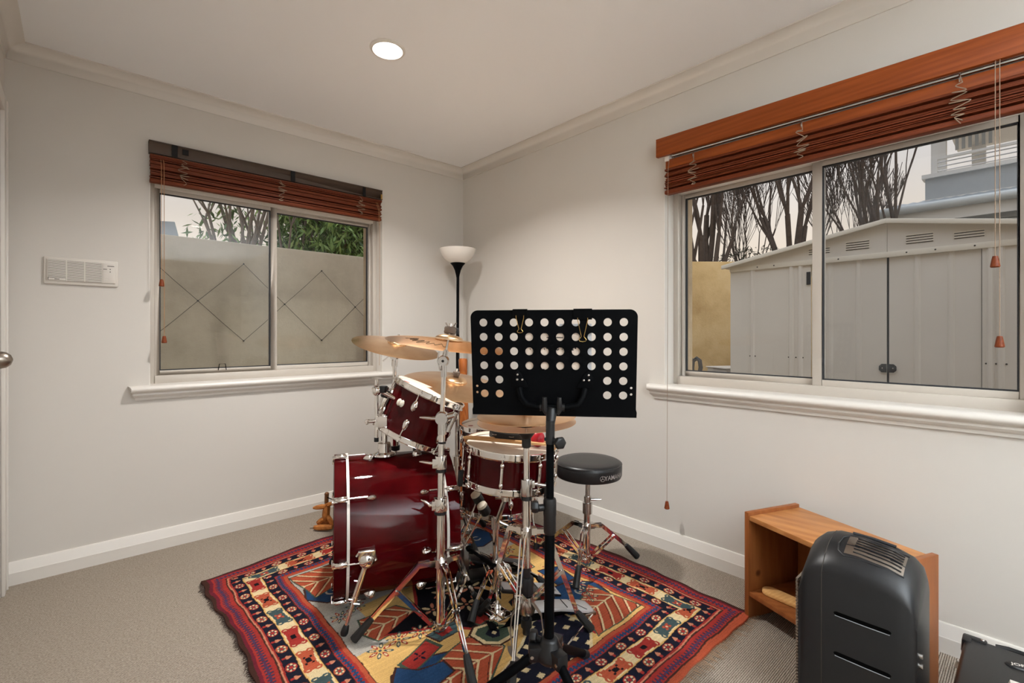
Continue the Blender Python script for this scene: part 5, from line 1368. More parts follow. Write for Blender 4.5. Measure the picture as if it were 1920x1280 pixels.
build(kb, 'clamp_knob', M['black_plastic'], co_, bevel=0.002)
hub = MB(); hub.lathe([(0.015, 0.255), (0.024, 0.250), (0.028, 0.236), (0.036, 0.222), (0.040, 0.200), (0.030, 0.186), (0.015, 0.184)], Matrix.Translation(S0), 24)
FE = [K(0.252, 1.632), K(-0.215, 1.338), K(0.277, 1.087)]
for f in FE:
    d = (f - S0); d.z = 0; d.normalize(); hub.box(S0 + d * 0.034 + UP * 0.212, (0.052, 0.036, 0.040), rz=math.atan2(d.y, d.x))
build(hub, 'tripod_hub', M['blue_black'], mstand, bevel=0.004)
kb = MB().lathe([(0.0005, -0.012), (0.018, -0.010), (0.020, 0.0), (0.018, 0.010), (0.0005, 0.012)], M4(frame_z((-KA + KB * 0.3).normalized()), S0 + KD(-0.045, 0.022) + UP * 0.242), 6)
kb.tube(S0 + UP * 0.235, S0 + KD(-0.04, 0.02) + UP * 0.241, 0.008, n=10)
build(kb, 'hub_knob', M['black_plastic'], mstand, bevel=0.003)
for f in FE:
    d = (f - S0); d.z = 0; d.normalize(); a = S0 + d * 0.036 + UP * 0.208; b = Vector((f.x, f.y, 0.016))
    lo = build(MB().tube(a, b, 0.0128, n=16), 'leg', M['black_metal'], mstand)
    dd = (b - a).normalized(); build(MB().tube(b - dd * 0.045, b + dd * 0.004, 0.0145, n=16), 'rubber_foot', M['black_rubber'], lo)
    sd = d.cross(UP); build(MB().tube(a + d * 0.016 - sd * 0.0195, a + d * 0.016 + sd * 0.0195, 0.005, n=10), 'rivet', M['chrome_dull'], lo)
# desk frame: x right, y up the desk, z towards the player (away from the lens side)
yaw = R(7.5); tilt = R(6.0)
dx = (KA * math.cos(yaw) - KB * math.sin(yaw)).normalized(); dz0 = UP.cross(dx) * -1
dback = (KA * math.sin(yaw) + KB * math.cos(yaw)).normalized()      # towards the player
dy = (UP * math.cos(tilt) - dback * math.sin(tilt)).normalized(); dzz = dx.cross(dy).normalized()
if dzz.dot(dback) < 0: pass
DO = K((1036 - 960) / 895 * 1.405, 1.405, 1.024)
Dm = Matrix((dx, dy, dx.cross(dy))).transposed().to_4x4(); Dm.translation = DO
back = -1 if dx.cross(dy).dot(dback) < 0 else 1               # sign of the player side in local z
W2, H2 = 0.243, 0.158
cu = bpy.data.curves.new('desk_outline', 'CURVE'); cu.dimensions = '2D'; cu.fill_mode = 'BOTH'; cu.extrude = 0.0009; cu.resolution_u = 2
def addpoly(pts):
    s = cu.splines.new('POLY'); s.points.add(len(pts) - 1); s.use_cyclic_u = True
    for p, q in zip(s.points, pts): p.co = (q[0], q[1], 0, 1)
out = []
for (cx, cy, s0_, s1_) in ((W2 - 0.022, H2 - 0.022, 0, 90), (-W2 + 0.022, H2 - 0.022, 90, 180)):
    for k in range(9): t = R(s0_ + (s1_ - s0_) * k / 8); out.append((cx + 0.022 * math.cos(t), cy + 0.022 * math.sin(t)))
out += [(-W2 + 0.002, -H2 + 0.024), (-W2 - 0.0005, -H2 + 0.016), (-W2, -H2), (W2, -H2), (W2 + 0.0005, -H2 + 0.016), (W2 - 0.002, -H2 + 0.024)]
addpoly(out)
def circ(cx, cy, r, n=24): addpoly([(cx + r * math.cos(2 * PI * k / n), cy + r * math.sin(2 * PI * k / n)) for k in range(n)])
holes = []
for rI in range(6):
    for cI in range(10):
        if rI >= 4 and 2 <= cI <= 7: continue
        holes.append((-0.2045 + cI * 0.0454, H2 - 0.0365 - rI * 0.0428))
for hx, hy in holes: circ(hx, hy, 0.0118)
for sx in (-1, 1):
    circ(sx * (W2 - 0.016), -H2 + 0.088, 0.0036, 12); circ(sx * (W2 - 0.016), -H2 + 0.069, 0.0036, 12)
co_ = bpy.data.objects.new('desk_outline', cu); COL.objects.link(co_)
dg = bpy.context.evaluated_depsgraph_get(); dg.update(); dme = bpy.data.meshes.new_from_object(co_.evaluated_get(dg))
dvs = [Dm @ v.co for v in dme.vertices]; dfs = [tuple(p.vertices) for p in dme.polygons]
bpy.data.objects.remove(co_); bpy.data.curves.remove(cu); bpy.data.meshes.remove(dme)
desk = build(MB().add(dvs, dfs), 'desk', M['black_metal'], mstand, smooth=False)
def dl(x, y, z): return Dm @ Vector((x, y, z * back))
lip = MB(); 
lip.add([dl(-W2, -H2, 0), dl(W2, -H2, 0), dl(W2, -H2, 0.055), dl(-W2, -H2, 0.055), dl(-W2, -H2 + 0.0018, 0), dl(W2, -H2 + 0.0018, 0), dl(W2, -H2 + 0.0018, 0.055), dl(-W2, -H2 + 0.0018, 0.055)], [(0, 1, 2, 3), (7, 6, 5, 4), (0, 4, 5, 1), (1, 5, 6, 2), (2, 6, 7, 3), (3, 7, 4, 0)])
build(lip, 'ledge', M['black_metal'], mstand, smooth=False)
yk = MB()
yk.path([dl(-0.098, -H2 + 0.085, -0.010), dl(-0.092, -H2 + 0.062, -0.024), dl(-0.075, -H2 + 0.042, -0.034), dl(-0.045, -H2 + 0.036, -0.036), dl(0.0, -H2 + 0.037, -0.036), dl(0.045, -H2 + 0.036, -0.036), dl(0.075, -H2 + 0.043, -0.034), dl(0.088, -H2 + 0.064, -0.024), dl(0.094, -H2 + 0.085, -0.010)], 0.0095, 14)
build(yk, 'yoke', M['black_metal'], mstand)
for sx in (-1, 1):
    pl = MB()
    pts = [(sx * 0.070, -H2 + 0.088), (sx * 0.118, -H2 + 0.088), (sx * 0.118, -H2 + 0.118), (sx * 0.104, -H2 + 0.138), (sx * 0.092, -H2 + 0.130)]
    if sx < 0: pts = pts[::-1]
    pl.prism(pts, 0.004, Dm @ Matrix.Translation((0, 0, -0.005 * back - (0.004 if back > 0 else 0) + (0.0 if back > 0 else 0.001))))
    build(pl, 'yoke_plate', M['black_metal'], mstand, bevel=0.001)
rv = MB().lathe([(0.0005, 0.003), (0.003, 0.0022), (0.0042, 0)], None, 12).mesh('rivet', M['chrome_dull'])
for sx in (-1, 1):
    for (x, y) in ((0.103, -H2 + 0.126), (0.104, -H2 + 0.111), (0.089, -H2 + 0.111)):
        place(rv, 'rivet', mstand, Dm @ Matrix.Translation((sx * x + (0.002 if sx > 0 else 0.0), y, -0.0098 * back)) @ (Matrix.Rotation(PI, 4, 'X') if back > 0 else I4))
ck = MB()
for sx in (-1, 1):
    ck.path([dl(sx * 0.021, -H2 + 0.068, -0.048), dl(sx * 0.021, -H2 + 0.050, -0.050), dl(sx * 0.022, -H2 + 0.034, -0.046), dl(sx * 0.014, -H2 + 0.020, -0.044)], [0.0065, 0.0085, 0.0095, 0.008], 10)
    ck.tube(dl(sx * 0.036, -H2 + 0.036, -0.036), dl(sx * 0.030, -H2 + 0.036, -0.036), 0.0115, n=14)
ck.tube(sp_(0.80), sp_(0.865), 0.0128, n=18); ck.path([sp_(0.855), dl(-0.002, -H2 + 0.022, -0.042), dl(0.0, -H2 + 0.037, -0.040)], [0.0125, 0.016, 0.013], 14)
build(ck, 'cradle', M['black_plastic'], mstand)
kb = MB().tube(sp_(0.812) + KD(0.010, -0.006), sp_(0.808) + KD(0.020, -0.012), 0.007, n=10).lathe([(0.0005, -0.008), (0.0175, -0.007), (0.019, 0.0), (0.0175, 0.006), (0.008, 0.008), (0.0005, 0.008)], M4(frame_z((KA * 0.5 - KB).normalized(), KA), sp_(0.806) + KD(0.026, -0.018)), 6)
kb.tube(sp_(0.813) - KD(0.010, 0), sp_(0.813) - KD(0.017, 0), 0.005, n=8)
build(kb, 'tilt_knob', M['black_plastic'], mstand, bevel=0.002)
# sheet music clipped behind the desk
def sheet(x0, x1, y0, y1, z, mat, name, label, marks=None):
    t = thing(name, label, 'sheet music', tuple(dl((x0 + x1) / 2, y0, z)), 'sheet music on the stand')
    mb = MB().add([dl(x0, y0, z), dl(x1, y0, z), dl(x1, y1, z), dl(x0, y1, z), dl(x0, y0, z + 0.0006), dl(x1, y0, z + 0.0006), dl(x1, y1, z + 0.0006), dl(x0, y1, z + 0.0006)], [(0, 1, 2, 3), (7, 6, 5, 4), (0, 4, 5, 1), (1, 5, 6, 2), (2, 6, 7, 3), (3, 7, 4, 0)])
    build(mb, 'page', mat, t, smooth=False); return t
sh1 = sheet(-0.098, 0.0835, -0.12, 0.104, 0.0045, M['paper'], 'music_sheet', 'cream page of printed music behind the perforated desk')
nm = MB(); rnd = random.Random(21)
def dot(x, y, w, h): nm.add([dl(x - w, y - h, 0.0041), dl(x + w, y - h, 0.0041), dl(x + w, y + h, 0.0041), dl(x - w, y + h, 0.0041)], [(0, 1, 2, 3)])
for x in np.arange(-0.035, 0.062, 0.0035): dot(x, 0.0925 + rnd.uniform(-.0005, .0005), 0.0014, 0.0034)
for x in np.arange(-0.016, 0.03, 0.0032): dot(x, 0.0765, 0.0012, rnd.uniform(0.0014, 0.0022))
for row in range(5):
    yb = 0.046 - row * 0.0345
    for x in np.arange(-0.09, 0.078, 0.0105):
        if rnd.random() < 0.7: dot(x + rnd.uniform(-.002, .002), yb + rnd.choice((-0.006, -0.001, 0.004, 0.007)), 0.0022, 0.0019)
        if rnd.random() < 0.3: dot(x + 0.003, yb - 0.004, 0.0012, 0.0022)
    if row in (1, 3):
        for x in (-0.04, 0.0, 0.035): dot(x, yb + 0.0035, 0.007, 0.0009)
build(nm, 'printed_notes', M['ink'], sh1, smooth=False)
sheet(0.020, 0.1135, -0.11, 0.1165, 0.0065, M['paper2'], 'music_sheet', 'bluish white page sticking out right of the cream page on the desk')
# binder clips on the desk's top edge
def clip(x, w, drop, hl, name, label):
    t = thing(name, label, 'binder clip', tuple(dl(x, H2, 0)), 'binder clips on the music desk')
    y1 = H2 + 0.0015; mb = MB(); prof = [(y1 - drop, -0.0035), (y1, -0.008), (y1, 0.008), (y1 - drop, 0.0072), (y1 - drop, 0.0082), (y1 + 0.001, 0.0092), (y1 + 0.001, -0.0092), (y1 - drop, -0.0045)]
    n = len(prof); vs = [dl(x - w / 2, a, b) for a, b in prof] + [dl(x + w / 2, a, b) for a, b in prof]
    mb.add(vs, [(i, (i + 1) % n, n + (i + 1) % n, n + i) for i in range(n)] + [(0, 1, 6, 7), (1, 2, 5, 6), (2, 3, 4, 5), (n + 7, n + 6, n + 1, n), (n + 6, n + 5, n + 2, n + 1), (n + 5, n + 4, n + 3, n + 2)])
    build(mb, 'clip_body', M['black_metal'], t, smooth=False)
    for sgn, zz in ((-1, -0.0058), (1, 0.0098)):
        yb = y1 - drop; L = hl; a = w * 0.27; b_ = w * 0.07; g = w * 0.20
        pts = [(a, 0.005), (a * 0.97, -0.003), (b_ + 0.001, -L * 0.70), (b_, -L * 0.76), (b_ + 0.0025, -L * 0.82), (g, -L * 0.91), (g * 0.8, -L * 0.975), (0.0, -L)]
        pts = [(-x_, y_) for x_, y_ in pts] + [(x_, y_) for x_, y_ in reversed(pts[:-1])]
        build(MB().path([dl(x + x_, yb + y_, zz) for x_, y_ in pts], 0.0010, 6), 'wire_handle', M['brass'], t)
clip(-0.0945, 0.042, 0.022, 0.046, 'binder_clip', 'smaller black binder clip on the left of the music desk')
clip(0.0875, 0.053, 0.030, 0.064, 'binder_clip', 'larger black binder clip on the right of the music desk')

# ================================================================== CORNER: LAMP, TIMBER STICK, CASE, CARVING
lp = thing('floor_lamp', 'black floor lamp with a white bowl shade in the corner', 'lamp', (-0.228, -0.246, 0))
lc = Matrix.Translation((-0.228, -0.246, 0))
build(MB().lathe([(0.0005, 0.0), (0.118, 0.0), (0.122, 0.006), (0.118, 0.016), (0.05, 0.024), (0.016, 0.034), (0.0005, 0.036)], lc, 40), 'base', M['black_metal'], lp)
build(MB().tube((-0.228, -0.246, 0.02), (-0.229, -0.246, 1.135), 0.0125, n=16), 'lower_pole', M['black_metal'], lp)
build(MB().tube((-0.229, -0.246, 1.12), (-0.227, -0.246, 1.56), 0.0105, n=16), 'upper_pole', M['black_metal'], lp)
build(MB().box((-0.240, -0.262, 1.13), (0.022, 0.02, 0.05), rz=0.8), 'switch', M['black_plastic'], lp, bevel=0.004)
build(MB().lathe([(0.0105, 1.52), (0.014, 1.54), (0.022, 1.572), (0.036, 1.602), (0.054, 1.622), (0.052, 1.625), (0.0005, 1.612)], lc, 32), 'shade_cup', M['black_metal'], lp)
build(MB().lathe([(0.048, 1.620), (0.070, 1.632), (0.096, 1.652), (0.117, 1.680), (0.128, 1.708), (0.131, 1.724), (0.1285, 1.724), (0.125, 1.708), (0.114, 1.682), (0.094, 1.655), (0.068, 1.635), (0.0005, 1.622)], lc, 48), 'shade', M['lamp_white'], lp)
wc = MB().path([(-0.230, -0.262, 1.13), (-0.236, -0.262, 0.9), (-0.233, -0.263, 0.5), (-0.228, -0.262, 0.06)], 0.0032, 8); build(wc, 'cord', M['black_plastic'], lp)

stk = single(MB().path([(-0.305, -0.435, 0.012), (-0.300, -0.43, 0.3), (-0.285, -0.395, 0.62), (-0.272, -0.372, 0.86), (-0.270, -0.366, 0.93), (-0.269, -0.365, 0.94)], [0.036, 0.034, 0.031, 0.028, 0.031, 0.026], 20), 'wooden_pole', M['stick_wood'], 'orange-brown wooden pole standing in the corner beside the floor lamp', 'pole', loc=(-0.305, -0.435, 0.0))
# tall dark instrument case seen between bass drum and rack tom
kc = K(-0.50, 2.83, 0)
ic_ = thing('instrument_case', 'dark upright instrument case standing behind the bass drum', 'case', tuple(kc))
build(MB().box(kc + UP * 0.30, (0.16, 0.12, 0.596), rz=-0.74), 'body', M['black_vinyl'], ic_, bevel=0.02)
build(MB().strap([kc + KD(-0.05, -0.062) + UP * 0.02, kc + KD(-0.05, -0.063) + UP * 0.57], 0.014, 0.004, KA), 'strap', M['silver_paint'], ic_)
build(MB().strap([kc + KD(0.0, -0.062) + UP * 0.02, kc + KD(-0.015, -0.063) + UP * 0.57], 0.022, 0.004, KA), 'trim_strip', M['pine_shaded'], ic_)
build(MB().path([kc + KD(-0.04, 0) + UP * 0.59, kc + KD(-0.04, 0) + UP * 0.615, kc + KD(0.04, 0) + UP * 0.615, kc + KD(0.04, 0) + UP * 0.59], 0.006, 8), 'handle', M['black_plastic'], ic_)
# carved wooden figure on the carpet
wc0 = Vector((-1.215, -0.335, 0))
wf = thing('wooden_carving', 'small carved wooden figure standing on the carpet behind the bass drum', 'carving', tuple(wc0))
d1 = KA
def chunk(p0, p1, r0, r1, n=7): return MB().path([p0, p0 + (p1 - p0) * 0.3, p0 + (p1 - p0) * 0.75, p1], [r0 * 0.7, r0, (r0 + r1) / 2, r1 * 0.7], n)
def q(a, b, z): return wc0 + KD(a, b, z)
build(chunk(q(-0.055, -0.02, 0.018), q(0.05, -0.03, 0.024), 0.017, 0.015), 'base_log', M['carving'], wf, ang=20)
build(chunk(q(-0.05, 0.03, 0.02), q(0.055, 0.03, 0.02), 0.018, 0.016), 'base_log', M['carving'], wf, ang=20)
build(chunk(q(-0.045, 0.0, 0.035), q(0.01, 0.0, 0.07), 0.016, 0.012), 'limb', M['carving'], wf, ang=20)
build(chunk(q(0.045, -0.01, 0.03), q(0.0, 0.0, 0.10), 0.014, 0.012), 'limb', M['carving'], wf, ang=20)
build(chunk(q(0.0, 0.0, 0.05), q(0.012, 0.0, 0.15), 0.022, 0.019), 'torso', M['carving'], wf, ang=20)
build(chunk(q(0.005, -0.01, 0.135), q(-0.062, -0.02, 0.128), 0.015, 0.008), 'arm', M['carving'], wf, ang=20)
build(chunk(q(0.012, -0.01, 0.14), q(0.05, -0.02, 0.155), 0.013, 0.008), 'arm', M['carving'], wf, ang=20)
build(MB().tube(q(0.006, 0, 0.15), q(0.008, 0, 0.196), 0.0115, 0.012, 10).ell(q(0.008, 0, 0.20), (0.013, 0.013, 0.012)), 'head', woodmat('dark_carving', (74, 46, 28), (116, 76, 46), (16, 16, 8)), wf)
build(MB().path([q(0.012, -0.008, 0.185), q(0.03, -0.01, 0.178), q(0.055, -0.012, 0.170)], 0.0028, 6), 'staff', M['black_metal'], wf)

# ================================================================== PINE SHELF AND WHAT IS ON IT
sA = Vector((-0.312, -2.286, 0)); sE = Vector((-0.184, -0.469, 0)).normalized(); sD = Vector((0.9308, -0.3655, 0))   # along the front, into depth
SW, SDp, SH = 0.50, 0.275, 0.405
Ms = Matrix((sE, sD, UP)).transposed().to_4x4(); Ms.translation = sA
sh_ = thing('shelf_unit', 'low honey pine shelf unit standing against the right wall', 'shelf', tuple(sA))
def sbx(lo, hi): 
    c = [(a + b) / 2 for a, b in zip(lo, hi)]; return MB().box(c, [b - a for a, b in zip(lo, hi)], Ms)
build(sbx((0, 0, 0), (0.019, SDp, SH + 0.008)), 'side_panel', M['pine_shaded'], sh_, bevel=0.0015)
build(sbx((SW - 0.019, 0, 0), (SW, SDp, SH + 0.008)), 'side_panel', M['pine_shaded'], sh_, bevel=0.0015)
build(sbx((0.019, 0.004, SH - 0.022), (SW - 0.019, SDp, SH - 0.004)), 'top_board', M['pine'], sh_, bevel=0.0015)
build(sbx((0.019, 0.004, 0.088), (SW - 0.019, SDp - 0.01, 0.106)), 'lower_board', M['pine_shaded'], sh_, bevel=0.0015)
build(sbx((0.019, SDp - 0.008, 0.106), (SW - 0.019, SDp, SH - 0.022)), 'back_panel', M['pine_shaded'], sh_, smooth=False)
build(sbx((0.019, SDp - 0.03, 0.02), (SW - 0.019, SDp - 0.012, 0.088)), 'plinth', M['pine_shaded'], sh_, smooth=False)
def sw(x, y, z): return Ms @ Vector((x, y, z))
pd = MB(); poly = []
for k in range(13): t = PI / 2 + PI * k / 12; poly.append((0.033 * math.cos(t), 0.030 * math.sin(t)))
poly += [(0.20, -0.024), (0.21, -0.02), (0.21, 0.02), (0.20, 0.024)]
dirp_ = Matrix.Rotation(R(14), 4, 'Z')
single(pd.prism(poly, 0.016, Ms @ Matrix.Translation((0.066, 0.066, 0.107)) @ dirp_), 'wooden_paddle', M['light_wood'], 'pale round-ended wooden paddle lying on the lower pine board', 'paddle', bevel=0.004, loc=tuple(sw(0.066, 0.066, 0.107)))
single(MB().prism([(-0.012, -0.05), (0.012, -0.05), (0.014, 0.05), (-0.014, 0.05)], 0.014, Ms @ Matrix.Translation((0.325, 0.03, 0.107)) @ Matrix.Rotation(R(70), 4, 'Z')), 'wooden_block', M['light_wood'], 'short pale wooden block at the right of the lower pine board', 'block', bevel=0.003, loc=tuple(sw(0.325, 0.03, 0.107)))
single(MB().lathe([(0.0005, 0.0), (0.075, 0.0), (0.080, 0.008), (0.076, 0.024), (0.055, 0.042), (0.025, 0.052), (0.0005, 0.054)], M4(Matrix.Identity(3), sw(0.20, 0.155, 0.107)), 36), 'grey_dome', M['grey_plastic'], 'grey domed disc lying behind the wooden paddle on the shelf', 'disc', loc=tuple(sw(0.20, 0.155, 0.107)))
xy = thing('slatted_rack', 'small black slatted block on the lower pine board', 'rack', tuple(sw(0.32, 0.12, 0.107)))
for k in range(7): build(MB().box((0.285 + k * 0.011, 0.12, 0.140), (0.006, 0.07, 0.062), Ms), 'slat', M['black_plastic'], xy, smooth=False)
build(MB().box((0.318, 0.12, 0.110), (0.085, 0.07, 0.006), Ms), 'base', M['black_plastic'], xy, smooth=False)

# ================================================================== BLACK SPEAKER CABINET AND AMPLIFIER
spk = thing('speaker_cabinet', 'black moulded speaker cabinet with a ribbed handle in its sloping top', 'speaker', (-0.62, -2.73, 0))
# profile along the wall (u from the grille at u=0 towards the lens), height; domed across
prof_n = [(0.000, 0.405), (0.012, 0.445), (0.035, 0.468), (0.07, 0.482), (0.13, 0.484), (0.20, 0.475), (0.236, 0.462), (0.256, 0.440), (0.264, 0.405)]
Y0 = -2.598; XN, XF = -0.715, -0.515
def top_z(u):
    for (a, za), (b, zb_) in zip(prof_n, prof_n[1:]):
        if a <= u <= b: return za + (zb_ - za) * (u - a) / (b - a)
    return prof_n[-1][1]
sect = [(0.0, -0.035), (0.012, -0.012), (0.035, 0.010), (0.075, 0.032), (0.115, 0.042), (0.15, 0.042), (0.18, 0.030), (0.2, 0.0)]
us = [0.0, 0.004, 0.012, 0.022, 0.035, 0.07, 0.1, 0.13, 0.17, 0.20, 0.22, 0.236, 0.246, 0.256, 0.264]
vs = []; ns = len(sect)
for u in us:
    z = top_z(u); vs += [(XN, Y0 - u, 0.006)] + [(XN + a, Y0 - u, z + b) for a, b in sect] + [(XF, Y0 - u, 0.006)]
row = ns + 2; fs = []
for i in range(len(us) - 1):
    for j in range(row): fs.append((i * row + j, i * row + (j + 1) % row, (i + 1) * row + (j + 1) % row, (i + 1) * row + j))
fs += [tuple(range(row)), tuple(range((len(us) - 1) * row, len(us) * row))]
build(MB().add(vs, fs), 'cabinet', M['blue_black'], spk, ang=40)
def on_top(u, a, lift=0.001):
    z = top_z(u)
    for (p, zp), (q_, zq) in zip(sect, sect[1:]):
        if p <= a <= q_: return Vector((XN + a, Y0 - u, z + zp + (zq - zp) * (a - p) / (q_ - p) + lift))
    return Vector((XN + a, Y0 - u, z + lift))
# seam between front moulding and body
build(MB().path([Vector((XN - 0.0004, Y0 - 0.058, 0.02)), Vector((XN - 0.0004, Y0 - 0.058, top_z(0.058) - 0.036))] + [on_top(0.058, a, 0.0003) for a in (0.002, 0.012, 0.035, 0.075, 0.115, 0.15, 0.18)], 0.0012, 5), 'seam', M['dark_slot'], spk)
# handle recess: dark rounded rim with ribs
rim = [on_top(u, a, 0.0008) for u, a in ((0.232, 0.045), (0.17, 0.040), (0.10, 0.038), (0.086, 0.050), (0.082, 0.075), (0.086, 0.105), (0.10, 0.120), (0.17, 0.124), (0.232, 0.126))]
build(MB().path(rim, 0.0022, 6), 'handle_rim', M['black_plastic'], spk)
rc_ = MB(); g = 6
gu = [0.10 + 0.13 * k / 8 for k in range(9)]; ga = [0.046 + 0.072 * k / 6 for k in range(7)]
rc_.add([on_top(u, a, 0.0006) for u in gu for a in ga], [(i * 7 + j, i * 7 + j + 1, (i + 1) * 7 + j + 1, (i + 1) * 7 + j) for i in range(8) for j in range(6)])
build(rc_, 'handle_pad', M['steel_brushed'], spk, label='brushed grey handle pad')
for k in range(6):
    a = 0.054 + k * 0.0115
    build(MB().path([on_top(u, a, 0.0022) for u in (0.12, 0.15, 0.18, 0.205, 0.225)], 0.0016, 6), 'handle_rib', M['black_plastic'], spk)
build(MB().path([on_top(u, 0.148, 0.001) for u in (0.10, 0.15, 0.20)], 0.004, 8), 'top_slot', M['gasket'], spk)
# grip recesses facing the room, their shade and lip highlight painted as strips
for zc in (0.345, 0.235, 0.12):
    sl_ = MB()
    sl_.box((XN + 0.0005, Y0 - 0.150, zc), (0.003, 0.115, 0.011)); sl_.ell((XN + 0.0005, Y0 - 0.2075, zc), (0.0015, 0.006, 0.005)); sl_.ell((XN + 0.0005, Y0 - 0.0925, zc), (0.0015, 0.006, 0.005))
    build(sl_, 'painted_recess', M['recess_black'], spk)
    build(MB().path([(XN - 0.0008, Y0 - 0.09, zc - 0.006), (XN - 0.0014, Y0 - 0.155, zc - 0.0065), (XN - 0.0008, Y0 - 0.210, zc - 0.006)], 0.0012, 6), 'painted_lip_glint', M['grey_plastic'], spk)
# perforated grille on the far end
gr = MB()
for k in range(42): gr.box(((XN + XF) / 2, Y0 + 0.006, 0.03 + k * 0.009), (0.186, 0.006, 0.005))
build(gr, 'grille', M['steel_brushed'], spk, kind='stuff', smooth=False)
for zc in (0.30, 0.275):
    build(MB().tube((XN + 0.03, Y0 - 0.262, zc), (XN + 0.03, Y0 - 0.271, zc), 0.006, n=12), 'socket', M['chrome_dull'], spk)

amp = thing('amplifier', 'black box amplifier with moulded corner guards at the right edge', 'amplifier', (-0.60, -3.12, 0))
AX0, AX1, AY0, AY1, AZ = -0.80, -0.372, -3.45, -2.922, 0.25
build(MB().box2((AX0, AY0, 0.012), (AX1, AY1, AZ)), 'cabinet', M['blue_black'], amp, bevel=0.010, seg=3)
for (x, sx) in ((AX1, -1), (AX0, 1)):
    for (y, sy) in ((AY1, -1), (AY0, 1)):
        cg = MB().box2((x - sx * 0.004, y - sy * 0.004, AZ - 0.045), (x + sx * 0.018, y + sy * 0.046, AZ + 0.004)); cg.box2((x - sx * 0.004, y - sy * 0.004, AZ - 0.045), (x + sx * 0.040, y + sy * 0.016, AZ + 0.0035))
        co_ = build(cg, 'corner_guard', M['black_plastic'], amp, bevel=0.005)
        build(MB().ell((x + sx * 0.007, y + sy * 0.037, AZ + 0.004), (0.0045, 0.0045, 0.002)), 'screw', M['chrome'], co_)
        build(MB().tube((x + sx * 0.04, y + sy * 0.04, 0.0), (x + sx * 0.04, y + sy * 0.04, 0.016), 0.014, n=12), 'foot', M['black_rubber'], amp)
build(MB().path([(AX1 + 0.0, -2.985, AZ - 0.004), (AX1 + 0.008, -3.01, AZ - 0.003), (AX1 + 0.008, -3.04, AZ - 0.003), (AX1, -3.065, AZ - 0.004)], 0.006, 8), 'carry_strap', M['black_plastic'], amp)
bgm = M4(frame_z(UP, (0.30, -0.95, 0)), (-0.452, -3.028, AZ))
bdg = build(MB().add(*(lambda pr: (pr.v, pr.f))(MB().lathe([(0.0005, 0.004), (0.017, 0.0035), (0.020, 0.001), (0.020, 0.0)], bgm @ Matrix.Diagonal((1.25, 0.8, 1, 1)), 24)))  , 'badge', M['black_plastic'], amp)
vs, fs = textgeo('JOP', 0.017, 0.15, 0.0003)
build(MB().add([bgm @ Vector((v[0], v[1], 0.0044)) for v in vs], fs), 'lettering', M['plastic_white'], bdg, smooth=False)
build(MB().path([(-0.60, -3.015, AZ), (-0.595, -3.02, AZ + 0.022), (-0.60, -3.10, AZ + 0.026), (-0.60, -3.12, AZ)], 0.008, 10), 'handle', M['plastic_white'], amp)
single(MB().path([(-0.10, -2.88, 0.01), (-0.145, -2.89, 0.05), (-0.17, -2.905, 0.058), (-0.16, -2.92, 0.03), (-0.19, -2.925, 0.02), (-0.25, -2.955, 0.012), (-0.33, -3.0, 0.008)], 0.005, 8), 'white_cable', M['white_cable'], 'white cable looped on the carpet beside the pine shelf', 'cable')
single(MB().path([(-0.22, -2.885, 0.006), (-0.30, -2.91, 0.006), (-0.36, -2.94, 0.006)], 0.0045, 8), 'black_cable', M['black_plastic'], 'black cable lying on the carpet between shelf and amplifier', 'cable')
#PART3
# ================================================================== OUTSIDE
struct(MB().box2((-9, 0.26, -0.34), (14, 14, -0.3)).box2((0.26, -14, -0.34), (14, 0.26, -0.3)), 'ground', M['ground'], smooth=False)
fw_ = thing('garden_wall', 'cream rendered boundary wall outside the left window', 'wall', (-1.0, 1.1, -0.3))
build(MB().box2((-6.5, 1.02, -0.3), (2.6, 1.22, 1.806)), 'wall_body', M['fence'], fw_, bevel=0.01)
rw_ = thing('garden_wall', 'golden rendered boundary wall behind the garden shed', 'wall', (3.9, -0.2, -0.3))
d_ = KA; c0 = Vector((3.661, -0.191, 0))
build(MB().box(c0 + KB * 0.1 + d_ * 0.5 + UP * 0.87, (3.4, 0.2, 2.34), rz=math.atan2(d_.y, d_.x)), 'wall_body', M['golden'], rw_, bevel=0.01)
# wire lattice strung on eye screws
wl = thing('wire_trellis', 'diamond wire trellis strung on the wall outside the left window', 'trellis', (-1.0, 1.01, 1.35))
nodes = {}
xs = [-2.21, -1.915, -1.62, -1.325, -1.03, -0.735, -0.44, -0.145]; zsn = {0: 1.352, 1: (1.646, 1.06)}
def seg(a, b):
    build(MB().path([(a[0], 1.0085, a[1]), ((a[0] + b[0]) / 2, 1.0085, (a[1] + b[1]) / 2 - 0.004), (b[0], 1.0085, b[1])], 0.0016, 5), 'wire', M['gasket'], wl)
for i in range(0, 8, 2):
    for s in (-1, 1):
        j = i + s
        if 0 <= j < 8:
            pass
mids = [-2.21, -1.62, -1.03, -0.44]; tops = [-1.915, -1.325, -0.735, -0.145]
for i, x in enumerate(mids):
    for t in tops:
        if abs(t - x) < 0.31:
            seg((x, 1.352), (t, 1.646)); seg((x, 1.352), (t, 1.06))
for x in mids:
    build(MB().ell((x, 1.009, 1.352), (0.006, 0.0100, 0.006), n=8, h=6), 'eye_screw', M['gasket'], wl)
for t in tops:
    for z in (1.646, 1.06): build(MB().ell((t, 1.009, z), (0.006, 0.0100, 0.006), n=8, h=6), 'eye_screw', M['gasket'], wl)

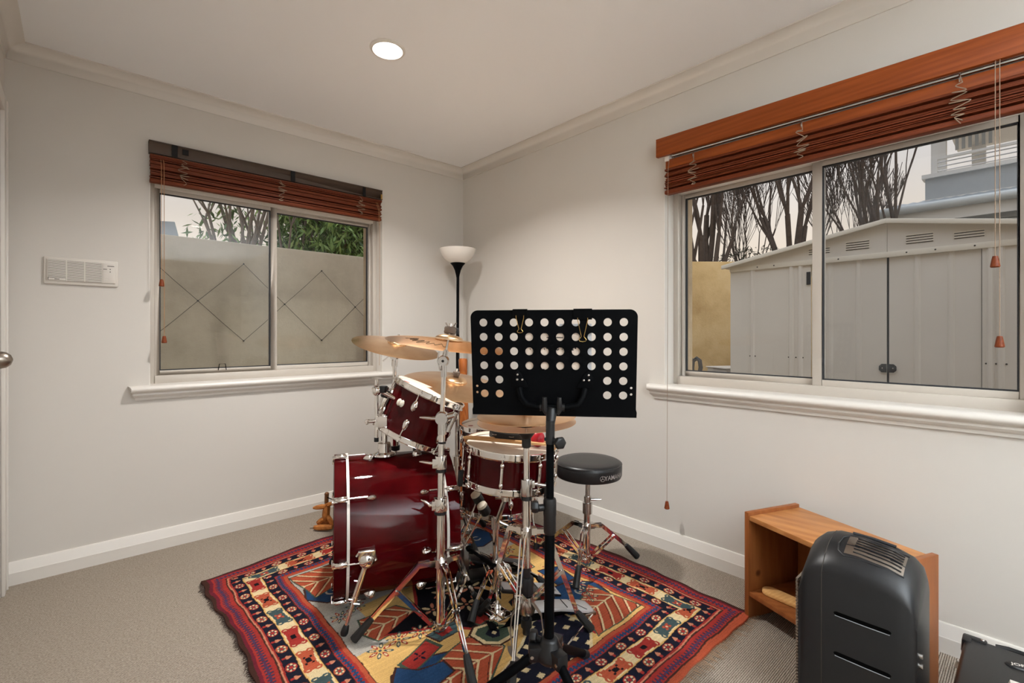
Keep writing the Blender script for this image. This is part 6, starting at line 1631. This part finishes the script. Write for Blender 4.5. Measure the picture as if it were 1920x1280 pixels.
# ---- garden shed (gable end towards the window)
XS = 2.0; YC = -2.343; YL = -1.239; YR = -3.447; ZE = 1.695; ZA = 1.8955
sd_ = thing('garden_shed', 'cream sheet-steel garden shed with double doors outside the right window', 'shed', (XS + 0.7, YC, -0.3))
def ribbed(y0, y1, z0, z1, x, ribs, mat, name, hgt=0.014):
    """sheet with upright pressed ribs at given y"""
    pts = [(y0, 0)]
    for r_ in sorted(ribs, reverse=True):
        if min(y0, y1) + 0.03 < r_ < max(y0, y1) - 0.03: pts += [(r_ + 0.019, 0), (r_ + 0.009, hgt), (r_ - 0.009, hgt), (r_ - 0.019, 0)]
    pts.append((y1, 0)); mb = MB(); n = len(pts); vs = []
    for z in (z0, z1):
        vs += [(x - h, y, z) for y, h in pts] + [(x + 0.012, y, z) for y, h in reversed(pts)]
    m_ = 2 * n
    fs = [tuple(reversed(range(m_))), tuple(range(m_, 2 * m_))] + [(i, (i + 1) % m_, m_ + (i + 1) % m_, m_ + i) for i in range(m_)]
    return build(mb.add(vs, fs), name, M[mat], sd_, ang=20)
DL, DR = -1.862, -2.822
ribbed(YL, DL, -0.3, ZE, XS, [-1.425, -1.725, -1.790], 'shed', 'front_panel')
ribbed(DR, YR, -0.3, ZE, XS, [-2.860, -2.905, -3.15], 'shed', 'front_panel')
d1_ = ribbed(DL - 0.004, YC + 0.007, -0.27, 1.655, XS + 0.012, [-1.938, -1.991, -2.170], 'shed', 'door', 0.010)
d2_ = ribbed(YC - 0.007, DR + 0.004, -0.27, 1.655, XS + 0.012, [-2.503, -2.676], 'shed', 'door', 0.010)
for s, dd_ in ((1, d1_), (-1, d2_)):
    pl_ = [(s * 0.006, -0.030), (s * 0.034, -0.030), (s * 0.050, -0.014), (s * 0.050, 0.014), (s * 0.034, 0.030), (s * 0.006, 0.030)]
    if s > 0: pl_ = pl_[::-1]
    mm = Matrix(((0, 0, 1, XS - 0.004), (1, 0, 0, YC), (0, 1, 0, 0.869), (0, 0, 0, 1)))
    mb = MB().prism([(x, z) for x, z in pl_], 0.006, mm)
    lt_ = build(mb, 'latch_plate', M['blue_black'], dd_, bevel=0.001)
    build(MB().ell((XS - 0.006, YC + s * 0.030, 0.869), (0.004, 0.005, 0.005), n=8, h=6), 'bolt', M['chrome_dull'], lt_)
build(MB().box2((XS + 0.030, DR, -0.3), (XS + 0.034, DL, 1.66)), 'door_backing', M['gasket'], sd_, smooth=False)
hd_ = build(MB().box2((XS - 0.018, YR, 1.655), (XS + 0.01, YL, 1.693)), 'door_head', M['shed_light'], sd_, bevel=0.002)
# gable with pressed louvre slits, in two halves with a centre seam
def gz(y): return ZA - (ZA - ZE) * abs(y - YC) / (YL - YC)
for s in (1, -1):
    ye = YL if s > 0 else YR
    pts = [(YC + s * 0.001, 1.693), (ye, 1.693), (ye, ZE + 0.004), (YC + s * 0.001, ZA)]
    mm = Matrix(((0, 0, 1, XS - 0.012), (1, 0, 0, 0), (0, 1, 0, 0), (0, 0, 0, 1)))
    gb = build(MB().prism(pts if s < 0 else pts[::-1], 0.02, mm), 'gable_panel', M['shed'], sd_, smooth=False)
    for g0, n_, zz in ((0.115, 4, 1.775), (0.36, 3, 1.765)):
        for k in range(n_):
            z = zz + (k - n_ / 2) * 0.017
            y = YC + s * g0; 
            v_ = build(MB().box((XS - 0.016, y + s * 0.06, z), (0.010, 0.145, 0.006)), 'louvre', M['shed_light'], gb, bevel=0.002)
            build(MB().box((XS - 0.0125, y + s * 0.06, z - 0.0055), (0.0015, 0.140, 0.005)), 'louvre_slit', M['dark_slot'], gb, smooth=False) if k % 1 == 0 else None
# roof sheets and barge trims
for s in (1, -1):
    ye = YL + 0.05 if s > 0 else YR - 0.05
    z1 = ZA - (ZA - ZE) * (abs(ye - YC)) / (YL - YC)
    mb = MB().add([(XS - 0.06, YC, ZA + 0.004), (XS - 0.06, ye, z1 + 0.004), (XS + 1.6, ye, z1 + 0.004), (XS + 1.6, YC, ZA + 0.004), (XS - 0.06, YC, ZA + 0.022), (XS - 0.06, ye, z1 + 0.022), (XS + 1.6, ye, z1 + 0.022), (XS + 1.6, YC, ZA + 0.022)], [(0, 1, 2, 3), (7, 6, 5, 4), (0, 4, 5, 1), (1, 5, 6, 2), (2, 6, 7, 3), (3, 7, 4, 0)])
    build(mb, 'roof_sheet', M['shed_light'], sd_, smooth=False)
    mb = MB().add([(XS - 0.075, YC, ZA - 0.006), (XS - 0.075, ye, z1 - 0.006), (XS - 0.05, ye, z1 - 0.006), (XS - 0.05, YC, ZA - 0.006), (XS - 0.075, YC, ZA + 0.026), (XS - 0.075, ye, z1 + 0.026), (XS - 0.05, ye, z1 + 0.026), (XS - 0.05, YC, ZA + 0.026)], [(0, 1, 2, 3), (7, 6, 5, 4), (0, 4, 5, 1), (1, 5, 6, 2), (2, 6, 7, 3), (3, 7, 4, 0)])
    build(mb, 'barge_trim', M['shed_light'], sd_, bevel=0.002)
build(MB().box2((XS + 0.012, YL - 0.012, -0.3), (XS + 1.55, YL, ZE)), 'side_wall', M['shed'], sd_, smooth=False)
build(MB().box2((XS + 0.012, YR, -0.3), (XS + 1.55, YR + 0.012, ZE)), 'side_wall', M['shed'], sd_, smooth=False)
scm = MB().ell((0, 0, 0), (0.003, 0.0055, 0.0055), n=8, h=5).mesh('screw', M['dark_slot'])
for y in (-1.405, -1.447, -1.705, -1.758, -1.808, -2.84, -2.885, -2.93):
    place(scm, 'screw', sd_, Matrix.Translation((XS - 0.002, y, 0.925)))
for y in (-1.47, -1.6, -1.95, -2.05, -2.45, -2.6, -2.79):
    place(scm, 'screw', sd_, Matrix.Translation((XS - 0.0185, y, 1.676)))
build(MB().box2((XS - 0.010, -1.862, 1.50), (XS + 0.0, -1.835, 1.60)), 'hinge', M['gasket'], sd_, smooth=False)

# black wheelie bin with a clear tub on it, and a bent hose handle
bn = thing('wheelie_bin', 'black wheelie bin standing between the golden wall and the shed', 'bin', (2.62, -0.95, -0.3))
bm_ = Matrix.Translation((2.62, -0.83, 0)) @ Matrix.Rotation(-0.5, 4, 'Z')
mb = MB(); vs = []
for z, a in ((-0.28, 0.21), (0.62, 0.27)): vs += [(-a, -a, z), (a, -a, z), (a, a, z), (-a, a, z)]
build(mb.add([bm_ @ Vector(v) for v in vs], [(3, 2, 1, 0), (4, 5, 6, 7), (0, 1, 5, 4), (1, 2, 6, 5), (2, 3, 7, 6), (3, 0, 4, 7)]), 'body', M['black_plastic'], bn, bevel=0.02)
mb = MB(); vs = [(-.29, -.29, 0.62), (.29, -.29, 0.62), (.29, .29, 0.62), (-.29, .29, 0.62), (-.25, -.25, 0.665), (.25, -.25, 0.68), (.25, .25, 0.68), (-.25, .25, 0.665)]
build(mb.add([bm_ @ Vector(v) for v in vs], [(3, 2, 1, 0), (4, 5, 6, 7), (0, 1, 5, 4), (1, 2, 6, 5), (2, 3, 7, 6), (3, 0, 4, 7)]), 'lid', M['recess_black'], bn, bevel=0.01)
for s in (-1, 1):
    build(MB().tube(bm_ @ Vector((0.24, 0.22 * s, -0.2)), bm_ @ Vector((0.24, 0.26 * s, -0.2)), 0.1, n=20), 'wheel', M['black_rubber'], bn)
tub = thing('clear_tub', 'clear lidded plastic tub on top of the black wheelie bin', 'tub', tuple(bm_ @ Vector((0.08, -0.05, 0.68))))
build(MB().box((0.08, -0.08, 0.722), (0.28, 0.30, 0.085), bm_), 'tub_body', plain('cloudy_plastic', (186, 182, 176), 0.3), tub, bevel=0.01)
build(MB().box((0.08, -0.08, 0.772), (0.30, 0.32, 0.014), bm_), 'tub_lid', M['plastic_white'], tub, bevel=0.004)
hz = thing('hose_reel', 'dark bent hose handle standing outside at the left of the right window', 'hose', (1.50, -1.08, -0.3))
def hp_(x, y, z): return Vector((x, y, z))
hb = [(1.50, -1.075, -0.29), (1.50, -1.075, 0.70), (1.50, -1.065, 0.80), (1.50, -1.072, 0.86), (1.50, -1.105, 0.882), (1.50, -1.130, 0.865), (1.50, -1.138, 0.81), (1.50, -1.125, 0.74), (1.50, -1.10, 0.66), (1.50, -1.095, -0.29)]
hb = [(x, y - 0.075, z + 0.03) if z > 0 else (x, y - 0.075, z) for x, y, z in hb]
build(MB().path(hb, 0.017, 10), 'hose_loop', M['gasket'], hz)
build(MB().path([(1.50, -1.143, 0.88), (1.50, -1.135, 0.92), (1.50, -1.127, 0.95)], [0.010, 0.006, 0.003], 8), 'hose_tip', M['gasket'], hz)

# ---- trees
def tree(name, label, base, h, seed, spread, mat, group, levels=5, r0=0.07, fork=0.35, lean=(0, 0), nmain=5):
    rnd = random.Random(seed); b = Vector(base)
    t = thing(name, label, 'tree', base, group)
    trunk = MB(); twigs = MB(); cnt = [0]
    def grow(p, d, L, r, lv):
        if cnt[0] > 230: return
        cnt[0] += 1
        n = 3; pts = [p]; dd = d.copy(); rs2 = [r]
        for k in range(n):
            dd = (dd + Vector((rnd.uniform(-1, 1), rnd.uniform(-1, 1), rnd.uniform(-0.1, 0.5))) * 0.11 + UP * 0.05).normalized()
            p = p + dd * L / n; pts.append(p); rs2.append(max(r * (1 - 0.30 * (k + 1) / n), 0.0042))
        (trunk if lv <= 2 else twigs).path(pts, rs2, 6 if lv <= 2 else 4, False)
        if lv >= levels: return
        for k in range(rnd.choice((2, 3, 3)) if lv < levels - 1 else rnd.choice((2, 3))):
            a = rnd.uniform(0, 2 * PI); s = rnd.uniform(0.3, 0.75) * spread
            nd = (dd + Vector((math.cos(a), math.sin(a), 0)) * s + UP * 0.15).normalized()
            st_p = pts[rnd.choice((2, 3, 3))] if k else pts[-1]
            grow(st_p, nd, L * rnd.uniform(0.62, 0.85), rs2[-1] * rnd.uniform(0.55, 0.78), lv + 1)
    top = b + UP * h * fork + Vector((lean[0], lean[1], 0)) * h * fork
    trunk.path([b, b + (top - b) * 0.5 + Vector((0.02, 0.02, 0)), top], [r0 * 1.25, r0 * 1.05, r0], 8, False)
    for k in range(nmain):
        cnt[0] = 0; a = 2 * PI * k / nmain + rnd.uniform(-.4, .4); s = rnd.uniform(0.18, 0.42) * spread
        grow(top - UP * rnd.uniform(0, 0.25) * h * fork, (UP + Vector((math.cos(a), math.sin(a), 0)) * s * 1.2 + Vector((lean[0], lean[1], 0))).normalized(), h * 0.24, r0 * rnd.uniform(0.45, 0.65), 1)
    build(trunk, 'trunk', mat, t); build(twigs, 'twigs', mat, t, kind='stuff')
    return t
def at_px(px, D):  # ground point along a sight line at distance D from the floor mark
    u = (px - 960) / 895; return KO + (KA * u + KB) * D
G1 = 'bare winter trees beyond the yard'
TR_SPOTS = [((5.05, -1.77), 'bare tree with dark arching limbs right above the shed apex', 5.4, 6, 0.60, 0.075, 7),
            ((6.6, -2.33), 'slim bare tree with thin upright twigs left of the arching tree', 4.2, 8, 0.50, 0.034, 6),
            ((5.3, -0.35), 'bare tree with stout upright trunks left of the window mullion', 5.8, 14, 0.55, 0.085, 7),
            ((4.9, 0.30), 'bare tree with dense twigs at the left edge of the right window', 5.6, 22, 0.55, 0.085, 8),
            ((7.2, 0.55), 'thin bare tree farther behind between the two stout trees', 4.6, 27, 0.55, 0.040, 6)]
PX = [(1650, 7.0), (1572, 8.2), (1480, 7.5), (1322, 7.7), (1395, 8.8)]
for (xy_, lab, h_, sd2, spd, r_, nm_), (px, D_) in zip(TR_SPOTS, PX):
    p = at_px(px, D_); tree('bare_tree', lab, (p.x, p.y, -0.3), h_, sd2, spd, M['bark'], G1, 6, r_, 0.36, nmain=nm_)
p = at_px(418, 3.9); tree('bare_tree', 'bare branching tree seen over the wall through the left window', (p.x, p.y, -0.3), 4.2, 41, 1.0, M['bark2'], G1, 6, 0.030, 0.42, nmain=8, lean=(0.05, 0.0))
p = at_px(540, 4.6); tree('bare_tree', 'thin bare tree mixed into the bamboo foliage over the wall', (p.x, p.y, -0.3), 4.0, 47, 0.8, M['bark2'], G1, 6, 0.026, 0.42, nmain=7)
# dark shrubs under the trees behind the golden wall
def leafmass(name, label, c, rad, n, size, mat, seed, stems=8, droop=0.5, cat='shrub'):
    rnd = random.Random(seed); c = Vector(c); t = thing(name, label, cat, (c.x, c.y, -0.3))
    mb = MB()
    for i in range(n):
        while True:
            v = Vector((rnd.uniform(-1, 1), rnd.uniform(-1, 1), rnd.uniform(-1, 1)))
            if 0.15 < v.length < 1: break
        p = c + Vector((v.x * rad[0], v.y * rad[1], v.z * rad[2]))
        d = Vector((rnd.uniform(-1, 1), rnd.uniform(-1, 1), rnd.uniform(-1, 0.4) - droop)).normalized(); L = size * rnd.uniform(0.6, 1.3)
        s = d.cross(Vector((rnd.uniform(-1, 1), rnd.uniform(-1, 1), rnd.uniform(-1, 1)))).normalized() * L * 0.11
        mb.add([p, p + d * L * 0.45 + s, p + d * L, p + d * L * 0.45 - s], [(0, 1, 2, 3)])
    me = bpy.data.meshes.new('foliage'); me.from_pydata([(x - c.x, y - c.y, z + 0.3) for x, y, z in mb.v], [], mb.f); me.materials.append(mat)
    o = bpy.data.objects.new('foliage', me); COL.objects.link(o); o.parent = t; o['kind'] = 'stuff'
    st = MB()
    for i in range(stems):
        a = rnd.uniform(0, 2 * PI); q1 = c + Vector((math.cos(a) * rad[0] * 0.7, math.sin(a) * rad[1] * 0.7, rad[2] * rnd.uniform(0.2, 0.9)))
        st.path([Vector((c.x + math.cos(a) * 0.1, c.y + math.sin(a) * 0.1, -0.3)), Vector(((c.x + q1.x) / 2, (c.y + q1.y) / 2, c.z - rad[2] * 0.2)), q1], [0.02, 0.015, 0.006], 5, False)
    build(st, 'stems', M['bark2'], t, kind='stuff')
p = at_px(628, 5.0); leafmass('bamboo_clump', 'leafy green bamboo clump above the wall at the right of the left window', (p.x, p.y, 2.15), (0.62, 0.62, 0.95), 11000, 0.10, M['leaf'], 5)
p = at_px(690, 5.3); leafmass('bamboo_clump', 'second green bamboo clump behind the right jamb of the left window', (p.x, p.y, 2.1), (0.5, 0.5, 1.0), 6000, 0.10, M['leaf'], 6)
p = at_px(480, 4.9); leafmass('bamboo_clump', 'sparse green bamboo sprays among bare branches near the window mullion', (p.x, p.y, 2.05), (0.60, 0.4, 0.62), 900, 0.10, M['leaf'], 7)
p = at_px(1400, 8.0); leafmass('dark_hedge', 'dark hedge of thin shrubs below the bare trees', (p.x, p.y, 1.7), (0.5, 1.3, 0.85), 9000, 0.075, M['dark_green'], 8, 60, -0.9)
p = at_px(1300, 8.2); leafmass('dark_hedge', 'dark leafy shrub behind the golden wall at the window edge', (p.x, p.y, 1.5), (0.5, 0.5, 0.8), 2600, 0.075, M['dark_green'], 9, 24, -0.9)

# ---- neighbour's house (gutter, corrugated roof, balcony) beyond the shed
hs = thing('neighbour_house', 'grey and white two-storey house with a balcony beyond the shed', 'house', (7.6, -3.5, -0.3))
HY0 = -1.35
build(MB().box2((7.35, -9, -0.3), (7.6, -1.5, 2.95)), 'lower_wall', M['house_grey'], hs, smooth=False)
for k in range(9):
    build(MB().box2((7.325, -9, 1.3 + k * 0.18), (7.352, -1.5, 1.47 + k * 0.18)), 'weatherboard', M['house_grey'], hs, bevel=0.004)
mb = MB().path([(7.0, -9.0, 2.99), (7.0, HY0, 2.99)], 0.062, 14); build(mb, 'gutter', M['gutter_grey'], hs)
build(MB().box2((7.08, -9, 2.78), (7.12, HY0, 2.98)), 'fascia', M['house_white'], hs, smooth=False)
rm = MB(); n = 110; vs = []
for i in range(n):
    y = HY0 - i * 0.07; w_ = 0.018 if i % 2 else 0.0
    vs += [(7.04, y, 3.03 + w_), (8.75, y, 3.44 + w_)]
rm.add(vs, [(2 * i, 2 * i + 1, 2 * i + 3, 2 * i + 2) for i in range(n - 1)])
build(rm, 'corrugated_roof', M['roof_grey'], hs)
YB0 = -1.72
build(MB().box2((8.78, -9, 3.45), (8.96, YB0, 3.83)), 'balcony_parapet', M['house_grey'], hs, smooth=False)
build(MB().box2((8.72, -9, 3.83), (9.00, YB0 + 0.04, 3.90)), 'parapet_cap', M['house_white'], hs, smooth=False)
build(MB().box2((8.74, -9, 3.40), (9.00, YB0 + 0.03, 3.46)), 'parapet_base', M['house_white'], hs, smooth=False)
for k in range(3):
    build(MB().tube((8.86, -9, 3.955 + k * 0.075), (8.86, YB0 - 0.10, 3.955 + k * 0.075), 0.010, n=8), 'rail', M['chrome_dull'], hs)
build(MB().box2((8.83, -9, 4.155), (8.89, YB0 - 0.08, 4.195)), 'top_rail', M['house_white'], hs, smooth=False)
for y in (YB0 - 0.12, YB0 - 1.75, YB0 - 3.4):
    build(MB().box2((8.82, y - 0.035, 3.88), (8.90, y + 0.035, 4.18)), 'rail_post', M['house_white'], hs, smooth=False)
build(MB().box2((9.1, YB0 - 0.24, 3.4), (9.27, YB0 - 0.04, 5.0)), 'corner_post', M['house_white'], hs, smooth=False)
build(MB().box2((11.0, -2.36, 3.4), (11.2, -2.16, 4.9)), 'rear_post', M['house_white'], hs, smooth=False)
for k in range(6): build(MB().box2((9.40, -2.10 - 0.085 * k, 4.42), (9.44, -2.055 - 0.085 * k, 4.9)), 'shutter_slat', M['house_grey'], hs, smooth=False)
build(MB().box2((8.5, -9, 4.9), (11.3, -1.93, 5.0)), 'soffit', M['house_white'], hs, smooth=False)
build(MB().box2((8.36, -9, 4.86), (8.5, -1.90, 5.06)), 'upper_gutter', M['gutter_grey'], hs, smooth=False)
sp2 = build(MB().tube((7.06, -2.95, 2.88), (7.00, -3.0, 2.78), 0.05, 0.06, 14), 'security_light', M['plastic_white'], hs)
# far neighbour roofs over the left wall
nb = thing('far_house', 'pale far-off house with a grey roof over the wall at the left', 'house', (-2.3, 7.0, -0.3))
build(MB().box2((-4.2, 7.0, -0.3), (-0.55, 9.0, 2.72)), 'wall', M['house_white'], nb, smooth=False)
for x in (-2.34, -1.25): build(MB().prism([(-0.30, 0), (0.30, 0), (0.22, 0.34), (-0.26, 0.30)], 1.4, Matrix(((1, 0, 0, x), (0, 0, 1, 7.0), (0, 1, 0, 2.72), (0, 0, 0, 1)))), 'roof', M['roof_grey'], nb, smooth=False)
